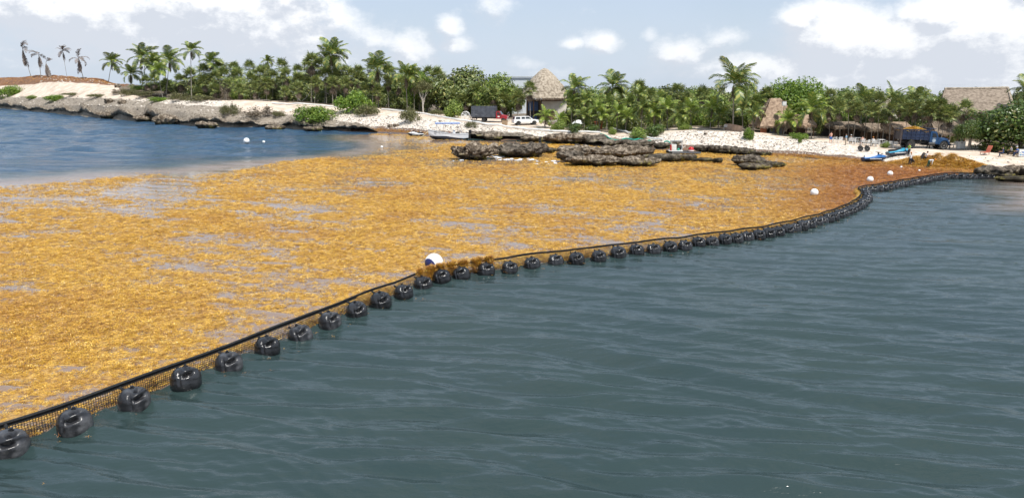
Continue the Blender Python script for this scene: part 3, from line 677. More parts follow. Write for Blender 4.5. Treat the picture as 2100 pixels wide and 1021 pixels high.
def boulder(label, px, pyb, wpx, hpx, deep=.8, seed=0, m=ROCK, under=.72, rz=0., flat=2.6, sub=5, z0=None, name='rock', amp=1., cat='rock', group=None):
    """undercut coral boulder; pyb is the waterline in front of it"""
    b = at_z(px, pyb, 0) if z0 is None else hit(px, pyb)
    ppm = F / (b.y * CP + HC * SP); w, h = wpx / ppm / 2, hpx / ppm
    h *= 1.08
    bm = bmesh.new(); bmesh.ops.create_icosphere(bm, subdivisions=sub, radius=1); me = bpy.data.meshes.new(name); bm.to_mesh(me); bm.free()
    n = len(me.vertices); V = np.empty(n * 3); me.vertices.foreach_get('co', V); V = V.reshape(-1, 3)
    x, y, z = V.T; rr = np.sqrt(x * x + y * y) + 1e-9
    zz = np.sign(z) * np.abs(z) ** (1 / 1.25)
    hr = np.where(z > 0, (1 - np.abs(zz) ** flat) ** (1 / flat), 1.) ; t = np.clip((z + 1) / 2, 0, 1)
    prof = np.interp(t, [0, .18, .3, .45, .58, .75, .9, 1], [under * .9, under * .88, under * .96, .93, 1., .96, .78, 0.02])
    an = np.arctan2(y, x); lob = 1 + .30 * vn(np.cos(an) * 1.6 + seed, np.sin(an) * 1.6, s=80 + seed) + .14 * vn(np.cos(an) * 4 + seed, np.sin(an) * 4, s=81 + seed)
    prof = prof * (1 + .07 * vn(t * 7, an * .8, s=87 + seed) * (t < .9))
    X = x / rr * prof * lob; Yv = y / rr * prof * lob
    edge = sstep(0, .12, rr); X *= np.where(z > .8, rr / .62, 1).clip(0, 1); Yv *= np.where(z > .8, rr / .62, 1).clip(0, 1)
    P = np.stack([X * w, Yv * w * deep, np.interp(t, [0, .2, .5, .8, .92, 1], [-.35 * h, 0, .45 * h, .88 * h, .98 * h, h])], 1)
    sc = max(.55, min(w, 2.2) * .45)
    q = P / sc + seed * 11.3
    n1 = fbm(*q.T, o=4, s=82); n2 = 1 - 2 * np.abs(fbm(*(q * .9 + 5).T, o=4, s=83)); n3 = fbm(*(q * 2.6).T, o=3, s=84)
    nrm = np.stack([X * .8, Yv * .8, (t - .5) * 1.2], 1); nrm /= np.linalg.norm(nrm, axis=1)[:, None] + 1e-9
    disp = (.36 * n1 + .30 * (n2 - .35) + .20 * n3) * min(h, 1.5) * .75 * amp
    P = P + nrm * (disp - .06 * min(h, 1.5))[:, None]; P[:, 2] *= 1 + .34 * (t > .2) * -np.abs(vn(P[:, 0] / w * 1.7 + seed, P[:, 1] / w * 1.7, s=86))
    me.vertices.foreach_set('co', P.ravel().astype(np.float32)); me.update(); me.polygons.foreach_set('use_smooth', [True] * len(me.polygons))
    o = ob(name, me, None, m); o.location = (b.x, b.y + w * deep * under * .9, b.z); o.rotation_euler.z = rz
    return tag(o, label, cat, group)
boulder('mushroom shaped coral boulder with pale top, nearest the white boat', 972, 328.5, 84, 32, .75, 1, ROCK, .50, amp=1.2, sub=6)
boulder('low rounded dark coral boulder between the pale mushroom rock and the long slab', 1073, 323.5, 106, 27, .6, 2, ROCKD, .70, amp=.9, sub=6)
boulder('small knob of rock at the right end of the rounded dark boulder', 1124, 315, 32, 11, .8, 3, ROCKD, .8, sub=4)
boulder('long flat topped coral slab, largest of the rocks in the weed', 1238, 328, 205, 25, .42, 4, ROCK, .85, flat=4, amp=.95, sub=6)
boulder('yellow edged rock lobe standing forward of the long coral slab', 1222, 341, 110, 18, .55, 5, ROCK, .60, flat=3.4, sub=6)
boulder('undercut rock lobe at the right end of the long coral slab', 1306, 341.5, 92, 17, .5, 6, ROCK, .58, flat=3.2, sub=6)
boulder('dark reddish ledge on the left front of the long coral slab', 1168, 334, 60, 22, .6, 7, ROCKD, .6)
boulder('thin low dark ledge below the pump raft', 1378, 332, 92, 14, .5, 8, ROCKD, .85, flat=4, amp=.8)
boulder('flat tail of rock trailing right of the thin dark ledge', 1440, 333, 50, 7.5, .5, 9, ROCKD, .9, sub=4)
boulder('small separate dark rock between the thin ledge and the two stacked rocks', 1473, 335.5, 22, 10, .7, 10, ROCKD, .75, sub=4)
boulder('dark flat topped boulder, rear one of the two stacked rocks', 1535, 342, 72, 20, .55, 11, ROCKD, .7, flat=3.4)
boulder('pale edged thin rock, front one of the two stacked rocks', 1548, 349.5, 70, 12, .55, 12, ROCK, .78, flat=3.6, sub=4)
boulder('pointed rock tapering right behind the two stacked rocks', 1584, 344.5, 50, 11, .5, 13, ROCKD, .85, sub=4)
boulder('long dark boulder where the barrier meets the right shore', 2050, 367, 86, 22, .55, 14, ROCKD, .78, flat=3)
boulder('pale lumpy boulder at the right edge above the dark boulder', 2098, 362, 62, 19, .8, 15, ROCK, .85)
boulder('low green stained ledge in the water at the right edge', 2110, 374, 110, 10, .4, 16, ROCKD, .9, flat=4)
boulder('rough grey rock on the shore left of the long shelf', 1010, 288, 40, 14, .7, 17, ROCK, .85, sub=4)
boulder('dark rock on the shore just behind the boat stern', 978, 284, 36, 13, .8, 18, ROCKD, .85, sub=4)
boulder('yellowish rock at the waterline in front of the shore shelf', 1090, 292, 50, 11, .6, 19, ROCK, .85, sub=4)
boulder('big undercut dark rock at the front of the shore shelf', 1165, 296, 86, 21, .6, 20, ROCK, .72)
boulder('undercut rock on the shore right of the big dark one', 1218, 297, 52, 19, .7, 21, ROCKD, .74, sub=4)
boulder('mossy pale rock at the waterline left of the green hose loops', 1262, 302, 48, 12, .6, 22, ROCK, .85, sub=4)
boulder('brown rock on the shore under the green hose loops', 1305, 305, 70, 17, .6, 23, ROCKD, .8, sub=4)
boulder('dark rock at the foot of the white sand bank', 1366, 307, 50, 13, .7, 24, ROCKD, .85, sub=4)
boulder('small dark boulder perched above the pump raft', 1388, 299, 17, 8, .9, 25, ROCKD, .9, sub=4, z0=1)
for x, y, w_, h_, l_, i in LATE_ROCKS: boulder(l_, x, y, w_, h_, .55, 60 + i, ROCKD, .7, flat=3.2, amp=1.2)
for i, (x, y, w_, h_) in enumerate([(335, 256, 46, 18), (225, 244, 60, 14), (420, 263, 40, 12), (300, 250, 54, 12), (560, 268, 40, 10), (640, 270, 44, 9)]):
    boulder(['yellowish fallen block below the headland ledge', 'broken dark block at the waterline under the pale headland shelf', 'small tan block at the headland waterline left of the white buoy', 'undercut block left of the yellowish fallen block', 'low tan block at the waterline behind the white buoy', 'low weedy rock where the headland meets the brown water'][i], x, y, w_, h_, .7, 30 + i, ROCK, .8, sub=4)
for i, (x, y, w_, h_, l_) in enumerate([(220, 213, 20, 10, 'whitish boulder on the headland below the rust coloured heap'), (248, 214, 17, 8, 'brown boulder beside the whitish one on the headland'), (240, 180, 15, 7, 'pale boulder at the foot of the lone green palm'), (325, 199, 26, 6, 'flat pale rock below the leftmost palm clump'), (800, 262, 10, 6, 'small dark stone on the sand left of the small watercraft'), (812, 261, 12, 7, 'dark stone on the beach beside the small watercraft'), (1448, 277, 9, 4, 'small brown stone on top of the white sand bank')]):
    boulder(l_, x, y, w_, h_, .8, 40 + i, ROCK, .9, sub=3, z0=1)

# loose stones
def stone(seed):
    o = bpy.data.objects.new('stone', bpy.data.meshes.new('stone')); bm = bmesh.new(); bmesh.ops.create_icosphere(bm, subdivisions=1, radius=.5); q = random.Random(seed)
    for v in bm.verts: v.co *= q.uniform(.65, 1.2); v.co.z *= .7
    bm.to_mesh(o.data); bm.free(); o.data.materials.append(STONE[seed % 3]); return o
STONE = [mat('pale_coral_stone', (.68, .62, .54), (.45, .4, .34), 3), mat('grey_stone', (.40, .36, .31), (.2, .17, .14), 3), mat('dark_stone', (.16, .13, .11), (.08, .065, .05), 3)]
PT, SZ = [], []
for (x0, x1, d0, d1, n, s0, s1) in ((690, 1010, 1.5, 13, 2300, .10, .5), (1340, 1700, 1, 8.5, 2600, .07, .34), (1700, 1900, 1, 6, 380, .06, .22), (-300, 480, 4, 24, 1800, .15, .8), (480, 700, 4, 12, 500, .12, .5), (1000, 1340, 3, 10, 900, .1, .45), (1980, 2300, 1, 9, 260, .1, .35), (90, 260, 52, 90, 500, .3, .9)):
    for k_ in range(n):
        v = hitd(random.uniform(x0, x1), d0 + (d1 - d0) * random.random()); PT.append((v.x, v.y, v.z)); SZ.append(s0 + (s1 - s0) * random.random() ** 3)
scatter('coral_rubble', PT, SZ, [stone(i) for i in range(6)], 'loose coral stones littering the sand along the shore', 'rubble', seed=4)

# ================================================================== FOAM
FOAM = mat('sea_foam', (.86, .88, .9), (.7, .74, .78), 3, .6)
def foam():
    X, Y = np.meshgrid(np.linspace(-20, 26, 560), np.linspace(78, 104, 330)); px, py = proj(X, Y, 0 * X)
    e = np.zeros_like(X)
    for (x, y, w_, h_, k_) in ((1015, 322, 26, 6, 1.0), (1060, 328, 60, 3.4, .8), (1130, 332, 50, 3, .75), (945, 329, 22, 3, .75), (1150, 337, 70, 2.5, .55), (1270, 343, 45, 1.8, .6), (1165, 323, 14, 3, .5)):
        e = np.maximum(e, k_ * np.exp(-(((px - x) / w_) ** 2 + ((py - y) / h_) ** 2)))
    z = -.07 + .13 * e + .15 * fbm(X / .55, Y / .75, s=90, o=4)
    kp = (np.maximum.reduce([z[:-1, :-1], z[1:, :-1], z[:-1, 1:], z[1:, 1:]]) > .06).ravel(); Fq = gridfaces(*X.shape)[kp]; us = np.unique(Fq); rm = np.full(X.size, -1); rm[us] = np.arange(len(us))
    me = npmesh('sea_foam', np.stack([X, Y, np.minimum(z + .02, .11)], -1).reshape(-1, 3)[us], rm[Fq]); tag(ob('sea_foam', me, None, FOAM), 'white foam washing between the rocks in the weed', 'foam', kind='stuff')
foam()

# ================================================================== BARRIER FLOATS AND NET
PLAST = mat('black_float_plastic', (.030, .030, .032), (.012, .012, .013), 2.2, .22, .25, 9, spec=.5, rnd=.3)
PLASTG = mat('mottled_grey_float_plastic', (.13, .13, .135), (.018, .018, .02), 1.7, .30, .3, 7, spec=.5, ramp=(.46, .72))  # black plastic with noise-mottled grey patches over the whole body
ROPE = mat('black_rope', (.016, .016, .017), (.008, .008, .008), 6, .7, .4, 30)
CORD = mat('black_net_cord', (.022, .02, .018), (.010, .009, .008), 3, .7)
def float_mesh():
    nr, nc = 40, 72
    th = np.linspace(0, PI, nr)[:, None] * np.ones((1, nc)); ph = np.ones((nr, 1)) * np.linspace(0, 2 * PI, nc, endpoint=False)[None]
    e = .62
    sx = np.sin(th); cz = np.cos(th)
    rr = np.abs(sx) ** e; zz = np.sign(cz) * np.abs(cz) ** .8
    X = rr * np.cos(ph); Yv = rr * np.sin(ph)
    d = np.stack([sx * np.cos(ph), sx * np.sin(ph), cz], -1)
    def slot(c, ax, la, lb):     # elongated dent round direction c
        c = np.array(c) / np.linalg.norm(c); ax = np.array(ax, float); ax -= c * ax.dot(c); ax /= np.linalg.norm(ax); bx = np.cross(c, ax)
        f = (d @ c) > .2; u = (d @ ax) / la; v = (d @ bx) / lb
        return f * np.exp(-(u ** 4 + v ** 4))
    k_ = 1 - .40 * slot((.10, -.20, .95), (1, .5, 0), .34, .14) - .36 * slot((-.30, -.78, .55), (1, .12, .1), .36, .15) + .09 * slot((-.1, -.55, .8), (1, .3, 0), .5, .1)
    k_ -= .16 * slot((-.78, -.50, .28), (.1, .2, 1), .5, .07) + .0
    k_ -= .12 * slot((.9, -.1, .35), (.2, .2, 1), .4, .06)
    k_ -= .05 * np.exp(-((zz - .12) / .05) ** 2)
    k_ -= .12 * slot((-.35, .6, .72), (1, .2, 0), .3, .12)
    P = np.stack([X * .50 * k_, Yv * .50 * k_, .10 + zz * .42 * (1 - (1 - k_) * (cz > .3))], -1)
    P[..., 2] += .05 * (cz > 0) * np.abs(cz) ** 3
    idx = np.arange(nr * nc).reshape(nr, nc); j = np.roll(idx, -1, 1)
    return npmesh('float_body', P.reshape(-1, 3), np.stack([idx[:-1], idx[1:], j[1:], j[:-1]], -1).reshape(-1, 4))
fb = float_mesh()
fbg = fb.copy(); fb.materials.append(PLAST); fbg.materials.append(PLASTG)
lug = MB().cyl((.02, .06, .555), .075, .10, n=10).cyl((.02, .06, .62), .045, .05, n=8).mesh('float_lug', True); lug.materials.append(PLAST)
strap = MB().tube([(.02, .28, .46), (0, .44, .47), (0, .56, .52)], .05, 6).mesh('float_strap', True); strap.materials.append(ROPE)
ORD = ['first', 'second', 'third', 'fourth', 'fifth', 'sixth', 'seventh', 'eighth', 'ninth', 'tenth', 'eleventh', 'twelfth', 'thirteenth', 'fourteenth', 'fifteenth', 'sixteenth', 'seventeenth', 'eighteenth', 'nineteenth', 'twentieth']
GF = 'black floats along the barrier net'
for i, p in enumerate(floats):
    if i < 2: lab = 'black barrier float outside the lower left corner of the photo'
    elif i == 2: lab = 'nearest black barrier float, cut by the left edge of the photo'
    elif i < 14: lab = f'{"grey mottled" if i in (3, 4, 6, 8, 9) else "glossy"} black barrier float, {ORD[i - 2]} up the net from the lower left edge'
    elif i < 17: lab = ['black barrier float half hidden under draped weed right of the big white buoy', 'second black float right of the big white buoy, weed draped beside it', 'third black float right of the big white buoy, with weed hanging over its corner'][i - 14]
    elif i < 34: lab = f'black barrier float on the open straight stretch, {ORD[i - 17]} after the weed draped floats'
    elif i < n_mid:
        px_, py_ = proj(p.x, p.y, 0)
        lab = 'small black float in the tightly packed row before the bend of the barrier' if py_ > 402 else 'tiny black float in the far row between the barrier bend and its corner'
    else: lab = f'tiny black float on the last stretch to the right shore rocks, {ORD[i - n_mid]} from the corner'
    o = thing('barrier_float', lab, 'float', (p.x, p.y, random.uniform(-.05, .03)), math.atan2(-outw[i].x, outw[i].y) + PI + random.uniform(-.22, .22), GF)
    sc = fscale[i] * random.uniform(.93, 1.02); o.scale = (sc, sc, sc); o.rotation_euler.x = random.uniform(-.22, .08); o.rotation_euler.y = random.uniform(-.2, .2)
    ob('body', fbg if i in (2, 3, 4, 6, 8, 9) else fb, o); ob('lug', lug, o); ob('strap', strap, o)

def barrier_net():
    root = thing('barrier_net', 'long black mesh net with a thick black top rope holding back the weed', 'net', (0, 0, 0))
    hts = [.60 + .025 * math.sin(i * .37) for i in range(len(net))]
    hts = [h * (1 if i < 200 else .93) for i, h in enumerate(hts)]
    top = [Vector((p.x, p.y, h)) for p, h in zip(net, hts)]
    MB().tube(top, [.048 if p.y < 30 else .036 if p.y < 50 else .028 for p in top], 7).build('top_rope', ROPE, root)
    # belt: a flat band sewn under the rope
    m = MB()
    for a, b in zip(top, top[1:]):
        w_ = -.14 if a.y < 32 else -.08; m.quad(a + Vector((0, 0, -.02)), b + Vector((0, 0, -.02)), b + Vector((0, 0, w_)), a + Vector((0, 0, w_)))
    m.build('edge_band', ROPE, root, False, False)
    V, Fq = [], []
    def bar(a, b, w):
        d = (b - a).normalized(); s_ = d.cross(Vector((0, 0, 1))) if abs(d.z) < .9 else Vector((tg.x, tg.y, 0)); s_ = s_.normalized() * w if abs(d.z) > .9 else Vector((0, 0, w))
        nn = Vector((tg.y, -tg.x, 0)) * w; k_ = len(V)
        V.extend([a - s_, a + nn, a + s_, b - s_, b + nn, b + s_]); Fq.extend([(k_, k_ + 3, k_ + 4, k_ + 1), (k_ + 1, k_ + 4, k_ + 5, k_ + 2)])
    P = resample(top, .075)
    for i, (a, b) in enumerate(zip(P, P[1:])):
        tg = (b - a).normalized()
        far = a.y > 55
        if not (far and i % 2): bar(Vector((a.x, a.y, -.5)), a, .0085 if not far else .013)
        for z in (np.arange(-.06, .56, .075) if not far else np.arange(-.0, .5, .15)):
            bar(Vector((a.x, a.y, z)), Vector((b.x, b.y, z)), .0075 if not far else .012)
    o = ob('net_mesh', npmesh('net_mesh', [tuple(v) for v in V], Fq, False), root, CORD); o['kind'] = 'stuff'
    MB().tube([net[76] + Vector((0, 0, -.6)), net[76] + Vector((0, 0, .66))], .05, 8).build('stake', mat('pale_stake', (.4, .38, .34), (.25, .23, .2), 5, .6), root)
barrier_net()
# weed draped over the net beside the white buoy
PT, SZ = [], []
for k_ in range(1700):
    i = random.uniform(65.5, 83); a = net[int(i)].lerp(net[int(i) + 1], i % 1); prof = abs(math.sin(i * 2.1)) * .5 + .3
    if math.sin(i * 2.4 + 1) < -.45: continue
    t = random.random() ** 1.6 * prof; o_ = outw[min(int(i / 5), NF - 1)] * (.10 + random.uniform(-.05, .12))
    PT.append((a.x + o_.x, a.y + o_.y, .72 - t)); SZ.append(random.uniform(.8, 1.4))
scatter('draped_sargassum', PT, SZ, [sprig(20 + i, 30, .12, .12) for i in range(3)], 'brown and golden weed draped over the net beside the big white buoy', 'seaweed', [random.uniform(0, .9) for _ in PT])
# weed caught between the net and the mat
PT, SZ = [], []
for k_ in range(5200):
    i = random.uniform(0, len(net) - 60); a = net[int(i)].lerp(net[int(i) + 1], i % 1); o_ = outw[min(int(i / 5), NF - 1)] * -random.uniform(.05, .28)
    PT.append((a.x + o_.x, a.y + o_.y, random.uniform(.02, .40) * (1 if random.random() < .8 else .4))); SZ.append(random.uniform(.6, 1.1))
scatter('banked_sargassum', PT, SZ, [sprig(30 + i, 30, .13, .12) for i in range(4)], 'golden weed banked up against the inside of the net', 'seaweed', [0.] * len(PT), seed=2)

PT, SZ = [], []
for k_ in range(240):
    i = random.uniform(5, len(net) - 80); a = net[int(i)].lerp(net[int(i) + 1], i % 1); o_ = outw[min(int(i / 5), NF - 1)] * (.15 + abs(random.gauss(0, .9))); PT.append((a.x + o_.x, a.y + o_.y, .0)); SZ.append(random.uniform(.25, .8))
scatter('stray_sargassum', PT, SZ, [sprig(40 + i, 16, .14, .05) for i in range(3)], 'stray scraps of brown weed floating just outside the barrier net', 'seaweed', [random.uniform(.3, 1) for _ in PT], seed=6)

# ================================================================== BUOYS
WHITE = mat('white_buoy_plastic', (.82, .82, .80), (.74, .74, .72), 2, .35)
NAVY = mat('navy_paint', (.02, .025, .11), (.015, .018, .08), 2, .35)
GREYP = mat('grimy_buoy_bottom', (.3, .29, .25), (.16, .15, .12), 3, .6)
def buoy(px, py, dpx, lab, navy=False, small=False):
    c = at_z(px, py + dpx * .42, 0); ppm = F / (c.y * CP + HC * SP); r = dpx / ppm / 2
    o = thing('mooring_buoy', lab, 'buoy', (c.x, c.y + (.1 if navy else 0), 0), 0, 'white marker buoys in the bay')
    zc = r * (.95 if navy else .74)
    MB().ball((0, 0, zc), r, 4).build('ball', WHITE, o, 'all')
    if navy:     # painted cap, tipped towards the lower left front
        m = MB(); m.lathe([(r * 1.004 * math.sin(t), r * 1.004 * math.cos(t)) for t in np.linspace(.03, .86, 12)], n=40); q = m.build('painted_cap', NAVY, o, 'all'); q.location = (0, 0, zc)
        q.rotation_euler = Vector((-.56, -.80, -.20)).to_track_quat('Z', 'Y').to_euler()
    m = MB(); m.lathe([(r * 1.003 * math.sin(t), r * 1.003 * math.cos(t)) for t in np.linspace(PI - .03, PI - 1.0, 8)], n=32); q = m.build('waterline_stain', GREYP, o, 'all'); q.location = (0, 0, zc)
    MB().cyl((0, 0, zc - r * .98), r * .16, r * .3, n=12).cyl((0, 0, zc + r * 1.0), r * .10, r * .06, n=12).build('lug', GREYP if not navy else WHITE, o)
buoy(890, 541, 38, 'big white buoy with a navy blue patch, resting against the barrier net', True)
buoy(1669.5, 394, 16, 'white buoy on the weed, left of the barrier bend')
buoy(1784, 367.5, 13, 'white buoy on the weed beyond the barrier bend')
buoy(1825, 355.5, 11, 'white buoy between the barrier and the blue watercraft')
buoy(1848, 343, 5, 'tiny white float on the weed below the worker in the orange cap')
buoy(1885, 350, 5, 'tiny white float on the weed below the bending worker')
buoy(506, 288.5, 12, 'white buoy on the open blue water in front of the headland')
buoy(541, 291, 5.5, 'tiny white buoy on the blue water beside the larger white one')
buoy(783, 301.5, 5.5, 'tiny white buoy at the edge of the brown weed left of the rocks')
# ================================================================== VEGETATION
BARK = mat('palm_bark', (.30, .27, .23), (.17, .15, .125), 6, .9, .5, 14, stretch=(1, 1, 3), rnd=.2)
BARKB = mat('tree_bark', (.28, .25, .21), (.14, .12, .10), 4, .9, .5, 10, rnd=.2)
DEADW = mat('bleached_wood', (.50, .46, .40), (.3, .27, .23), 4, .85)
COCO = leafmat('coconut_leaf', [(0, (0.068, 0.111, 0.025)), (.4, (0.126, 0.188, 0.040)), (.75, (0.214, 0.264, 0.054)), (1, (0.426, 0.375, 0.093))], .38, .28, .25, .5)
COCOY = leafmat('young_coconut_leaf', [(0, (0.109, 0.186, 0.031)), (.5, (0.217, 0.310, 0.046)), (1, (0.434, 0.434, 0.093))], .4, .3, .2, .5)
FAN = leafmat('fan_palm_leaf', [(0, (0.072, 0.114, 0.035)), (.5, (0.147, 0.192, 0.056)), (1, (0.337, 0.339, 0.104))], .42, .22, .3, .35)
DEAD = leafmat('dead_leaf', [(0, (.10, .075, .055)), (.5, (.19, .15, .115)), (1, (.30, .245, .19))], .8, .15, .3, .1)
DEADG = leafmat('grey_dead_leaf', [(0, (.13, .105, .095)), (.5, (.22, .185, .165)), (1, (.30, .26, .23))], .8, .1, .2, .1)
LEAF = {
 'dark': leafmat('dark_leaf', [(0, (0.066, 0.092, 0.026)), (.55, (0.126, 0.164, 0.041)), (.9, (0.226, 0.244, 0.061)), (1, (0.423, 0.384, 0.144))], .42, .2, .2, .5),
 'mid': leafmat('green_leaf', [(0, (0.088, 0.134, 0.029)), (.5, (0.177, 0.257, 0.045)), (1, (0.329, 0.380, 0.081))], .45, .3, .2, .45),
 'bright': leafmat('bright_leaf', [(0, (0.078, 0.147, 0.019)), (.5, (0.163, 0.271, 0.031)), (1, (0.295, 0.388, 0.054))], .45, .35, .2, .45),
 'grape': leafmat('sea_grape_leaf', [(0, (0.040, 0.073, 0.015)), (.5, (0.081, 0.139, 0.026)), (.85, (0.137, 0.206, 0.038)), (1, (0.236, 0.181, 0.055))], .36, .28, .15, .6),
 'olive': leafmat('olive_leaf', [(0, (.07, .075, .03)), (.5, (.13, .135, .05)), (1, (.21, .19, .09))], .6, .25, .2, .3),
 'dry': leafmat('dry_twig', [(0, (.12, .09, .065)), (.5, (.21, .17, .125)), (1, (.32, .27, .20))], .85, .1, .2, .1),
}
def wobble(v, a): return Vector((v[0] + random.uniform(-a, a), v[1] + random.uniform(-a, a), v[2] + random.uniform(-a, a)))
def frond_mesh(name, up, droop, L=1., nl=23, m=COCO, wid=.36, rag=0., twist=0.):
    """feather leaf along +X, unit length"""
    V, Fq = [], []
    pts = []; p = Vector((0, 0, 0)); a = up; n = 14
    for i in range(n + 1):
        pts.append(p.copy()); p = p + Vector((math.cos(a), 0, math.sin(a))) * (L / n); a -= droop / n * (1.4 * i / n + .3)
    def at(t):
        f = t * n; i = min(int(f), n - 1); return pts[i].lerp(pts[i + 1], f - i), (pts[i + 1] - pts[i]).normalized()
    for i in range(0, n, 2):      # rachis
        w = .014 * (1 - i / n) + .004; a_, b_ = pts[i], pts[i + 2]; k_ = len(V); V += [a_ + Vector((0, -w, 0)), a_ + Vector((0, w, 0)), b_ + Vector((0, w * .8, 0)), b_ + Vector((0, -w * .8, 0))]; Fq.append((k_, k_ + 1, k_ + 2, k_ + 3))
    for i in range(nl):
        t = .16 + .84 * i / (nl - 1); c, d = at(min(t, .995)); nrm = Vector((-d.z, 0, d.x))
        ll = wid * (math.sin(PI * min(1, (t * .86 + .13))) ** .7) * random.uniform(.85, 1.1)
        for sgn in (-1, 1):
            if random.random() < rag: continue
            side = Vector((0, sgn, 0)); dr = (d * .62 + side * .8 + nrm * random.uniform(-.05, .18) + Vector((0, twist, 0))).normalized()
            tip = c + dr * ll * .6; tip2 = tip + (dr + Vector((0, 0, -.85 - rag))).normalized() * ll * .45; w = d * .017
            k_ = len(V); V += [c - w, c + w, tip + w * 1.1, tip - w * 1.1, tip2]; Fq += [(k_, k_ + 1, k_ + 2, k_ + 3), (k_ + 3, k_ + 2, k_ + 4, k_ + 4)]
    V2 = [tuple(v) for v in V]; me = bpy.data.meshes.new(name); me.from_pydata(V2, [], [f if f[2] != f[3] else f[:3] for f in Fq]); me.materials.append(m); return me
def fan_mesh(name, m, fold=.35, seg=15, sp=2.4, droop=.22, pet=.5):
    V, Fq = [], []
    V += [Vector((0, -.012, 0)), Vector((0, .012, 0)), Vector((pet, .01, .0)), Vector((pet, -.01, .0))]; Fq.append((0, 1, 2, 3))
    c = Vector((pet, 0, 0))
    for i in range(seg):
        a = -sp + 2 * sp * i / (seg - 1); l = .55 * (1 - .25 * abs(a) / sp) * random.uniform(.9, 1.08); d = Vector((math.cos(a), math.sin(a), random.uniform(-.05, .22) - fold * abs(math.sin(a)) * .3)); s_ = Vector((-math.sin(a), math.cos(a), random.uniform(-.4, .4))) * .040
        k_ = len(V); e = c + d * l; V += [c, c + d * l * .5 - s_, e + Vector((0, 0, -droop * l)), c + d * l * .5 + s_]; Fq.append((k_, k_ + 1, k_ + 2, k_ + 3))
    me = bpy.data.meshes.new(name); me.from_pydata([tuple(v) for v in V], [], Fq); me.materials.append(m); return me
random.seed(11)
FR_UP = [frond_mesh('frond', .25, .9) for _ in range(2)]; FR_MID = [frond_mesh('frond', .2, 1.7) for _ in range(3)]; FR_OLD = [frond_mesh('frond', 0., 2.0, wid=.32) for _ in range(2)]
FY_UP = [frond_mesh('frond', .25, .9, m=COCOY) for _ in range(2)]; FY_MID = [frond_mesh('frond', .2, 1.7, m=COCOY) for _ in range(2)]
FR_DEAD = [frond_mesh('dead_frond', -.2, .9, m=DEAD, wid=.22, rag=.25) for _ in range(2)]
FR_GREY = [frond_mesh('dead_frond', .3, 2.2, m=DEADG, wid=.30, rag=.12, nl=20) for _ in range(3)]
FR_HANG = [frond_mesh('dead_frond', -.05, .35, m=DEADG, wid=.15, rag=.2, nl=20) for _ in range(3)]
FN = [fan_mesh('fan_leaf', FAN) for _ in range(4)]; FN_D = [fan_mesh('dead_leaf', DEAD, .9, 9, 1.4, .6) for _ in range(3)]
def trunk_mesh(m, bend, r0=.5, r1=.28, seed=0):
    pts = [Vector((bend * (t ** 1.6), 0, t)) for t in np.linspace(0, 1, 9)]; q = random.Random(seed)
    b = MB(); b.tube([Vector((p.x + q.uniform(-.006, .006), q.uniform(-.006, .006), p.z)) for p in pts], [(.75 if i else 1.15) * (r0 + (r1 - r0) * i / 8) * (1.0 + .05 * (i % 2)) for i in range(9)], 8)
    me = b.mesh('trunk', True); me.materials.append(m); return me
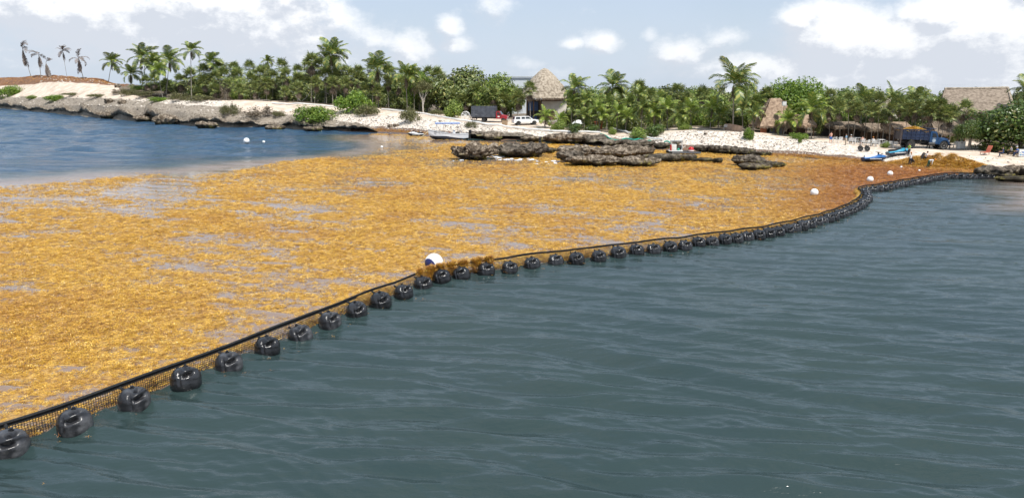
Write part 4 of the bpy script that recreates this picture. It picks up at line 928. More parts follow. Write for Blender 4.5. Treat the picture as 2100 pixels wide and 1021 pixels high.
# trunks have unit height and unit radius 1 => scaled (radius, radius, height); bend is applied as a lean of the whole palm
TR = [trunk_mesh(BARK, 0, seed=i) for i in range(3)]
GP = 'palms along the shore'
def palm(kind, px, pyt, dd=None, lean=0., label='', L=None, n=None, wind=.35, pyb=None, group=GP, name=None, young=False, dead=4, rise=.62):
    """crown centre at pixel (px, pyt); foot dd metres behind the waterline or on pixel row pyb"""
    base = hitd(px, dd) if pyb is None else hit(px, pyb)
    top = at_Y(px, pyt, base.y)
    if lean:   # foot offset in pixels
        b2 = hitd(px + lean, dd) if pyb is None else hit(px + lean, pyb)
        base = Vector((b2.x, b2.y, b2.z)); top = at_Y(px, pyt, base.y)
    base.z -= .15; h = max(.35, (top - base).length)
    is_c = kind == 'coconut'
    o = thing(name or (kind + '_palm'), label, 'palm tree', base, 0, group)
    t = ob('trunk', random.choice(TR), o); r = (.26 if is_c else .16) * random.uniform(.9, 1.15); r *= min(1.2, .7 + h * .05); t.scale = (r, r, h)
    t.rotation_euler = (top - base).to_track_quat('Z', 'Y').to_euler()
    c = top - base
    if is_c:
        L = L or 3.4; n = n or random.randint(16, 20); ga = random.uniform(0, 6)
        for i in range(n):
            f = i / (n - 1); az = ga + i * 2.399; el = 1.35 - 1.55 * f + random.uniform(-.12, .12)
            dx = Vector((math.cos(az), math.sin(az), 0)); dv = (dx * math.cos(el) + Vector((0, 0, math.sin(el))) + Vector((wind * (1 - .4 * f), .05, 0))).normalized()
            a2 = math.atan2(dv.y, dv.x); e2 = math.asin(max(-1, min(1, dv.z)))
            me = random.choice((FY_UP if young else FR_UP) if f < .3 else (FY_MID if young else FR_MID) if f < .82 else FR_OLD)
            q = ob('frond', me, o); q.location = c; l_ = 1.15 * L * random.uniform(.85, 1.1) * (.8 if f < .12 else 1); q.scale = (l_, l_, l_); q.rotation_euler = Euler((random.uniform(-.35, .35), -e2 + .18, a2), 'XYZ')
        for i in range(dead):
            q = ob('dead_frond', random.choice(FR_DEAD), o); q.location = c - Vector((0, 0, .1)); l_ = L * random.uniform(.5, .85); q.scale = (l_, l_, l_); q.rotation_euler = Euler((random.uniform(-.4, .4), random.uniform(.9, 1.4), random.uniform(0, 6.28)), 'XYZ')
    else:
        L = (L or 1.35) * 1.32; n = n or random.randint(24, 30); ga = random.uniform(0, 6)
        for i in range(n):
            f = i / (n - 1); az = ga + i * 2.399; el = 1.35 - 2.0 * f + random.uniform(-.2, .2)
            q = ob('fan_leaf', random.choice(FN), o); q.location = c + Vector((0, 0, .1 - .25 * f)); l_ = L * random.uniform(.8, 1.15); q.scale = (l_, l_, l_)
            q.rotation_euler = Euler((random.uniform(-.5, .5), -el, az), 'XYZ')
        for i in range(dead + 3):
            q = ob('dead_leaf', random.choice(FN_D), o); q.location = c - Vector((0, 0, random.uniform(.15, .9))); l_ = L * random.uniform(.7, 1.1); q.scale = (l_, l_, l_); q.rotation_euler = Euler((random.uniform(-.5, .5), random.uniform(1.0, 1.5), random.uniform(0, 6.28)), 'XYZ')
    return o
def dead_palm(px, pyt, pyb, lean, label, n, L, hang, bend=0):
    base = hit(px + lean, pyb); top = at_Y(px, pyt, base.y); base.z -= .3
    o = thing('dead_palm', label, 'palm tree', base, 0, 'dead palms on the headland heap'); h = (top - base).length
    t = ob('trunk', random.choice(TR), o); t.scale = (.34, .34, h); t.rotation_euler = (top - base).to_track_quat('Z', 'Y').to_euler()
    for i in range(n):
        f = i / max(1, n - 1); hg = random.random() < hang
        q = ob('dead_frond', random.choice(FR_HANG if hg else FR_GREY), o); az = i * 2.399 + px; el = random.uniform(-1.45, -1.15) if hg else random.uniform(-.5, 1.4)
        dv = Vector((math.cos(az) * math.cos(el) + (.35 if not hg else .1), math.sin(az) * math.cos(el), math.sin(el)))
        q.location = top - base - Vector((0, 0, random.uniform(0, .22) * h * (hang if hg else .1))); l_ = 1.5 * L * random.uniform(.7, 1.1); q.scale = (l_, l_, l_)
        q.rotation_euler = Euler((random.uniform(-.6, .6), -math.asin(max(-1, min(1, dv.z / dv.length))) + .1, math.atan2(dv.y, dv.x)), 'XYZ')
    return o
# --- the dead row on the left
dead_palm(46, 100, 158, 18, 'tallest dead palm, leftmost on the heap, brown fronds hanging down its leaning trunk', 22, 4.2, .7)
dead_palm(79, 112, 159, 5, 'short dead palm second from the left on the heap', 16, 3.4, .55)
dead_palm(94, 128, 158, 10, 'stooped dead palm with all its fronds hanging, between the second and fourth trunks', 16, 3.6, .95)
dead_palm(128, 104, 156, 11, 'dead palm with arching grey fronds on a bare leaning trunk, fourth on the heap', 19, 4.0, .35)
dead_palm(161, 120, 161, 10, 'dying palm rightmost on the heap, green tuft above a skirt of dead fronds', 18, 3.4, .6)
# --- named coconut palms: px, crown row, metres behind waterline, lean, frond length, label
for a in [(229, 128, 80, 1, 4.4, 'lone green coconut palm on the headland between the dead palms and the grove'),
          (290, 118, 46, 8, 5.0, 'large dark coconut palm topping the leftmost clump of the grove'),
          (268, 152, 44, 6, 3.8, 'drooping coconut palm at the left edge of the leftmost clump'),
          (312, 132, 44, 2, 4.2, 'coconut palm leaning beside the large dark one in the leftmost clump'),
          (322, 145, 26, 16, 3.2, 'short yellowish coconut palm with a leaning trunk in front of the leftmost clump'),
          (347, 126, 38, -2, 4.4, 'coconut palm with wind swept fronds right of the leftmost clump'),
          (391, 104, 24, 5, 3.0, 'thin tall coconut palm with a bare trunk standing above the left grove'),
          (431, 128, 48, 0, 3.4, 'coconut palm standing above the grove right of the thin tall one'),
          (548, 127, 80, 0, 2.4, 'small distant palm crown showing above the middle of the left grove'),
          (680, 112, 36, 4, 4.6, 'tallest coconut palm of the grove, fronds blown to the right above the bright bushes'),
          (774, 142, 30, 3, 4.4, 'big coconut palm with long drooping fronds left of the dark round tree'),
          (832, 156, 26, 4, 3.9, 'coconut palm with yellowing lower fronds beside the half bare tree'),
          (668, 122, 40, 0, 3.6, 'ragged coconut palm with bare upright stalks just left of the tallest one'),
          (1178, 182, 22, 4, 3.0, 'coconut palm just right of the tall thatched hut'),
          (1256, 178, 30, 2, 3.3, 'coconut palm with blown fronds standing above the trees right of the hut'),
          (1505, 172, 13, 0, 3.9, 'tall coconut palm standing alone above the curved wall'),
          (1664, 224, 13.5, 4, 2.8, 'slender coconut palm with a pale trunk in front of the low thatched roof'),
          (1614, 248, 12.5, -6, 2.2, 'small coconut palm in front of the orange brown post'),
          (1768, 206, 26, 0, 2.6, 'coconut palm with blown fronds behind the shirtless man'),
          (1880, 207, 28, 0, 2.6, 'coconut palm with a blown crown above the blue dump truck'),
          (1828, 206, 30, 2, 2.6, 'coconut palm behind the small far thatched peak'),
          (1118, 240, 14, 0, 2.1, 'young coconut palm with yellow green fronds in front of the white pickup'),
          (1148, 246, 15, 0, 1.8, 'small young coconut palm left of the white sunshade')]:
    palm('coconut', a[0], a[1], a[2], a[3], a[5], a[4] * 1.05, young=a[0] in (322, 1118, 1148, 1664, 1614))
# coconut palms of the planted bank right of the hut
YB = [(1172, 214), (1200, 206), (1222, 222), (1246, 212), (1266, 230), (1290, 214), (1318, 222), (1342, 236), (1368, 222), (1392, 236), (1416, 224), (1230, 240), (1194, 238), (1460, 222), (1475, 240), (1545, 232), (1548, 210), (1590, 250), (1522, 214), (1285, 240), (1310, 196), (1356, 206)]
for i, (x, y) in enumerate(YB):
    lft = 'right of the white sunshade' if x < 1260 else 'above the green creeper' if x < 1350 else 'above the white sand bank' if x < 1480 else 'between the tall lone palm and the low thatch'
    palm('coconut', x, y, (14 if y > 216 else 20) + (i % 3) * 1.2, random.uniform(-3, 3), f'{"low" if y > 230 else "mid height" if y > 212 else "taller"} planted coconut palm {lft}', random.uniform(1.9, 2.5), young=y > 218 and i % 3 > 0, dead=2)
# fan palms of the left grove (grey skirts, dark trunks) in three ranks
def mark(x):
    for a, t in ((345, 'behind the leaning palm'), (415, 'beside the thin tall palm'), (500, 'above the spiky olive bush'), (575, 'above the dry brown bush'), (665, 'above the wide bright bush'), (735, 'beside the tallest palm'), (810, 'beside the big drooping palm'), (900, 'left of the dark round tree'), (1060, 'behind the red truck'), (1260, 'by the white sunshade'), (1350, 'above the wide creeper'), (1480, 'above the white sand bank'), (1600, 'by the curved wall'), (1720, 'by the shirtless man'), (1775, 'above the wheeled trolley'), (1835, 'left of the blue truck'), (1895, 'above the blue truck bed'), (1960, 'above the blue truck cab'), (9999, 'at the right edge')):
        if x < a: return t
def rank(x0, x1, step, dd, dp, rows, where, dead=4, L=1.5, nsk=0):
    x = x0
    while x < x1:
        y = np.interp(x, *zip(*rows)) + random.uniform(-7, 11)
        palm('fan', x, y, dd + random.uniform(-dp, dp), random.uniform(-3, 3), where + ' ' + mark(x), L * random.uniform(.9, 1.2), dead=dead)
        x += step * random.uniform(.7, 1.3)
TOP = [(260, 150), (330, 152), (420, 142), (470, 136), (540, 140), (600, 146), (650, 134), (720, 140), (800, 150), (880, 158)]
rank(418, 900, 27, 52, 4, TOP, 'fan palm against the sky at the back', 4, 1.9)
rank(300, 890, 24, 38, 3, [(x, y + 16) for x, y in TOP], 'fan palm with a brown skirt inside the grove', 6, 1.8)
rank(405, 780, 30, 28.5, 1.5, [(x, y + 36) for x, y in TOP], 'slim trunked fan palm at the front of the grove', 6, 1.5)
palm('fan', 638, 126, 34, 2, 'shaggy fan palm with a long dead skirt left of the tallest coconut palm', 2.2, dead=12)
palm('fan', 1086, 182, 24, 2, 'single fan palm standing in front of the thatched cone roof', 1.5, dead=5)
palm('fan', 1063, 202, 26, -2, 'fan palm with a thick dead skirt beside the white pickup', 1.7, dead=9)
for i, (x, y) in enumerate([(975, 186), (992, 202), (1012, 196), (1032, 206), (955, 204), (1002, 214), (935, 200)]): palm('fan', x, y, 40 - i % 3, random.uniform(-2, 2), f'{"short" if y > 199 else "tall"} fan palm in front of the dark round tree behind the red truck', 1.8, dead=6)
for i, (x, y) in enumerate([(1310, 182), (1390, 190), (1440, 196), (1408, 208), (1270, 196), (1335, 200), (1572, 196), (1560, 214)]): palm('fan', x, y, 30 + i % 3, random.uniform(-2, 2), 'fan palm behind the planted coconut palms ' + mark(x), 1.5, dead=4)
FP = [(1704, 198), (1722, 222), (1740, 206), (1758, 224), (1780, 212), (1790, 228), (1802, 208), (1815, 238), (1846, 214), (1862, 226), (1880, 222), (1896, 220), (1912, 226), (1930, 222), (1938, 236), (1950, 234), (1700, 220), (1828, 226), (1908, 222), (1872, 206)]
for i, (x, y) in enumerate(FP): palm('fan', x, y, (15.5 if y > 220 else 19) + (i % 2), random.uniform(-4, 6), f'{"short" if y > 221 else "tall"} fan palm with a bare trunk ' + mark(x), 1.15, dead=3)
palm('fan', 1979, 224, 21, -4, 'fan palm in front of the right end of the large thatched roof', 1.25, dead=3)
palm('coconut', 2104, 186, 34, 2, 'palm crown entering at the right edge above the big sea grape', 2.6)

# --- broad leaved crowns
def crown_mesh(kind, lobes, n, ls, seed, rag=.2, hollow=.55):
    q = np.random.default_rng(seed); V = []; Fq = []
    c = q.normal(0, 1, (lobes, 3)); c /= np.linalg.norm(c, axis=1)[:, None]; c *= q.uniform(.35, .78, (lobes, 1)); c[:, 2] = np.abs(c[:, 2]) * .95 - .12
    rad = q.uniform(.26, .44, lobes)
    li = q.integers(0, lobes, n); d = q.normal(0, 1, (n, 3)); d[:, 2] += .35; d /= np.linalg.norm(d, axis=1)[:, None]
    P = c[li] + d * (rad[li] * (hollow + (1 - hollow) * q.random(n) ** .5) * (1 + rag * q.normal(0, .35, n)))[:, None]
    out = P / (np.linalg.norm(P, axis=1)[:, None] + 1e-6)
    nr = d * .7 + out * .3 + q.normal(0, .55, (n, 3)); nr /= np.linalg.norm(nr, axis=1)[:, None]
    t = np.cross(nr, q.normal(0, 1, (n, 3))); t /= np.linalg.norm(t, axis=1)[:, None]; b = np.cross(nr, t); s_ = ls * q.uniform(.6, 1.3, (n, 1))
    V = np.stack([P - t * s_, P + b * s_ * .55 + nr * s_ * .15, P + t * s_, P - b * s_ * .55 + nr * s_ * .15], 1).reshape(-1, 3)
    me = npmesh('crown', V, np.arange(4 * n).reshape(-1, 4), False); me.materials.append(LEAF[kind]); return me
CR = {k_: [crown_mesh(k_, 26, 7500, .048, i) for i in range(2)] for k_ in ('dark', 'mid', 'bright')}
CR['grape'] = [crown_mesh('grape', 44, 16000, .042, 7, .10)]; CR['dome'] = [crown_mesh('bright', 60, 15000, .036, 9, .08, .8)]
BU = {'bright': [crown_mesh('bright', 13, 2600, .062, 21 + i, .4) for i in range(2)], 'mid': [crown_mesh('mid', 13, 2600, .062, 31, .4)], 'olive': [crown_mesh('olive', 12, 1900, .055, 41, .8, .2)], 'dry': [crown_mesh('dry', 12, 1500, .05, 51, .9, .1)], 'grape': [crown_mesh('grape', 14, 2400, .07, 61, .3)], 'dark': [crown_mesh('dark', 13, 2400, .065, 71, .35)]}
def limbs(h, w, m, n=6, seed=0, r=.2):
    q = random.Random(seed); b = MB(); b.tube([(0, 0, -.3), (q.uniform(-.1, .1), 0, h * .25), (q.uniform(-.2, .2), q.uniform(-.2, .2), h * .5)], [r * 1.3, r, r * .75], 7)
    for i in range(n):
        a = i * 2.4 + q.random(); s_ = h * q.uniform(.2, .45); e = Vector((math.cos(a) * w * q.uniform(.35, .7), math.sin(a) * w * q.uniform(.3, .6), h * q.uniform(.6, .95)))
        p0 = Vector((0, 0, s_)); b.tube([p0, p0.lerp(e, .5) + Vector((0, 0, q.uniform(-.2, .3))), e], [r * .55, r * .35, r * .1], 5)
    return b.mesh('trunk', True)
def tree(kind, px, pyt, wpx, dd, label, deep=.8, low=.0, group='trees behind the beach', name='broadleaf_tree', trunk_m=None):
    b = hitd(px, dd); ppm = F / (b.y * CP + HC * SP); top = at_Y(px, pyt, b.y); h = max(1., top.z - b.z); w = wpx / ppm / 2
    o = thing(name, label, 'tree', b, 0, group)
    t = limbs(h, w, BARKB, 6, int(px), .12 + .018 * h); t.materials.append(trunk_m or BARKB); ob('trunk', t, o)
    c = ob('crown', random.choice(CR[kind]), o); ch = h * (1 - low); c.scale = (w / .98, w / .98 * deep, ch / 1.27); c.location = (0, 0, h * low + ch * .36); c.rotation_euler.z = random.uniform(-.4, .4)
    return o
def bush(kind, px, pyb, wpx, hpx, label, deep=.8, dd=None, group='bushes on the shore', sub=True):
    b = hit(px, pyb) if dd is None else hitd(px, dd); ppm = F / (b.y * CP + HC * SP); w, h = wpx / ppm / 2, hpx / ppm
    o = thing('shrub', label, 'shrub', b, 0, group); c = ob('foliage', random.choice(BU[kind]), o); c.scale = (w / .95, w / .95 * deep, h / 1.15); c.location = (0, 0, h * .22); c.rotation_euler.z = random.uniform(0, 6)
    t = limbs(h * .8, w, BARKB, 5, int(px * 3 + pyb), .035 + .01 * h); t.name = 'stem'; t.materials.append(BARKB); ob('stem', t, o); return o
tree('dark', 945, 138, 150, 46, 'large dark round headed tree behind the grey truck bed', .8, .08)
tree('dark', 905, 152, 90, 44, 'dark tree crown at the left shoulder of the large round one', .8, .05)
tree('mid', 1012, 152, 110, 42, 'lighter green round tree between the dark tree and the thatched hut', .8, .1)
tree('mid', 1048, 176, 62, 48, 'green tree filling the gap left of the thatched hut', .8, .05)
tree('bright', 862, 146, 60, 40, 'bright green tree top between the palms and the large dark tree', .8, .15)
tree('dome', 1628, 166, 150, 34, 'wind shaped bright green sea grape dome behind the steep thatch', .9, .02)
tree('mid', 1330, 180, 110, 44, 'bright tree top in the middle of the planted bank', .8, .1)
tree('mid', 1440, 184, 120, 46, 'rounded green tree top left of the tall lone palm', .8, .1)
tree('mid', 1240, 192, 90, 48, 'low green tree top behind the palms right of the hut', .8, .1)
tree('dark', 1385, 196, 90, 42, 'dark green tree behind the palms above the white sand bank', .8, .1)
tree('mid', 1735, 196, 90, 34, 'green broadleaf tree top behind the white chairs', .8, .1)
tree('bright', 1720, 200, 50, 32, 'light green leafy tree beside the bright dome', .8, .1)
tree('dark', 1690, 218, 70, 22, 'dark leafy tree beside the slender pale trunked palm', .8, .05)
tree('dark', 1800, 222, 80, 32, 'dark tree under the small far thatched peak', .8, .05)
tree('dark', 1540, 212, 80, 34, 'dark tree behind the curved wall', .8, .05)
tree('dark', 1890, 226, 110, 30, 'dark tree behind the blue dump truck', .8, .05)
o = tree('grape', 2102, 210, 205, 16.5, 'big spreading sea grape tree over the seated people at the right edge', .75, .12, trunk_m=BARKB)
o = tree('grape', 1996, 248, 66, 15.5, 'smaller sea grape with a stout tan trunk beside the white chest', .8, .34, name='sea_grape')
for i, x in enumerate(range(2150, 2700, 90)): tree('grape', x, 190 + 6 * (i % 2), 150, 22, 'shore tree outside the right edge of the photo')
bx = [(432, 152), (480, 150), (530, 152), (585, 154), (630, 152), (690, 148), (745, 150), (800, 156), (850, 158), (390, 160), (350, 164)]
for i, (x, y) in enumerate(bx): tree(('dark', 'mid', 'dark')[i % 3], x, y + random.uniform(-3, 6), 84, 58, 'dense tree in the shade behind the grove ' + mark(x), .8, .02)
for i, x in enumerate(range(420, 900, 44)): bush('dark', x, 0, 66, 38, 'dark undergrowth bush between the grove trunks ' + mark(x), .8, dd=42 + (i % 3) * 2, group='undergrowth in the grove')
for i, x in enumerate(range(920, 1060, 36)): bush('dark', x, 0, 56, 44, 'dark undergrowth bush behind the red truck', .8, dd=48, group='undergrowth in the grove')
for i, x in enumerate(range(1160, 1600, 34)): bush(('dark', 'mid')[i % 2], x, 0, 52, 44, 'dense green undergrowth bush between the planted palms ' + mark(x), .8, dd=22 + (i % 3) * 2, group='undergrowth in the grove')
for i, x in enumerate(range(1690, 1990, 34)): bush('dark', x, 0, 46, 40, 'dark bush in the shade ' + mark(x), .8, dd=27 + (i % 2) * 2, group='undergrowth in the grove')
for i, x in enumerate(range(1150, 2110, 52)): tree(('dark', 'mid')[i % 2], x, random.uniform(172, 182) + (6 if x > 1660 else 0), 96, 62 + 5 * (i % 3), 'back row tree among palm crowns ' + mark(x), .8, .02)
# half bare tree
b = hit(868, 232); o = thing('half_bare_tree', 'pale barked half bare tree with thin yellow green leaves beside the dark round tree', 'tree', b); t = limbs(7.2, 2.6, DEADW, 10, 4, .17); t.materials.append(DEADW); ob('trunk', t, o)
c = ob('crown', BU['olive'][0], o); c.scale = (2.6, 2.2, 2.6); c.location = (0, 0, 5.6)
# --- named bushes: kind, px, foot row, w, h
for a in [('bright', 16, 199, 66, 24, 'large green bush at the left edge of the headland'), ('bright', 112, 207, 56, 13, 'bright low bush on the headland rock right of the edge bush'), ('mid', 66, 204, 40, 8, 'thin strip of green scrub between the two headland bushes'),
          ('olive', 265, 196, 44, 18, 'olive scrub left of the leftmost palm clump'), ('bright', 285, 184, 44, 12, 'bright leafy scrub under the leftmost palms'), ('bright', 322, 208, 46, 11, 'low bright green bush on the rock below the leaning palm'), ('olive', 372, 206, 60, 22, 'olive scrub below the thin tall palm'), ('mid', 350, 190, 50, 18, 'green scrub behind the leaning palm'), ('bright', 412, 196, 46, 22, 'yellow green bush under the grove right of the thin tall palm'), ('olive', 200, 200, 46, 9, 'patch of thin grass like scrub on the headland sand'),
          ('olive', 300, 199, 60, 16, 'olive scrub on the slope below the leftmost palm clump'), ('olive', 410, 208, 60, 16, 'low olive scrub below the grove right of the thin tall palm'), ('dry', 245, 193, 50, 12, 'brown dry scrub on the headland between the sand and the palms'), ('olive', 150, 196, 50, 7, 'faint dry grass patch on the headland above the bright low bush'), ('bright', 395, 199, 44, 14, 'bright leafy clump at the foot of the thin tall palm'),
          ('olive', 472, 236, 52, 28, 'spiky olive bush on the sand bank left of the dry bush'), ('dry', 535, 240, 76, 26, 'dry leafless brown bush on the sand bank'), ('olive', 572, 240, 34, 16, 'yellowing end of scrub beside the dry bush'), ('bright', 640, 249, 122, 34, 'wide bright green bush on the sand bank above the brown water'), ('mid', 490, 205, 50, 26, 'dark green bush at the grove edge behind the spiky olive one'), ('dry', 462, 205, 40, 36, 'bare twiggy shrub at the grove edge'),
          ('bright', 722, 232, 84, 46, 'tall feathery light green bush below the tallest palm'), ('olive', 752, 238, 60, 30, 'feathery bush spilling down the sand right of the tall light green one'), ('olive', 842, 250, 48, 36, 'upright olive green bush on the sand left of the white boat'), ('mid', 932, 241, 56, 34, 'rounded green bush left of the white spoked reel'), ('olive', 895, 236, 40, 14, 'low dry scrub along the track left of the rounded bush'), ('olive', 967, 262, 34, 16, 'small sparse sapling on the rubble above the boat'),
          ('mid', 1148, 270, 44, 24, 'grey green bush left of the white sunshade'), ('grape', 1180, 272, 50, 22, 'leafy creeper below the white sunshade'), ('grape', 1215, 272, 44, 18, 'leafy creeper between the sunshade and the orange stand'), ('mid', 1255, 276, 26, 14, 'small round bush below the orange stand'), ('mid', 1312, 283, 70, 20, 'wide green creeper spreading down the sand left of the white bank'), ('grape', 1348, 276, 60, 24, 'grey green creeper at the top left of the white bank'), ('dark', 1290, 268, 60, 34, 'dark bush above the wide creeper'), ('bright', 1432, 256, 56, 44, 'feathery pale green bush left of the curved wall'), ('mid', 1400, 266, 40, 14, 'low dark hedge on the top of the white bank'),
          ('bright', 1533, 286, 28, 30, 'small upright bush at the right end of the white bank'), ('bright', 1636, 285, 44, 16, 'leafy plants in front of the low thatch'), ('bright', 1640, 294, 10, 14, 'tiny green sapling alone on the sand left of the shirtless man'), ('mid', 1818, 303, 26, 12, 'low spiky plant by the white chairs left of the truck'), ('dark', 2046, 309, 110, 20, 'dark bush in the shade behind the seated people'), ('olive', 1470, 256, 36, 22, 'pale leafy shrub in front of the curved wall')]:
    bush(*a)
# ================================================================== BUILDINGS
def thatchmat(name, c1, c2):
    m = mat(name, c1, c2, 2.2, .95, .9, 5, spec=.1, ramp=(.36, .62), det=8); return m
THATCH = thatchmat('pale_thatch', (.42, .36, .285), (.22, .18, .135)); THATCHB = thatchmat('brown_thatch', (.24, .19, .145), (.115, .088, .065)); THATCHR = thatchmat('reddish_thatch', (.38, .28, .20), (.20, .14, .10))
PLASTER = mat('cream_plaster', (.60, .56, .48), (.52, .48, .41), 1.2, .9, .1); WHITEW = mat('white_render', (.60, .64, .67), (.55, .59, .62), .8, .85)
BROWNW = mat('brown_wood', (.20, .125, .075), (.11, .07, .045), 3, .75, .3, 12, stretch=(1, 1, 5)); REDW = mat('red_brown_wood', (.30, .10, .045), (.19, .065, .03), 3, .7, .3, 10)
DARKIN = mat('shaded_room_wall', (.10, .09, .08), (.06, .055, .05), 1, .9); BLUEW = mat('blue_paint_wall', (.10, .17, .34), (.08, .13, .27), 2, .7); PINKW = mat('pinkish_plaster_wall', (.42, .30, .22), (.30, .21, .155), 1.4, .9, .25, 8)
CONC = mat('track_concrete', (.5, .46, .40), (.38, .35, .3), 2, .9)
def thatch(name, faces, m, parent, course=.45, amp=.09, res=.22, seed=0):
    """each face: (eave left, eave right, ridge right, ridge left); a coursed, ragged skin with thickness"""
    V, Fq = [], []
    for (a, b, c, d) in faces:
        a, b, c, d = map(Vector, (a, b, c, d)); nu = max(6, int((b - a).length / res)); nv = max(6, int(((d - a).length + (c - b).length) / 2 / (res * .7)))
        nrm = ((b - a).cross(d - a)); nrm = (nrm if nrm.length > 1e-6 else (c - a).cross(d - a)).normalized()
        if nrm.z < 0: nrm = -nrm
        U, T = np.meshgrid(np.linspace(0, 1, nu), np.linspace(0, 1, nv)); A, B, C, D_ = map(np.array, (a, b, c, d))
        P = (A * (1 - U[..., None]) + B * U[..., None]) * (1 - T[..., None]) + (D_ * (1 - U[..., None]) + C * U[..., None]) * T[..., None]
        hl = T * ((d - a).length + (c - b).length) / 2; saw = 1 - ((hl + .08 * fbm(U * nu * .5, T * 3, s=seed)) / course) % 1
        n = fbm(P[..., 0] * 2.4, P[..., 1] * 2.4, P[..., 2] * 1.2, o=4, s=seed + 1)
        dsp = amp * (saw * .8 + 1.5 * n) + .06
        P = P + np.array(nrm) * dsp[..., None]; P[0, :, 2] += .16 * vn(U[0] * nu * .9, U[0] * 0, s=seed + 4) - .06
        k_ = len(V); V += P.reshape(-1, 3).tolist(); Fq += (gridfaces(nv, nu) + k_).tolist()
        lo = P[0].copy(); lo[:, 2] -= .22; lo -= np.array(nrm) * .12; k2 = len(V); V += lo.tolist()
        for i in range(nu - 1): Fq.append([k_ + i, k2 + i, k2 + i + 1, k_ + i + 1])
    return ob(name, npmesh(name, V, Fq, False), parent, m)
def fringe(edges, m, parent, l=.4, seed=0, step=.09):
    V, Fq = [], []; q = random.Random(seed)
    for a, b in edges:
        a, b = Vector(a), Vector(b); d = (b - a); n = int(d.length / step); dn_ = d.normalized(); o_ = Vector((dn_.y, -dn_.x, 0))
        for i in range(n):
            p = a.lerp(b, (i + q.random()) / n) + o_ * q.uniform(-.08, .08); w = dn_ * q.uniform(.03, .07); e = p + Vector((q.uniform(-.08, .08), q.uniform(-.08, .08), -l * q.uniform(.5, 1.2))); k_ = len(V)
            V += [p - w, p + w, e + w * .4, e - w * .4]; Fq.append((k_, k_ + 1, k_ + 2, k_ + 3))
    o = ob('eave_fringe', npmesh('eave_fringe', [tuple(v) for v in V], Fq, False), parent, m); o['kind'] = 'stuff'; return o

# tall cone roofed hut
def cone_hut():
    b = hitd(1116, 36); ppm = F / (b.y * CP + HC * SP); fz = b.z
    o = thing('thatched_hut', 'tall thatched hut with a steep peaked roof and cream wall behind the white pickup', 'hut', b)
    ez = at_Y(1116, 201, b.y).z - fz; tz = at_Y(1116, 140, b.y).z - fz; hw = 47 / ppm
    # rounded square cone
    nv, nu = 46, 96; T, A_ = np.meshgrid(np.linspace(0, 1, nv), np.linspace(0, 2 * PI, nu, endpoint=False), indexing='ij')
    pr = np.interp(T, [0, .15, .38, .55, .69, .86, .96, 1], [1., .93, .81, .66, .51, .29, .14, .0]); sq = 1 / (np.abs(np.cos(A_ - .5)) ** 5 + np.abs(np.sin(A_ - .5)) ** 5) ** .2; sq = 1 + (sq - 1) * (1 - T) * .8
    Rr = hw * pr * sq * .94; n = fbm(np.cos(A_) * 6, np.sin(A_) * 6, T * 7, o=4, s=201); saw = 1 - (T * 13 + .25 * fbm(np.cos(A_) * 3, np.sin(A_) * 3, T * 5, s=203)) % 1
    Rr = Rr + (.05 * saw + .26 * n) * (1 - T * .6) * (T < .99); Z = ez + (tz - ez) * T + .12 * n * (T < .02)
    P = np.stack([Rr * np.cos(A_), Rr * np.sin(A_), Z], -1); idx = np.arange(nv * nu).reshape(nv, nu); j = np.roll(idx, -1, 1)
    ob('roof', npmesh('roof', P.reshape(-1, 3), np.stack([idx[:-1], j[:-1], j[1:], idx[1:]], -1).reshape(-1, 4), False), o, THATCH)
    rim = [(P[0, i]).tolist() for i in range(0, nu, 2)] + [P[0, 0].tolist()]; fringe(list(zip(rim, rim[1:])), THATCHB, o, .5, 2)
    MB().lathe([(.05, ez + .1), (hw * .9, ez + .06), (hw * .9, ez + .0), (.05, ez + .02)], n=40).build('ceiling', BROWNW, o)
    k = 1 / ppm
    MB().box((19 * k, -2.2, ez * .43), (50 * k, .22, ez * .86), bev=.03).build('front_wall', PLASTER, o)
    MB().box((19 * k, -2.18, ez * .93), (50 * k, .16, ez * .15)).build('louvre_band', BROWNW, o)
    for i in range(9): MB().box(((-4 + 5.8 * i) * k, -2.31, ez * .93), (.05, .08, ez * .14)).build('louvre_post', DARKIN, o)
    MB().box((7 * k, -2.33, ez * .26), (28 * k, .05, ez * .46), bev=.01).build('panel', BROWNW, o)
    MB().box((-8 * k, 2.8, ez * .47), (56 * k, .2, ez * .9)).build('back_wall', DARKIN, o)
    for px in (1062, 1080, 1094, 1107): MB().tube([((px - 1116) * k, -2.3, -.2), ((px - 1116) * k, -2.3, ez + .05)], .12, 8).build('column', DEADW if px == 1062 else BROWNW, o)
    MB().box((-27 * k, -.4, .55), (24 * k, 1.2, 1.1), bev=.03).build('bar_counter', BLUEW, o); MB().box((-27 * k, -.5, 1.14), (26 * k, 1.5, .08)).build('counter_top', BROWNW, o)
    MB().box((-22 * k, 2.66, ez * .62), (20 * k, .06, ez * .4)).build('window', BLUEW, o); MB().box((-22 * k, 2.62, ez * .62), (.07, .05, ez * .4)).build('window_bar', DARKIN, o)
    MB().box((-10 * k, 0, .06), (84 * k, 6, .35)).build('floor_slab', CONC, o)
cone_hut()
b = hitd(1064, 66); ppm = F / (b.y * CP + HC * SP)
o = thing('flat_roofed_building', 'pale flat roofed building showing between the trees and the thatched peak', 'building', b); tz = at_Y(1064, 157, b.y).z - b.z
MB().box((0, 3, tz / 2 - .2), (74 / ppm, 6, tz - .4)).build('wall', WHITEW, o); MB().box((0, 3, tz - .1), (78 / ppm, 6.8, .34), bev=.03).build('roof_slab', mat('roof_edge', (.5, .53, .55), (.42, .45, .47), 1, .8), o)
for x in (-2.4, .6): MB().box((x, -.02, tz * .62), (1.3, .1, 1.2)).build('window', DARKIN, o)

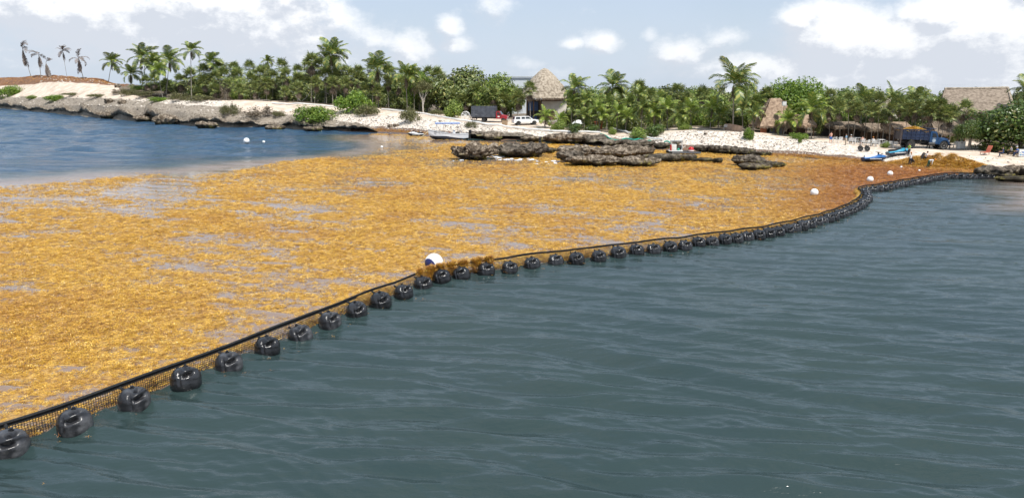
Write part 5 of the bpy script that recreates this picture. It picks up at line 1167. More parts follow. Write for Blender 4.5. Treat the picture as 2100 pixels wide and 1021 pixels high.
# steep thatch on the right bank
def steep():
    b = hitd(1594, 17.5); ppm = F / (b.y * CP + HC * SP); k = 1 / ppm; fz = b.z
    o = thing('steep_thatched_hut', 'narrow steep thatched hut with red brown door post behind the palms right of the bank', 'hut', b)
    z = lambda py: at_Y(1594, py, b.y).z - fz
    e, r = z(257), z(203); X = lambda px: (px - 1594) * k
    a, b_, c, d = (X(1548), -2.8, e), (X(1644), -2.8, e), (X(1597), -.2, r), (X(1577), -.2, r); a2, b2 = (X(1548), 2.8, e), (X(1644), 2.8, e); c2, d2 = (X(1597), .2, r), (X(1577), .2, r)
    thatch('roof', [(a, b_, c, d), (b_, b2, c2, c), (a2, a, d, d2), (b2, a2, d2, c2), (d, c, c2, d2)], THATCHR, o, .42, .05, seed=210)
    fringe([(a, b_), (b_, b2)], THATCHB, o, .4, 5)
    for px in (1566, 1584, 1606, 1626): MB().tube([(X(px), -2, -.3), (X(px), -2, e + .2)], .1, 7).build('post', BROWNW, o)
    MB().box((X(1558), -2.3, z(264)), (12 * k, .25, (z(252) - z(276))), bev=.03).build('door_post', REDW, o)
    MB().box((X(1600), 1.6, e * .45), (56 * k, .15, e * .95)).build('back_wall', DARKIN, o); MB().box((X(1588), -1.7, .45), (30 * k, .2, .9)).build('low_wall', mat('grey_low_wall', (.2, .2, .2), (.14, .14, .14), 2, .9), o)
steep()
def low_palapa(x0, x1, pe, pr, dd, dpt, label, m, seed, posts=4, slope=0):
    xm = (x0 + x1) / 2; b = hitd(xm, dd); ppm = F / (b.y * CP + HC * SP); k = 1 / ppm; fz = b.z
    z = lambda py: at_Y(xm, py, b.y).z - fz
    e, r = max(1.7, z(pe)), max(2.4, z(pr)); X = lambda px: (px - xm) * k
    o = thing('palapa', label, 'hut', b)
    a, b_, c, d = (X(x0), -dpt, e), (X(x1), -dpt, e), (X(x1) * .72, 0, r), (X(x0) * .72, 0, r); a2, b2 = (X(x0), dpt, e), (X(x1), dpt, e)
    thatch('roof', [(a, b_, c, d), (b2, a2, d, c), (b_, b2, c, c), (a2, a, d, d)], m, o, .42, .05, seed=seed); fringe([(a, b_), (b_, b2), (a2, a)], THATCHB, o, .4, seed)
    for i in range(posts):
        px = x0 + 4 + (x1 - x0 - 8) * i / (posts - 1); MB().tube([(X(px), -dpt * .8, -.3), (X(px), -dpt * .8, e + .3)], .09, 7).build('post', BROWNW, o)
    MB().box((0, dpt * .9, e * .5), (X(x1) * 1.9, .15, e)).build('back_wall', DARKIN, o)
    MB().box((0, dpt * .2, .5), (X(x1) * 1.3, .6, 1.0)).build('counter', BROWNW, o)
    return o
low_palapa(1612, 1664, 260, 236, 19, 2.6, 'low thatched shelter behind the slender pale trunked palm', THATCHR, 230)
low_palapa(1700, 1762, 266, 252, 21, 2.6, 'low thatched shelter in the shade behind the shirtless man', THATCHB, 231)
low_palapa(1764, 1816, 268, 254, 22, 2.6, 'low thatched shelter behind the middle white chairs', THATCHB, 234)
low_palapa(1820, 1866, 270, 251, 22, 2.8, 'low thatched shelter behind the rear of the blue truck', THATCHR, 232)
low_palapa(1900, 1968, 271, 250, 23, 3, 'low thatched shelter behind the cab of the blue truck', THATCHB, 233, 5)
def far_peak():
    b = hitd(1806, 46); ppm = F / (b.y * CP + HC * SP); k = 1 / ppm; fz = b.z; z = lambda py: at_Y(1806, py, b.y).z - fz
    o = thing('small_thatched_peak', 'small distant thatched roof peak above the palms behind the white chairs', 'hut', b); e, r = z(217), z(193); w = 27 * k
    q = [(-w, -w, e), (w, -w, e), (w, w, e), (-w, w, e)]; t = (0, 0, r)
    thatch('roof', [(q[i], q[(i + 1) % 4], t, t) for i in range(4)], THATCH, o, .6, .1, seed=240); MB().box((0, 0, e / 2), (w * 1.7, w * 1.7, e)).build('wall', PLASTER, o); fringe([(q[i], q[(i + 1) % 4]) for i in range(4)], THATCHB, o, .4, 9)
far_peak()
def big_palapa():
    b = hitd(1985, 40); ppm = F / (b.y * CP + HC * SP); k = 1 / ppm; fz = b.z; z = lambda py: at_Y(1985, py, b.y).z - fz
    o = thing('large_thatched_hall', 'large hall with a long hipped thatched roof above the trees on the right', 'building', b); X = lambda px: (px - 1985) * k
    e, r = z(228), z(182); A, B = Vector((X(1936), .8, r - .15)), Vector((X(2053), -.6, r))
    fl, fr, br, bl = Vector((X(1898), -3.6, e)), Vector((X(2022), -6.6, e)), Vector((X(2108), 3.6, e)), Vector((X(1960), 6, e))
    thatch('roof', [(fl, fr, B, A), (fr, br, B, B), (br, bl, A, B), (bl, fl, A, A)], thatchmat('old_brown_thatch', (.29, .235, .185), (.16, .128, .098)), o, .5, .035, .24, seed=250); fringe([(fl, fr), (fr, br), (bl, fl)], THATCHB, o, .5, 11)
    MB().tube([A + Vector((0, 0, .12)), A.lerp(B, .5) + Vector((0, 0, .08)), B + Vector((0, 0, .14))], .2, 8).build('ridge_cap', THATCH, o)
    MB().tube([B + Vector((0, 0, .12)), B.lerp(fr, .5) + Vector((.05, -.1, .15)), fr + Vector((0, 0, .1))], .2, 7).build('hip_cap', THATCH, o)
    i_ = .86
    P = [q.lerp((fl + fr + br + bl) / 4, 1 - i_) for q in (fl, fr, br, bl)]
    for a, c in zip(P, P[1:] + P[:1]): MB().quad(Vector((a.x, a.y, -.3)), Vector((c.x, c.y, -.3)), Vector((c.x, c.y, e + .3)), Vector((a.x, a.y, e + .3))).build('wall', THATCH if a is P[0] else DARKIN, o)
    for t in np.linspace(0, 1, 6): p = fl.lerp(fr, t).lerp((fl + fr + br + bl) / 4, .07); MB().tube([(p.x, p.y, -.3), (p.x, p.y, e + .2)], .13, 7).build('post', BROWNW, o)
big_palapa()
# curved garden wall
def garden_wall():
    pts = [hit(x, y) for x, y in ((1486, 267), (1496, 268.5), (1508, 270), (1522, 272))]; hs = [1.0, 1.15, 1.05, .95]
    V = MB(); V.loft([[(p.x, p.y, p.z - .3), (p.x, p.y + .25, p.z - .3), (p.x, p.y + .25, p.z + h), (p.x, p.y, p.z + h)] for p, h in zip(pts, hs)], True)
    tag(V.build('garden_wall', PINKW, None, False), 'low curved pinkish wall on top of the white sand bank', 'wall')
garden_wall()
b = hitd(1608, 14.6); o = thing('lamp_post', 'white lamp box on a thin pole beside the steep thatched hut', 'lamp', b); t = at_Y(1608, 214, b.y); WB = mat('white_box_paint', (.72, .72, .70), (.6, .6, .58), 2, .6)
MB().tube([(0, 0, -.3), (t.x - b.x, 0, t.z - b.z)], .06, 7).build('pole', BROWNW, o); MB().box((t.x - b.x, 0, t.z - b.z + .1), (.62, .5, .72), bev=.06).build('lamp_box', WB, o); MB().box((t.x - b.x, 0, t.z - b.z + .5), (.74, .6, .08), bev=.02).build('lamp_cap', BROWNW, o)
# ================================================================== VEHICLES AND THINGS
RUB = mat('tyre_rubber', (.03, .03, .03), (.018, .018, .018), 4, .85); STEEL = mat('grey_steel_rim', (.35, .35, .35), (.22, .22, .22), 4, .45, metal=.6); CHROME = mat('bright_trim', (.7, .7, .7), (.55, .55, .55), 4, .25, metal=.8)
GLASS = mat('dark_window_glass', (.025, .03, .035), (.02, .022, .025), 2, .06, spec=.8); BLKP = mat('black_paint', (.025, .025, .027), (.015, .015, .016), 3, .5)
WHP = mat('white_car_paint', (.78, .78, .77), (.72, .72, .71), 1, .22, coat=.6); REDP = mat('dark_red_paint', (.34, .022, .035), (.26, .018, .028), 1.2, .3, coat=.5); BLUP = mat('blue_truck_paint', (.012, .058, .15), (.009, .042, .115), 1.3, .35, coat=.3); NAVYP = mat('navy_truck_bed_paint', (.014, .030, .075), (.010, .02, .05), 1.3, .55)
GREYT = mat('dark_grey_bed_paint', (.085, .095, .115), (.05, .056, .07), 1.5, .6); REDL = mat('red_lamp_glass', (.5, .02, .02), (.4, .015, .015), 3, .2); WHITEP = mat('white_plastic', (.74, .74, .72), (.66, .66, .64), 3, .4)
WOODL = mat('raw_plank_wood', (.44, .32, .2), (.3, .2, .12), 3, .8, .3, 12); ORANGE = mat('orange_painted_wood', (.52, .13, .05), (.38, .09, .035), 3, .6)
FADED = mat('faded_sign_paint', (.34, .40, .46), (.2, .26, .32), 6, .6)
def wheel(parent, x, y, r, w=.28, rim=None, nm='wheel'):
    q = MB().lathe([(r * .55, -w / 2), (r * .9, -w / 2), (r, -w * .32), (r, w * .32), (r * .9, w / 2), (r * .55, w / 2)], n=24, axis='Y').build(nm, RUB, parent); q.location = (x, y, r)
    MB().lathe([(r * .12, -w * .5), (r * .2, -w * .46), (r * .5, -w * .38), (r * .62, -w * .52), (r * .62, w * .52), (r * .5, w * .38), (r * .2, w * .46), (r * .12, w * .5)], n=20, axis='Y').build('rim', rim or STEEL, q); return q
def seat_on(o, pts):
    """tilt a vehicle so that it follows the ground under it"""
    f = Vector((math.cos(o.rotation_euler.z), math.sin(o.rotation_euler.z), 0)); p = o.location
    g = lambda d: float(ground(p.x + f.x * d, p.y + f.y * d)); a, b = pts
    o.rotation_euler.y = -math.atan2(g(b) - g(a), b - a); o.location.z = (g(a) + g(b)) / 2 + .02
def dump_truck():
    c = hit(1889, 304); o = thing('dump_truck', 'old blue dump truck with a navy bed full of seaweed parked facing right', 'truck', c, R(-4))
    MB().box((-.1, -.42, .86), (6.2, .16, .26)).build('chassis', BLKP, o); MB().box((-.1, .42, .86), (6.2, .16, .26)).build('chassis', BLKP, o)
    bd = MB().box((-1.45, 0, 1.3), (3.6, 2.3, .14), bev=.02).build('bed', NAVYP, o)
    for s_ in (-1, 1):
        q = MB().box((-1.45, s_ * 1.13, 1.98), (3.6, .07, 1.3), bev=.01).build('bed_side', NAVYP, o)
        for i in range(7): MB().box((-3.16 + i * .57, s_ * 1.19, 1.98), (.09, .07, 1.3)).build('rib', NAVYP, q)
        for zz in (1.62, 2.05, 2.56): MB().box((-1.45, s_ * 1.185, zz), (3.6, .06, .09)).build('rail', NAVYP, q)
    MB().box((.33, 0, 2.05), (.07, 2.3, 1.5), bev=.01).build('headboard', NAVYP, o); MB().box((.75, 0, 2.78), (.9, 2.2, .07), bev=.02).build('cab_guard', NAVYP, o)
    MB().box((-3.28, 0, 1.9), (.08, 2.3, 1.45), bev=.01).build('tailgate', mat('rusty_tailgate', (.10, .08, .075), (.05, .045, .045), 3, .8), o)
    for s_ in (-1, 1): MB().box((-3.38, s_ * 1.02, 1.6), (.16, .16, 2.2)).build('tail_post', mat('rust_post', (.09, .07, .065), (.05, .04, .04), 3, .8), o)
    cab = MB(); cab.prism([(.5, .75), (1.95, .75), (1.95, 1.55), (1.62, 1.66), (1.28, 2.42), (.62, 2.48), (.5, 2.35)], -1.02, 1.02); cab.build('cab', BLUP, o)
    for s_ in (-1, 1):
        d = MB().prism([(.66, .82), (1.5, .82), (1.5, 1.62), (1.26, 2.24), (.72, 2.28)], s_ * 1.03 - .015, s_ * 1.03 + .015).build('door', BLUP, o)
        MB().prism([(.78, 1.62), (1.4, 1.62), (1.2, 2.16), (.8, 2.2)], s_ * 1.06 - .012, s_ * 1.06 + .012).build('window', GLASS, d)
        em = MB().lathe([(.19, -.01), (.24, -.01), (.24, .01), (.19, .01)], (1.05, s_ * 1.062, 1.2), 20, 'Y').build('emblem', FADED, d); MB().box((1.05, s_ * 1.06, 1.2), (.16, .02, .2), bev=.008).box((1.05, s_ * 1.06, 1.52), (.44, .02, .05)).build('emblem', FADED, d)
        MB().box((1.75, s_ * 1.28, 1.86), (.06, .22, .34), bev=.02).build('mirror', BLKP, o)
    MB().quad((1.36, -.9, 2.30), (1.36, .9, 2.30), (1.645, .92, 1.68), (1.645, -.92, 1.68)).build('windscreen', GLASS, o, False)
    hd = MB(); hd.loft([[(1.9, y, z) for y, z in ((-.72, .95), (-.74, 1.45), (-.55, 1.64), (.55, 1.64), (.74, 1.45), (.72, .95))], [(2.7, y, z) for y, z in ((-.6, .95), (-.62, 1.42), (-.45, 1.58), (.45, 1.58), (.62, 1.42), (.6, .95))], [(3.2, y, z) for y, z in ((-.52, .95), (-.54, 1.34), (-.4, 1.46), (.4, 1.46), (.54, 1.34), (.52, .95))]], True); hd.build('bonnet', BLUP, o)
    MB().box((3.22, 0, 1.15), (.06, .86, .46), bev=.02).build('grille', CHROME, o)
    for s_ in (-1, 1):
        m = MB(); A = [(2.45 + .74 * math.cos(t), .62 + .80 * math.sin(t)) for t in np.linspace(.15, PI - .1, 12)]; B = [(2.45 + .62 * math.cos(t), .62 + .66 * math.sin(t)) for t in np.linspace(PI - .1, .15, 12)]
        m.prism(A + B, s_ * .8 - .3, s_ * .8 + .3); m.build('wing', BLUP, o); MB().cyl((3.16, s_ * .72, 1.2), .13, .12, 'X', 14).build('headlight', WHITEP, o)
        MB().cyl((.78, s_ * .98, .72), .26, .85, 'X', 14).build('fuel_tank', BLKP, o)
        wheel(o, 2.45, s_ * .95, .58, .3, WHITEP); wheel(o, -1.9, s_ * .92, .56, .5, STEEL)
    MB().box((3.38, 0, .72), (.14, 2.0, .24), bev=.03).build('bumper', BLKP, o); MB().tube([(1.9, -.72, 1.62), (1.9, -.72, 1.95)], .1, 8).ball((1.9, -.72, 2.0), .15, 2).build('air_filter', BLKP, o); MB().tube([(.5, .8, .9), (.45, .8, 3.0)], .06, 8).build('exhaust', BLKP, o)
    seat_on(o, (-1.9, 2.45)); return o
tr = dump_truck()
P_, S_ = [], []
for i in range(1400):
    x, y = random.uniform(-3.2, .25), random.uniform(-1.05, 1.05); P_.append(tuple(tr.matrix_basis @ Vector((x, y, 2.35 + .5 * math.exp(-((x + 1.3) / 1.1) ** 2 - (y / .9) ** 2) + random.uniform(-.1, .06))))); S_.append(random.uniform(1., 1.8))
scatter('seaweed_load', P_, S_, [sprig(50 + i, 34) for i in range(2)], 'golden seaweed heaped in the bed of the blue dump truck', 'seaweed', [.1] * len(P_))

def stake_truck():
    c = hit(1004, 251); o = thing('stake_truck', 'red truck with a dark grey slatted bed parked behind the white pickup', 'truck', c, R(-9))
    MB().box((0, 0, .78), (7.2, .9, .24)).build('chassis', BLKP, o); MB().box((-1.1, 0, 1.05), (5.0, 2.2, .16), bev=.02).build('bed', GREYT, o)
    for s_ in (-1, 1):
        for i in range(6): MB().box((-1.1, s_ * 1.09, 1.32 + i * .33), (4.95, .04, .27), bev=.006).build('slat', GREYT, o)
        for i in range(6): MB().box((-3.5 + i * .96, s_ * 1.13, 2.1), (.09, .06, 2.0)).build('stake', GREYT, o)
    for i in range(6): MB().box((1.38, 0, 1.32 + i * .33), (.04, 2.15, .27), bev=.006).build('slat', GREYT, o)
    for s_ in (-.9, .9): MB().box((-3.56, s_, 2.1), (.08, .1, 2.0)).build('stake', GREYT, o)
    MB().prism([(1.5, .62), (2.75, .62), (2.75, 1.4), (2.62, 1.5), (2.2, 2.12), (1.66, 2.16), (1.5, 2.05)], -.98, .98).build('cab', REDP, o)
    for s_ in (-1, 1):
        d = MB().prism([(1.6, .72), (2.55, .72), (2.55, 1.42), (2.2, 1.98), (1.66, 2.02)], s_ * .985 - .015, s_ * .985 + .015).build('door', REDP, o)
        MB().prism([(1.72, 1.42), (2.42, 1.42), (2.14, 1.9), (1.74, 1.94)], s_ * 1.01 - .012, s_ * 1.01 + .012).build('window', GLASS, d); MB().box((2.05, s_ * 1.01, 1.08), (.42, .02, .22)).build('emblem', WHITEP, d)
        MB().box((2.55, s_ * 1.16, 1.5), (.1, .16, .26), bev=.02).build('mirror', BLKP, o); wheel(o, 2.95, s_ * .9, .42, .26); wheel(o, -1.05, s_ * .86, .42, .46); 
    MB().quad((2.24, -.86, 2.08), (2.24, .86, 2.08), (2.66, .9, 1.5), (2.66, -.9, 1.5)).build('windscreen', GLASS, o, False)
    MB().loft([[(2.72, y, z) for y, z in ((-.97, .62), (-.97, 1.36), (-.8, 1.45), (.8, 1.45), (.97, 1.36), (.97, .62))], [(3.6, y, z) for y, z in ((-.92, .62), (-.92, 1.22), (-.75, 1.3), (.75, 1.3), (.92, 1.22), (.92, .62))], [(3.78, y, z) for y, z in ((-.85, .62), (-.85, 1.12), (-.7, 1.18), (.7, 1.18), (.85, 1.12), (.85, .62))]], True).build('bonnet', REDP, o)
    MB().box((3.82, 0, .62), (.16, 1.9, .24), bev=.04).build('bumper', CHROME, o)
    for s_ in (-.7, .7): MB().box((3.77, s_, .98), (.06, .34, .2), bev=.02).build('headlight', WHITEP, o)
    seat_on(o, (-1.05, 2.95)); o.scale = (1.03,) * 3
stake_truck()
def pickup():
    c = hit(1078, 256.5); o = thing('pickup', 'white double cab pickup with a canopy over its bed, parked by the young palm', 'pickup', c, R(14)); c = o
    body = MB(); sec = lambda x, w, z0, z1, r: [(x, -w, z0), (x, -w - .02, (z0 + z1) / 2), (x, -w + r * .6, z1 - r * .2), (x, -w + r * 2, z1), (x, w - r * 2, z1), (x, w - r * .6, z1 - r * .2), (x, w + .02, (z0 + z1) / 2), (x, w, z0)]
    body.loft([sec(-2.62, .86, .5, 1.1, .05), sec(-2.5, .9, .42, 1.14, .05), sec(.9, .91, .38, 1.12, .05), sec(1.5, .91, .38, 1.1, .06), sec(2.2, .88, .42, 1.02, .08), sec(2.55, .78, .48, .92, .1)], True); body.build('body', WHP, o)
    top = lambda x0, x1, w0, w1, z0, z1, t0, t1: [[(x0, -w0, z0), (x0, w0, z0), (t0, w1, z1), (t0, -w1, z1)], [(x1, -w0, z0), (x1, w0, z0), (t1, w1, z1), (t1, -w1, z1)]]
    MB().loft(top(-2.5, 1.35, .88, .70, 1.1, 1.72, -2.3, .45), True).build('roof', WHP, o)
    for s_ in (-1, 1):
        for (a, b_, c_, d) in ((-2.28, -1.28, -1.3, -2.16), (-1.08, -.32, -.36, -1.06), (-.2, 1.0, .42, -.22)):
            y0, y1 = .875, .735
            MB().prism([(a, 0), (b_, 0), (c_, .44), (d, .44)], -.012, .012).build('window', GLASS, o, False).matrix_basis = Matrix.Translation((0, s_ * .852, 1.19)) @ Matrix.Rotation(s_ * .28, 4, 'X')
        for (x0, x1) in ((-1.12, -.24), (-.2, .78)):
            d = MB().box(((x0 + x1) / 2, s_ * .925, .78), (x1 - x0 - .03, .03, .62), bev=.012).build('door', WHP, o); MB().box((x0 + .14, s_ * .945, .95), (.16, .03, .04)).build('handle', CHROME, d)
        for x in (-1.7, 1.55):
            MB().prism([(x + .5 * math.cos(t), .36 + .5 * math.sin(t)) for t in np.linspace(0, PI, 14)], s_ * .93 - .02, s_ * .93 + .02).build('wheel_arch', BLKP, o); wheel(o, x, s_ * .86, .39, .24, CHROME)
        MB().box((-2.62, s_ * .8, .95), (.06, .14, .36), bev=.02).build('tail_light', REDL, o); MB().box((2.5, s_ * .66, .8), (.1, .3, .16), bev=.03).build('headlight', CHROME, o); MB().box((.85, s_ * 1.0, 1.2), (.1, .18, .16), bev=.03).build('mirror', WHP, o)
    q = MB().quad((-2.52, -.74, 1.2), (-2.52, .74, 1.2), (-2.37, .64, 1.62), (-2.37, -.64, 1.62)).build('rear_window', GLASS, o, False)
    MB().box((-2.68, 0, .5), (.14, 1.7, .2), bev=.04).build('rear_bumper', CHROME, o); MB().box((-2.64, 0, .8), (.04, 1.3, .4), bev=.01).build('tailgate', WHP, o); MB().box((-2.70, 0, .8), (.01, .34, .12)).build('number_plate', WHITEP, o)
    MB().quad((.62, -.66, 1.70), (.62, .66, 1.70), (1.28, .8, 1.16), (1.28, -.8, 1.16)).build('windscreen', GLASS, o, False); MB().tube([(-.6, -.5, 1.7), (-.7, -.5, 2.3)], .012, 5).build('aerial', BLKP, o)
    seat_on(o, (-1.7, 1.55))
pickup()

# ---------------------------------------------------------------- boat
HULLW = mat('white_gelcoat', (.74, .75, .76), (.62, .64, .66), 1.2, .3, coat=.3); HULLD = mat('dark_bottom_paint', (.03, .035, .05), (.02, .022, .03), 2, .5); BLUEC = mat('blue_canvas', (.06, .20, .58), (.045, .15, .45), 2, .7)
def panga():
    c = at_z(921, 285.5, 0); o = thing('panga_boat', 'white open boat with a blue canopy afloat beside the rocks', 'boat', (c.x, c.y, 0), PI + R(5))
    st = [(-3.4, .82, .02, .80), (-2.4, .92, -.12, .80), (-1, .98, -.2, .84), (.5, .94, -.2, .94), (1.8, .76, -.12, 1.10), (2.8, .46, .06, 1.28), (3.35, .20, .34, 1.40), (3.62, .03, .72, 1.46)]
    def sec(x, w, zb, zt, f): return [(x, -w, zt), (x + .0, -w * .985, zb + (zt - zb) * .62), (x, -w * .93, zb + (zt - zb) * .28), (x, 0, zb), (x, w * .93, zb + (zt - zb) * .28), (x, w * .985, zb + (zt - zb) * .62), (x, w, zt)]
    MB().loft([sec(*s_, 0) for s_ in st], False, False).build('hull', HULLW, o)
    MB().loft([[(x, y * .93, z * 1 + .0) for x, y, z in sec(x_, w, zb + .2, zt, 0)] for x_, w, zb, zt in st], False, False).build('hull_liner', HULLW, o)
    MB().quad((-3.4, -.82, .8), (-3.4, .82, .8), (-3.4, .66, .02), (-3.4, -.66, .02)).build('transom', HULLW, o, False)
    m = MB(); m.loft([[(x, sg * w * 1.0, zt), (x, sg * (w + .05), zt - .03), (x, sg * (w + .05), zt + .06), (x, sg * w * .9, zt + .06)] for sg in (-1,) for x, w, zb, zt in st], True); m.build('gunwale', HULLW, o)
    m = MB(); m.loft([[(x, w * 1.0, zt), (x, w + .05, zt - .03), (x, w + .05, zt + .06), (x, w * .9, zt + .06)] for x, w, zb, zt in st], True); m.build('gunwale', HULLW, o)
    # dark bottom
    bs = []
    for x, w, zb, zt in st[:-1]:
        f = min(1, max(.0, (x + 3.4) / 4)) ; zl = min(zt - .2, .10 + .42 * f ** 1.5)
        tt = np.linspace(0, 1, 2); p = sec(x, w, zb, zt, 0); u = (zl - zb) / (zt - zb); ww = np.interp(u, [0, .28, .62, 1], [0, .93, .985, 1]) * w
        bs.append([(x, -ww * 1.012 - .006, zl), (x, -w * min(.93, ww / w) * 1.012 - .006, zb + (zt - zb) * min(.28, u)), (x, 0, zb - .012), (x, w * min(.93, ww / w) * 1.012 + .006, zb + (zt - zb) * min(.28, u)), (x, ww * 1.012 + .006, zl)])
    MB().loft(bs, False, False).build('bottom_paint', HULLD, o)
    m = MB(); m.loft([[(x, -w * 1.0 - .012, zb + (zt - zb) * .60), (x, -w * 1.0 - .03, zb + (zt - zb) * .64), (x, -w * 1.0 - .012, zb + (zt - zb) * .68)] for x, w, zb, zt in st[:-1]], True, True); m.build('rub_strake', mat('grey_strake', (.45, .46, .48), (.38, .39, .4), 2, .5), o)
    MB().box((1.5, 0, .72), (.45, 1.2, .06)).build('thwart', HULLW, o); MB().box((-.4, 0, .62), (.45, 1.6, .06)).build('thwart', HULLW, o); MB().box((-2.6, 0, .62), (.5, 1.5, .06)).build('thwart', HULLW, o)
    MB().loft([[(1.9, -.66, 1.12), (1.9, .66, 1.12), (1.9, .66, 1.16), (1.9, -.66, 1.16)], [(3.3, -.2, 1.40), (3.3, .2, 1.40), (3.3, .2, 1.44), (3.3, -.2, 1.44)]], True).build('foredeck', HULLW, o)
    MB().box((-.9, 0, .95), (.5, .7, .75), bev=.05, taper=(.8, .9)).build('console', HULLW, o)
    cp = MB(); cp.loft([[(x, y, 2.42 + .10 * (1 - (y / .95) ** 2) - (.03 if abs(x) > 2 else 0)) for y in np.linspace(-.95, .95, 9)] + [(x, y, 2.38 + .10 * (1 - (y / .95) ** 2)) for y in np.linspace(.95, -.95, 9)] for x in np.linspace(-2.2, 2.4, 6)], True); cp.build('canopy', HULLW, o)
    for s_ in (-1, 1):
        MB().box((.25, s_ * .97, 2.40), (4.3, .03, .17), bev=.01).build('canopy_valance', BLUEC, o)
        for x0, x1 in ((-2.1, -1.9), (-2.1, -1.3), (-.4, -.3), (1.2, .9), (1.7, 2.2)): MB().tube([(x0 - .2, s_ * .86, .85), (x1, s_ * .9, 2.42)], .028, 6).build('canopy_pole', CHROME if x0 != 1.7 else WHITEP, o)
    MB().box((2.15, 0, 1.75), (.05, 1.5, 1.1), bev=.02).build('spray_curtain', WHITEP, o)
    mo = MB().box((-3.72, 0, 1.12), (.5, .42, .55), bev=.12).build('outboard_motor', BLKP, o); MB().box((-3.66, 0, .55), (.22, .2, .9), bev=.05).build('motor_leg', BLKP, mo); MB().box((-3.66, 0, -.1), (.4, .1, .5), bev=.04).build('motor_skeg', BLKP, mo)
    MB().ball((-.1, -.45, .86), .26, 2, (1, .8, .8)).build('orange_bag', mat('orange_bag', (.65, .16, .07), (.5, .12, .05), 3, .7), o); MB().ball((-1.5, .1, .85), .34, 2, (1.2, .9, .8)).build('dark_bundle', BLKP, o)
    MB().box((2.35, .70, 1.08), (.5, .012, .10), rot=(.2, -.12, -.42)).build('registration_mark', HULLD, o); o.scale = (1.03, 1.1, 1.2)
    return o
panga()
a, b = at_Y(881, 267, at_z(921, 285.5).y), at_z(853, 288, 0)
tag(MB().tube([a, a.lerp(b, .5) - Vector((0, 0, .15)), b], .04, 6).build('mooring_rope', mat('pale_yellow_rope', (.62, .56, .36), (.5, .44, .26), 6, .8), None), 'pale yellow mooring rope running from the bow of the white boat to the water', 'rope')

# ---------------------------------------------------------------- jet skis
def jet_ski(px, py, rz, label, c_h, c_d, c_s, L=3.1, onland=True, tilt=0.):
    c = hit(px, py) if onland else at_z(px, py, 0); o = thing('jet_ski', label, 'jet ski', c, rz)
    st = [(-1.5, .46, .05, .42), (-.9, .54, 0, .46), (0, .56, 0, .50), (.8, .48, .05, .56), (1.3, .28, .2, .60), (1.58, .04, .42, .60)]
    sec = lambda x, w, zb, zt: [(x, -w, zt), (x, -w * 1.04, zt - .12), (x, -w * .75, zb + .1), (x, 0, zb), (x, w * .75, zb + .1), (x, w * 1.04, zt - .12), (x, w, zt)]
    MB().loft([sec(*s_) for s_ in st], True).build('hull', c_h, o)
    dk = lambda x, w, z0, z1: [(x, -w, z0), (x, -w * .72, z1), (x, w * .72, z1), (x, w, z0)]
    MB().loft([dk(-1.5, .42, .42, .50), dk(-.6, .40, .46, .56), dk(.15, .40, .50, .78), dk(.55, .42, .54, .88), dk(1.1, .30, .58, .76), dk(1.52, .06, .59, .62)], True).build('deck', c_d, o)
    MB().loft([dk(-1.35, .20, .48, .74), dk(-.9, .22, .5, .80), dk(-.5, .2, .52, .76), dk(.2, .2, .6, .92)], True).build('seat', c_s, o)
    hb = MB().tube([(.5, 0, .82), (.38, 0, 1.1)], .07, 7).build('steering_column', BLKP, o); MB().tube([(.3, -.42, 1.12), (.38, -.15, 1.12), (.38, .15, 1.12), (.3, .42, 1.12)], .03, 6).build('handlebar', BLKP, hb)
    for s_ in (-1, 1): MB().box((.62, s_ * .40, .98), (.12, .14, .1), bev=.02).build('mirror', BLKP, o); MB().box((-.2, s_ * .575, .36), (1.5, .02, .07), bev=.008).build('side_stripe', WHITEP, o)
    s_ = L / 3.1; o.scale = (s_, s_, s_); o.rotation_euler.y = tilt; o.location.z += .02 if onland else -.12; return o
SKB = mat('sky_blue_gloss', (.03, .16, .42), (.025, .12, .34), 2, .25, coat=.5); SKC = mat('cyan_gloss', (.05, .34, .50), (.04, .28, .42), 2, .25, coat=.5); SKN = mat('midnight_hull_gloss', (.02, .035, .075), (.015, .025, .05), 2, .3, coat=.4)
jet_ski(1793, 332, R(6), 'blue jet ski at the waterline below the white wheeled trolley', SKN, SKB, WHITEP, 3.3)
jet_ski(1843, 319, R(8), 'dark hulled cyan jet ski pulled up on the sand below the blue truck', SKN, SKC, BLKP, 3.3, tilt=-.05)
jet_ski(853, 278.5, PI - R(8), 'white and black jet ski floating behind the white boat bow', BLKP, WHITEP, BLKP, 3.2, False)
# ---------------------------------------------------------------- trolley
def trolley():
    c = hit(1771, 309.5); o = thing('beach_trolley', 'four wheeled beach trolley with white hubs and black tyres on the sand', 'trolley', c, R(-22)); r = .34
    for x in (-.42, .42):
        for y in (-.55, .55): wheel(o, x, y, r, .3, WHITEP)
    for x in (-.42, .42): MB().cyl((x, 0, r), .05, 1.1, 'Y', 8).build('axle', STEEL, o)
    MB().box((0, -.38, r + .06), (1.0, .06, .06)).box((0, .38, r + .06), (1.0, .06, .06)).build('frame', STEEL, o)
trolley()
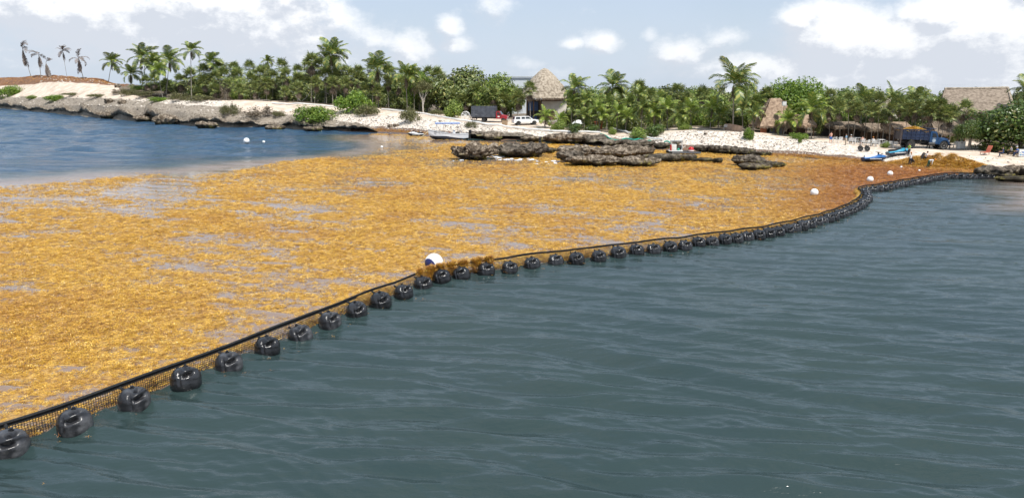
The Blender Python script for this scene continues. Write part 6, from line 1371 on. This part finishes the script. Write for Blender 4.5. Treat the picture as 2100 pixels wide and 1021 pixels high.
# ---------------------------------------------------------------- chairs
def chair_meshes():
    seat = MB().box((0, 0, .43), (.46, .46, .03), bev=.012).mesh('seat', True); back = MB().box((-.235, 0, .78), (.03, .44, .04), rot=(0, -.12, 0), bev=.01)
    for y in (-.2, -.12, -.04, .04, .12, .2): back.box((-.215, y, .62), (.022, .045, .34), rot=(0, -.12, 0))
    back = back.mesh('backrest', True); leg = MB().tube([(0, 0, .43), (.0, 0, 0)], [.024, .030], 6).mesh('leg', True); arm = MB().tube([(-.23, 0, .66), (.05, 0, .66), (.2, 0, .62), (.21, 0, .43)], .022, 6).mesh('armrest', True)
    for m in (seat, back, leg, arm): m.materials.append(WHITEP)
    return seat, back, leg, arm
CM = chair_meshes()
def chair(px, py, rz, label, sc=1.15):
    c = hit(px, py); o = thing('plastic_chair', label, 'chair', c, rz, 'white plastic chairs on the beach'); o.scale = (sc,) * 3
    ob('seat', CM[0], o); ob('backrest', CM[1], o)
    for x in (-.21, .21):
        for y in (-.21, .21): q = ob('leg', CM[2], o); q.location = (x, y, 0); q.rotation_euler = (-.1 * np.sign(y), .1 * np.sign(x) * -1, 0)
    for y in (-.24, .24): q = ob('armrest', CM[3], o); q.location = (0, y, 0)
    return o
CH = [(1711, 293, 2.6, 'white plastic chair at the left end of the row, just right of the shirtless man'), (1722, 294, 1.6, 'white plastic chair seen from behind, left of the person in the light blue shirt'), (1744, 296, 1.2, 'white plastic chair just right of the person in the light blue shirt'), (1753, 297, .4, 'white plastic chair turned sideways above the wheeled trolley'), (1768, 298.5, 1.6, 'white plastic chair with the bare shouldered sitter'), (1778, 299.5, 2.2, 'white plastic chair between the two seated people'), (1790, 300.5, 1.5, 'white plastic chair with the sitter in the orange cap'),
      (1799, 301, .7, 'white plastic chair just right of the sitter in the orange cap'), (1813, 302, 2.3, 'white plastic chair by the low spiky plant'), (1825, 303, 1.5, 'white plastic chair second from the tail of the blue truck'), (1835, 303.5, 1.5, 'white plastic chair nearest the tail of the blue truck'), (1955, 304, 2.0, 'white plastic chair between the blue truck bonnet and the white chest'), (1488, 267.5, 1.3, 'white plastic chair against the left end of the curved wall')]
for c in CH: chair(*c)
def table(px, py, label):
    c = hit(px, py); o = thing('plastic_table', label, 'table', c); MB().box((0, 0, .74), (.95, .95, .05), bev=.02).build('table_top', WHITEP, o)
    for x in (-.38, .38):
        for y in (-.38, .38): MB().tube([(x, y, .72), (x * 1.08, y * 1.08, 0)], .035, 6).build('leg', WHITEP, o)
table(1757, 293, 'white plastic table behind the row of chairs'); table(1806, 297, 'white plastic table behind the chairs near the truck tail')
# ---------------------------------------------------------------- chest, cooler, red chair, panel
def chest():
    c = hit(1969, 306); o = thing('white_chest', 'tall white ice chest beside the tan trunk of the sea grape', 'chest', c, R(-5)); MB().box((0, 0, .5), (.98, .6, .9), bev=.04).build('body', WHITEP, o); MB().box((0, 0, 1.0), (1.02, .64, .1), bev=.03).build('lid', WHITEP, o)
    for s_ in (-1, 1): MB().box((s_ * .25, -.31, .55), (.04, .02, .7)).build('rib', WHITEP, o)
    MB().box((0, -.33, .9), (.2, .05, .06)).build('latch', BLKP, o)
    for x, z, m in ((-.2, .17, BLKP), (.12, .2, STEEL), (.3, .12, BROWNW)): q = MB().lathe([(.09, 0), (.1, z * 1.2), (.05, z * 1.6), (.05, z * 2)], n=10).build('bottle', m, None); q.location = c + Vector((x, 0, 1.06)); tag(q, {BLKP: 'dark bottle on the left of the white chest lid', STEEL: 'grey jug on the middle of the white chest lid', BROWNW: 'small brown jar on the right of the white chest lid'}[m], 'bottle')
chest()
def red_chair():
    c = hit(2021, 318); o = thing('beach_lounger', 'reddish orange beach lounger under the left edge of the big sea grape', 'lounger', c, R(200)); m = mat('coral_red_fabric', (.48, .13, .075), (.38, .1, .06), 3, .8)
    MB().box((.2, 0, .35), (1.1, .6, .08), bev=.03).build('seat', m, o); MB().box((-.5, 0, .75), (.08, .6, .95), rot=(0, -.45, 0), bev=.03).build('backrest', m, o)
    for x in (-.25, .6):
        for y in (-.26, .26): MB().tube([(x, y, .34), (x, y, 0)], .03, 6).build('leg', BLKP, o)
red_chair()
def panel():
    c = hit(2096, 322); o = thing('painted_cooler', 'white cooler painted with blue patterns at the right edge of the photo', 'cooler', c, R(-8)); MB().box((0, 0, .45), (1.1, .6, .82), bev=.03).build('body', WHITEP, o); MB().box((0, 0, .9), (1.14, .64, .1), bev=.03).build('lid', WHITEP, o)
    q = random.Random(4)
    for i in range(14): MB().box((-.42 + .14 * (i % 7) + q.uniform(-.03, .03), -.306, .3 + .3 * (i // 7) + q.uniform(-.05, .05)), (q.uniform(.06, .13), .012, q.uniform(.06, .2))).build('painted_patch', (BLUEC, SKC, BLUEW)[i % 3], o)
panel()
# ---------------------------------------------------------------- shore gear
def reel(px, py, r, label, m, tilt):
    c = hit(px, py); o = thing('cable_reel', label, 'reel', c, R(-10))
    for y in (-.3, .3):
        MB().tube([(r * math.cos(t), y, r + r * math.sin(t)) for t in np.linspace(0, 2 * PI, 28)], .05, 6, False).build('rim', m, o)
        for k_ in range(4): a = k_ * PI / 4 + .2; MB().tube([(-r * math.cos(a), y, r - r * math.sin(a)), (r * math.cos(a), y, r + r * math.sin(a))], .035, 5).build('spoke', m, o)
    MB().cyl((0, 0, r), .16, .62, 'Y', 12).build('hub', m, o)
reel(955, 246, .86, 'white spoked cable reel standing left of the red truck', WHITEP, 0); reel(972, 247.5, .72, 'grey spoked cable reel leaning at the rear corner of the red truck', STEEL, 0)
def crate():
    c = hit(1035, 257); o = thing('wooden_crate', 'wooden slatted crate standing on the sand in front of the red truck', 'crate', c, R(-12))
    for i in range(4): MB().box((-.36 + .24 * i, -.36, .5), (.2, .04, .95), bev=.008).build('slat', WOODL, o); MB().box((-.36 + .24 * i, .36, .5), (.2, .04, .95), bev=.008).build('slat', WOODL, o)
    for x in (-.48, .48): MB().box((x, 0, .5), (.05, .74, .95)).build('side_board', WOODL, o)
    MB().box((0, 0, 1.0), (1.06, .84, .05), bev=.01).build('lid', BROWNW, o)
    for x in (-.4, .4): MB().box((x, 0, .05), (.1, .9, .1)).build('foot', BROWNW, o)
crate()
WPIPE = mat('white_pipe', (.74, .74, .72), (.62, .61, .58), 2, .5); GPIPE = mat('green_hose', (.03, .33, .24), (.025, .25, .18), 2, .4)
def pipe(pts, r, m, name, label, lift=.12, wob=0):
    P = [hit(x, y) for x, y in pts]; P = resample(catmull(P, 8), .6); P = [Vector((p.x, p.y, float(ground(p.x, p.y)) + lift + wob * math.sin(i * .7))) for i, p in enumerate(P)]
    return tag(MB().tube(P, r, 8).build(name, m, None), label, 'pipe' if m is not GPIPE else 'hose')
pipe([(783, 227), (830, 231), (880, 238), (930, 246.5), (990, 256), (1040, 263), (1085, 268), (1130, 271), (1180, 273.5), (1236, 275)], .17, WPIPE, 'white_pipe', 'long white pipe running down the shore past the trucks to the green hose', .28)
pipe([(558, 213.5), (600, 215), (650, 217), (700, 222)], .16, WPIPE, 'white_pipe', 'white pipe lying along the top of the sand bank below the grove', .2)
pipe([(1258, 267), (1290, 276), (1325, 285), (1362, 291)], .14, WPIPE, 'white_pipe', 'short white pipe sloping down beside the green creeper', .3)
def hose(pts, name, label):
    P = catmull([at_Y(x, y, hit(x, y + 3).y - .6) for x, y in pts], 8); tag(MB().tube(P, .12, 8).build(name, GPIPE, None), label, 'hose')
hose([(1232, 274.5), (1242, 278), (1250, 284), (1260, 287.5), (1268, 288)], 'green_hose', 'green hose dropping from the end of the long white pipe onto the rocks')
hose([(1275, 286), (1285, 284), (1300, 287), (1312, 285), (1325, 288.5), (1336, 289)], 'green_hose', 'green hose lying in two humps along the dark rocks')
hose([(1362, 291), (1369, 290), (1375, 294), (1378, 303)], 'green_hose', 'green hose arching down into the pump raft')
def pump_raft():
    c = at_z(1393, 315, 0); o = thing('pump_raft', 'floating pump with a white frame on black pontoons behind the thin ledge', 'raft', (c.x, c.y, 0), R(-5)); 
    for y, x0, x1 in ((-.9, -1.2, 2.9), (.9, -1.8, 1.6)): MB().tube([(x0, y, .1), (x1, y, .1)], .27, 10).build('pontoon', BLKP, o)
    MB().box((-.6, 0, .42), (2.0, 1.7, .12), bev=.03).build('deck', WHITEP, o)
    for x in (-1.3, .25):
        for y in (-.6, .6): MB().tube([(x, y, .4), (x + .1, y, 1.75)], .05, 6).build('frame_post', WHITEP, o)
    MB().box((-.45, 0, 1.78), (1.75, 1.35, .07), bev=.02).build('frame_top', STEEL, o); MB().box((-.85, -.1, .95), (.7, .8, .85), bev=.06).build('engine_box', WHITEP, o)
    MB().cyl((.05, -.1, .85), .3, .7, 'X', 14).build('pump_body', BLKP, o); MB().tube([(-1.3, -.7, .5), (-1.35, -.75, 1.3)], .12, 8).build('hose_coupling', REDL, o); MB().ball((-.2, -.4, .62), .2, 2).build('valve', GPIPE, o)
    b = at_z(1415, 314, 0); o = thing('red_buoy', 'round red float with a white band beside the pump raft', 'float', (b.x, b.y - .5, 0)); MB().ball((0, 0, .55), .42, 3).build('ball', REDL, o, 'all'); MB().lathe([(.425, .33), (.435, .42), (.425, .50)], n=24).build('band', WHITEP, o)
pump_raft()
def sunshade():
    c = hitd(1186, 18); t = at_Y(1186, 246, c.y); o = thing('sunshade', 'white beach sunshade opened low above the creeper', 'umbrella', c); h = max(1.2, t.z - c.z)
    m = MB(); n = 8; R_ = 1.28
    rings = [[(r * math.cos(2 * PI * k_ / 24), r * math.sin(2 * PI * k_ / 24), h - (r / R_) ** 2 * .75 - (.04 if k_ % 3 == 1 else 0)) for k_ in range(24)] for r in (.02, .4, .8, 1.1, R_)]
    m.loft(rings, True, False); m.build('canopy', WHITEP, o); MB().tube([(0, 0, -.2), (0, 0, h)], .03, 7).build('pole', STEEL, o)
    for k_ in range(8): a = 2 * PI * k_ / 8; MB().tube([(0, 0, h - .12), (R_ * .95 * math.cos(a), R_ * .95 * math.sin(a), h - .72)], .012, 5).build('rib', STEEL, o)
sunshade()
def stand():
    c = hit(1227, 266); o = thing('orange_stand', 'orange wooden stand among the creepers right of the white sunshade', 'stand', c, R(10)); MB().box((0, 0, 1.45), (1.7, .7, .14), bev=.02).build('top_board', ORANGE, o)
    for x in (-.55, .6):
        for y in (-.28, .28): MB().box((x, y, .7), (.14, .1, 1.45)).build('leg', ORANGE, o)
    MB().box((.6, 0, .8), (.1, .6, .3)).build('brace', ORANGE, o); MB().box((0, -.3, 1.15), (1.2, .06, .2)).build('front_board', ORANGE, o)
stand()
b = at_z(1107, 297, 0); o = thing('mooring_post', 'short black mooring post in the water in front of the shore shelf', 'post', b); MB().tube([(0, 0, -.4), (.03, 0, .6), (.0, 0, 1.15)], [.24, .22, .2], 10).build('shaft', BLKP, o); MB().tube([(-.1, 0, 1.12), (.34, 0, 1.25)], [.16, .1], 8).build('cap', BLKP, o)
for i, (pts, r, lab) in enumerate([([(617, 208, 0), (612, 203, .3), (606, 196, 2.0), (604, 188, 2.6)], .12, 'crooked bleached trunk rising behind the white pipe'), ([(618, 209, 0), (628, 200, 1.0), (636, 189, 2.4)], .09, 'straight pale pole leaning among the trunks of the left grove'), ([(655, 194, 2.2), (664, 190, 2.6), (674, 194, 2.), (676, 210, 0)], .10, 'bent bare branch arching beside the tallest palm'), ([(520, 206, .2), (545, 207, .3), (556, 208, .15)], .14, 'dark fallen log in the shade at the foot of the grove')]):
    P = [at_Y(x, y, hit(620, 209).y - .4) for x, y, z in pts] if i < 3 else [hit(x, y + 1) + Vector((0, 0, z)) for x, y, z in pts]
    tag(MB().tube(catmull(P, 4), r, 7).build('driftwood', DEADW if i < 3 else BARKB, None), lab, 'driftwood')
# a dark drift of raked weed on the right beach
def heap():
    P_, S_, R_ = [], [], []
    V = []
    cs = [hit(x, y) for x, y in ((1856, 338), (1880, 337), (1905, 339), (1930, 341), (1955, 341), (1980, 343), (2005, 346))]; hs = (.35, .6, .9, 1.05, 1.1, .9, .45)
    X, Y = np.meshgrid(np.linspace(min(c.x for c in cs) - 3, max(c.x for c in cs) + 3, 170), np.linspace(min(c.y for c in cs) - 3, max(c.y for c in cs) + 4, 60)); H = np.zeros_like(X)
    for c, h in zip(cs, hs): H = np.maximum(H, h * np.exp(-((X - c.x) / 1.5) ** 2 - ((Y - c.y - 1.) / 1.5) ** 2))
    H = H * (1 + .5 * fbm(X / .8, Y / .8, s=300, o=4)) + .10 * fbm(X / .35, Y / .35, s=301, o=3); Z = np.maximum(ground(X, Y), -.05) - .12 + H
    ob_ = ob('sargassum_heap', npmesh('sargassum_heap', np.stack([X, Y, Z], -1).reshape(-1, 3), gridfaces(*X.shape)), None, WEED); tag(ob_, 'long heap of raked golden brown seaweed on the beach below the blue truck', 'seaweed', kind='stuff')
    i = np.nonzero((H > .16).ravel())[0]; i = np.random.default_rng(3).choice(i, 4200)
    scatter('heap_sprigs', np.stack([X.ravel()[i] + np.random.default_rng(1).normal(0, .06, len(i)), Y.ravel()[i] + np.random.default_rng(2).normal(0, .06, len(i)), Z.ravel()[i] - .02], 1), np.random.default_rng(4).uniform(1., 2., len(i)), [sprig(70 + i, 30) for i in range(3)], 'loose golden strands covering the raked seaweed heap', 'seaweed', np.random.default_rng(5).uniform(0, .6, len(i)))
    # wrack line along the beaches
    P_, S_, R_ = [], [], []
    for (x0, x1, d0, d1, n) in ((1440, 1860, -.6, 1.2, 2300), (1860, 2030, -1.2, 1.4, 1500), (760, 900, .2, 2.2, 900), (1640, 1850, -.3, 1.0, 800)):
        for k_ in range(n): v = hitd(random.uniform(x0, x1), random.uniform(d0, d1)); P_.append((v.x, v.y, max(v.z, 0))); S_.append(random.uniform(.8, 1.7)); R_.append(random.uniform(.3, 1))
    scatter('wrack_line', P_, S_, [sprig(80 + i, 28) for i in range(3)], 'brown wrack of dried seaweed along the waterline of the beach', 'seaweed', R_)
    P_, S_, R_ = [], [], []
    for k_ in range(5200):
        v = hitd(random.uniform(-250, 262), random.uniform(55, 86)); P_.append((v.x, v.y, v.z)); S_.append(random.uniform(1.8, 3.8)); R_.append(random.uniform(.5, 1))
    scatter('old_sargassum', P_, S_, [sprig(90 + i, 22) for i in range(3)], 'rust brown heap of old dry seaweed along the crest of the headland', 'seaweed', R_)
heap()
# ================================================================== PEOPLE
SKIN = mat('skin', (.46, .27, .18), (.40, .23, .15), 3, .6); SKINP = mat('sunburnt_skin', (.62, .34, .25), (.55, .29, .21), 3, .6); HAIR = mat('dark_hair', (.025, .018, .014), (.015, .01, .008), 8, .7)
def cloth(n, c): return mat(n, c, tuple(v * .75 for v in c), 4, .9, .2, 12)
CLO = {k_: cloth(k_ + '_cloth', v) for k_, v in {'white': (.78, .78, .76), 'dark': (.03, .032, .038), 'green': (.03, .085, .05), 'blue': (.06, .17, .48), 'lightblue': (.26, .48, .66), 'beige': (.55, .46, .35), 'orange': (.75, .26, .04), 'lime': (.40, .62, .10), 'navy': (.03, .05, .12), 'grey': (.3, .3, .3)}.items()}
def person(pos, h, rz, label, pose, shirt, trousers, hat=None, skin=SKIN, short=False, sleeve='short', group=None):
    """one skinned body; clothes are shells taken from its surface"""
    J = {'pelvis': (0, 0, .53), 'waist': (0, 0, .60), 'chest': (0, 0, .72), 'neck': (0, 0, .825), 'headb': (.005, 0, .87), 'head': (.012, 0, .93), 'crown': (.008, 0, .985)}
    for s_, n in ((1, 'l'), (-1, 'r')):
        J.update({'hip' + n: (0, s_ * .052, .50), 'knee' + n: (.012, s_ * .056, .28), 'ank' + n: (-.005, s_ * .058, .045), 'toe' + n: (.085, s_ * .066, .016), 'sho' + n: (0, s_ * .105, .795), 'elb' + n: (-.01, s_ * .135, .63), 'wri' + n: (.03, s_ * .14, .49), 'palm' + n: (.038, s_ * .142, .445)})
    J = {k_: Vector(v) for k_, v in J.items()}
    def rot(names, piv, ax, ang):
        M = Matrix.Rotation(ang, 3, ax); p = J[piv].copy()
        for n in names: J[n] = p + M @ (J[n] - p)
    up = ['waist', 'chest', 'neck', 'headb', 'head', 'crown'] + [a + n for a in ('sho', 'elb', 'wri', 'palm') for n in 'lr']
    arm = lambda n: ['elb' + n, 'wri' + n, 'palm' + n]; leg = lambda n: ['knee' + n, 'ank' + n, 'toe' + n]
    if pose == 'bend':
        rot(up, 'pelvis', 'Y', 1.25); rot(['chest', 'neck', 'headb', 'head', 'crown'] + up[6:], 'waist', 'Y', .2)
        for n, a in (('l', -.85), ('r', -1.15)): rot(arm(n), 'sho' + n, 'Y', a)
        rot(leg('l'), 'hipl', 'Y', -.35); rot(['ankl', 'toel'], 'kneel', 'Y', .5); rot(leg('r'), 'hipr', 'Y', .25); rot(['head', 'crown'], 'headb', 'Y', -.5)
    elif pose == 'carry':
        rot(up, 'pelvis', 'Y', .18)
        for n in 'lr': rot(arm(n), 'sho' + n, 'Y', -.7 if n == 'l' else -.35); rot(['wri' + n, 'palm' + n], 'elb' + n, 'Y', -.8)
        rot(leg('l'), 'hipl', 'Y', -.3); rot(['ankl', 'toel'], 'kneel', 'Y', .35); rot(leg('r'), 'hipr', 'Y', .2)
    elif pose == 'sit':
        for n in 'lr': rot(leg(n), 'hip' + n, 'Y', -1.45); rot(['ank' + n, 'toe' + n], 'knee' + n, 'Y', 1.4); rot(arm(n), 'sho' + n, 'Y', -.35); rot(['wri' + n, 'palm' + n], 'elb' + n, 'Y', -.9)
        rot(up, 'pelvis', 'Y', .12)
    elif pose == 'walk':
        rot(leg('l'), 'hipl', 'Y', -.32); rot(leg('r'), 'hipr', 'Y', .28); rot(['ankr', 'toer'], 'kneer', 'Y', .35)
        for n, a in (('l', .3), ('r', -.5)): rot(arm(n), 'sho' + n, 'Y', a); rot(['wri' + n, 'palm' + n], 'elb' + n, 'Y', -.5)
    else:
        for n, a in (('l', -.12), ('r', -.3)): rot(arm(n), 'sho' + n, 'Y', a); rot(['wri' + n, 'palm' + n], 'elb' + n, 'Y', -.5)
        rot(leg('l'), 'hipl', 'X', .05); rot(leg('r'), 'hipr', 'X', -.04)
    E_ = [('pelvis', 'waist'), ('waist', 'chest'), ('chest', 'neck'), ('neck', 'headb'), ('headb', 'head'), ('head', 'crown')]; RAD = {'pelvis': (.082, .062), 'waist': (.074, .055), 'chest': (.088, .064), 'neck': (.033, .033), 'headb': (.042, .042), 'head': (.052, .048), 'crown': (.03, .03)}
    for n in 'lr':
        E_ += [('pelvis', 'hip' + n), ('hip' + n, 'knee' + n), ('knee' + n, 'ank' + n), ('ank' + n, 'toe' + n), ('chest', 'sho' + n), ('sho' + n, 'elb' + n), ('elb' + n, 'wri' + n), ('wri' + n, 'palm' + n)]
        RAD.update({'hip' + n: (.058, .058), 'knee' + n: (.036, .036), 'ank' + n: (.025, .025), 'toe' + n: (.022, .016), 'sho' + n: (.034, .034), 'elb' + n: (.025, .025), 'wri' + n: (.016, .016), 'palm' + n: (.019, .012)})
        d = (J['palm' + n] - J['wri' + n]).normalized(); sd_ = Vector((0, 1, 0)) if abs(d.y) < .8 else Vector((1, 0, 0)); sd_ = (sd_ - d * sd_.dot(d)).normalized(); pn = d.cross(sd_); base = J['palm' + n]; sg = 1 if n == 'l' else -1
        for i, (o_, l_) in enumerate(((-.016, .036), (-.005, .042), (.006, .040), (.016, .032))):
            J[f'f{n}{i}a'] = base + d * .022 + pn * o_; J[f'f{n}{i}b'] = base + d * (.022 + l_) + pn * o_ * 1.15 - sd_ * sg * .012; E_ += [('palm' + n, f'f{n}{i}a'), (f'f{n}{i}a', f'f{n}{i}b')]; RAD[f'f{n}{i}a'] = RAD[f'f{n}{i}b'] = (.0052, .0052)
        J[f't{n}a'] = base - d * .01 + pn * .022; J[f't{n}b'] = base + d * .018 + pn * .036; E_ += [('palm' + n, f't{n}a'), (f't{n}a', f't{n}b')]; RAD[f't{n}a'] = RAD[f't{n}b'] = (.006, .006)
    ks = list(J); me = bpy.data.meshes.new('body'); me.from_pydata([tuple(J[k_] * h) for k_ in ks], [(ks.index(a), ks.index(b)) for a, b in E_], [])
    t = bpy.data.objects.new('tmp', me); COL.objects.link(t); sk = t.modifiers.new('skin', 'SKIN'); sb = t.modifiers.new('sub', 'SUBSURF'); sb.levels = sb.render_levels = 1
    if not me.skin_vertices: return None
    for i, k_ in enumerate(ks): me.skin_vertices[0].data[i].radius = (RAD[k_][0] * h, RAD[k_][1] * h); me.skin_vertices[0].data[i].use_root = k_ == 'pelvis'
    dg = bpy.context.evaluated_depsgraph_get(); dg.update(); bm_ = bpy.data.meshes.new_from_object(t.evaluated_get(dg)); bpy.data.objects.remove(t)
    bm_.name = 'body'; bm_.materials.clear(); bm_.materials.append(skin); bm_.polygons.foreach_set('use_smooth', [True] * len(bm_.polygons))
    o = thing('person', label, 'person', pos, rz, group); 
    zmin = min(v.co.z for v in bm_.vertices); body = ob('body', bm_, o)
    off = -zmin if pose != 'sit' else -(J['pelvis'].z - .055) * h + .50
    SEG = {('pelvis', 'waist'): 'torso', ('waist', 'chest'): 'torso', ('chest', 'neck'): 'torso'}
    for n in 'lr': SEG.update({('pelvis', 'hip' + n): 'hips', ('hip' + n, 'knee' + n): 'thigh', ('knee' + n, 'ank' + n): 'shin', ('chest', 'sho' + n): 'torso', ('sho' + n, 'elb' + n): 'uparm', ('elb' + n, 'wri' + n): 'forearm', ('ank' + n, 'toe' + n): 'foot'})
    def seg(p):
        best, bd, bt = None, 9, 0
        for a, b in E_:
            A, B = J[a] * h, J[b] * h; ab = B - A; tt = max(0, min(1, (p - A).dot(ab) / (ab.length_squared + 1e-9))); d = (p - A - ab * tt).length - RAD[a][0] * h * .6
            if d < bd: best, bd, bt = (a, b), d, tt
        return SEG.get(best, 'other'), best, bt
    lab_ = [seg(p.center) for p in bm_.polygons]
    def shell(name, ok, m, g):
        fs = [p for p, l in zip(bm_.polygons, lab_) if ok(*l)]
        if not fs: return
        us = sorted({v for p in fs for v in p.vertices}); rm = {v: i for i, v in enumerate(us)}; q = bpy.data.meshes.new(name)
        q.from_pydata([tuple(bm_.vertices[v].co + bm_.vertices[v].normal * g * h) for v in us], [], [[rm[v] for v in p.vertices] for p in fs]); q.polygons.foreach_set('use_smooth', [True] * len(q.polygons)); x = ob(name, q, o, m); x.location.z = off; return x
    body.location.z = off
    if shirt: shell('shirt', lambda s_, e, t_: (s_ == 'torso' and not (e == ('chest', 'neck') and t_ > .55)) or s_ == 'uparm' and (sleeve == 'long' or t_ < .7) or s_ == 'forearm' and sleeve == 'long' and t_ < .9, CLO[shirt], .008)
    shell('shorts' if short else 'trousers', lambda s_, e, t_: s_ == 'hips' or e == ('pelvis', 'waist') and t_ < .35 or s_ == 'thigh' and (t_ < .8 or not short) or s_ == 'shin' and not short and t_ < .92, CLO[trousers], .010)
    if not short: shell('shoe', lambda s_, e, t_: s_ == 'foot', CLO['dark'], .006)
    hd, dr = J['head'] * h, (J['crown'] - J['headb']).normalized(); Q = dr.to_track_quat('Z', 'X')
    hr = MB(); hr.ball((0, 0, 0), .062 * h, 2, (1, .95, 1.0)); hm = hr.build('hair', HAIR, o, 'all'); hm.location = hd + dr * .018 * h - Vector((.012 * h, 0, 0)) + Vector((0, 0, off)); hm.scale = (.93, .93, .93)
    if hat:
        q = MB().ball((0, 0, 0), .066 * h, 2, (1, 1, .85)).box((.07 * h, 0, -.005 * h), (.07 * h, .08 * h, .012 * h), bev=.004).build('cap', CLO[hat], o, 'all'); q.location = hd + dr * .034 * h + Vector((0, 0, off))
    fx = Vector((1, 0, 0)); fw = (fx - dr * fx.dot(dr)).normalized()
    q = MB().ball((0, 0, 0), .012 * h, 1, (1, .8, 1.3)).build('nose', skin, o, 'all'); q.location = hd + fw * .052 * h - dr * .01 * h + Vector((0, 0, off))
    for s_ in (-1, 1):
        q = MB().ball((0, 0, 0), .006 * h, 1).build('eye', BLKP, o, 'all'); q.location = hd + fw * .048 * h + Vector((0, s_ * .02 * h, 0)) + dr * .004 * h + Vector((0, 0, off)); q = MB().ball((0, 0, 0), .013 * h, 1, (.7, .4, 1.2)).build('ear', skin, o, 'all'); q.location = hd + Vector((0, s_ * .053 * h, 0)) + Vector((0, 0, off))
    return o
def at_ground(px, py): return hit(px, py)
WK = 'workers clearing seaweed on the right beach'
person(hit(1703, 293.5), 1.68, R(95), 'shirtless man in blue shorts standing with his back to the camera left of the chairs', 'stand', None, 'blue', None, SKINP, True)
person(hit(1734, 298), 1.66, R(170), 'person in a light blue shirt and beige trousers standing among the white chairs', 'stand', 'lightblue', 'beige')
person(hit(1866, 339.5), 1.62, R(80), 'worker in an orange cap and white shirt seen from behind at the weed edge', 'stand', 'white', 'dark', 'orange', group=WK)
person(hit(1897, 338), 1.66, R(-30), 'worker in a white shirt and dark trousers dragging a dark net on the heap', 'carry', 'white', 'dark', None, group=WK)
person(hit(1903, 344.5), 1.62, R(-12), 'worker in white bending over the weed in green trousers', 'bend', 'white', 'green', 'orange', sleeve='long', group=WK)
person(hit(1863, 320), 1.66, R(185), 'worker in a lime yellow shirt beside the cyan jet ski', 'stand', 'lime', 'dark', None, group=WK)
def sit(px, py, rz, label, *a, **k): c = hit(px, py); return person(c, 1.62, rz, label, 'sit', *a, **k)
sit(1768, 298.5, 1.6, 'bare shouldered person sitting in a white chair with back to the camera', None, 'navy', None, SKINP, True)
sit(1790, 300.5, 1.5, 'person in an orange cap sitting in a white chair', 'white', 'dark', 'orange')
sit(1744, 296, 1.2, 'person in a white cap sitting just right of the light blue shirt', 'grey', 'dark', 'white')
for px, py, rz, lab, sh, tr_, ht in ((2056, 323, 2.6, 'person in dark blue sitting leftmost under the sea grape', 'navy', 'navy', None), (2073, 320, 2.2, 'person sitting in the middle of the three under the sea grape', 'grey', 'dark', None), (2085, 322, 2.9, 'person in a white cap and blue shirt sitting beside the painted cooler', 'blue', 'navy', 'white')):
    c = hit(px, py); person(c, 1.62, rz, lab, 'sit', sh, tr_, ht, group='people sitting under the sea grape')
    o = thing('low_stool', 'low stool carrying the ' + ('person in dark blue under the sea grape' if px == 2056 else 'middle person under the sea grape' if px == 2073 else 'person in the white cap beside the painted cooler'), 'stool', c); MB().box((0, 0, .40), (.4, .4, .05), bev=.01).build('seat', WOODL, o)
    for x in (-.16, .16):
        for y in (-.16, .16): MB().tube([(x, y, .4), (x, y, 0)], .02, 5).build('leg', WOODL, o)
# dark net dragged between the two workers
a, b = hit(1870, 339) + Vector((0, 0, .75)), hit(1893, 338) + Vector((0, 0, 1.2)); m = MB()
for k_ in range(5):
    o_ = Vector((0, .08 * k_, .03 * k_)); m.tube(catmull([a + o_, a.lerp(b, .35) + o_ - Vector((0, 0, .7 + .06 * k_)), a.lerp(b, .7) + o_ - Vector((0, 0, .62)), b + o_, b + o_ + Vector((.15, 0, .1))], 5), [.07] * 21, 6)
tag(m.build('dragged_net', mat('wet_net', (.06, .05, .045), (.03, .026, .024), 6, .8, .4, 20), None), 'bundled dark net stretched between the two workers by the heap', 'net')
print('objects', len(bpy.data.objects), 'tris', sum(len(o.data.polygons) for o in bpy.data.objects if o.type == 'MESH' and o.data.users < 3))
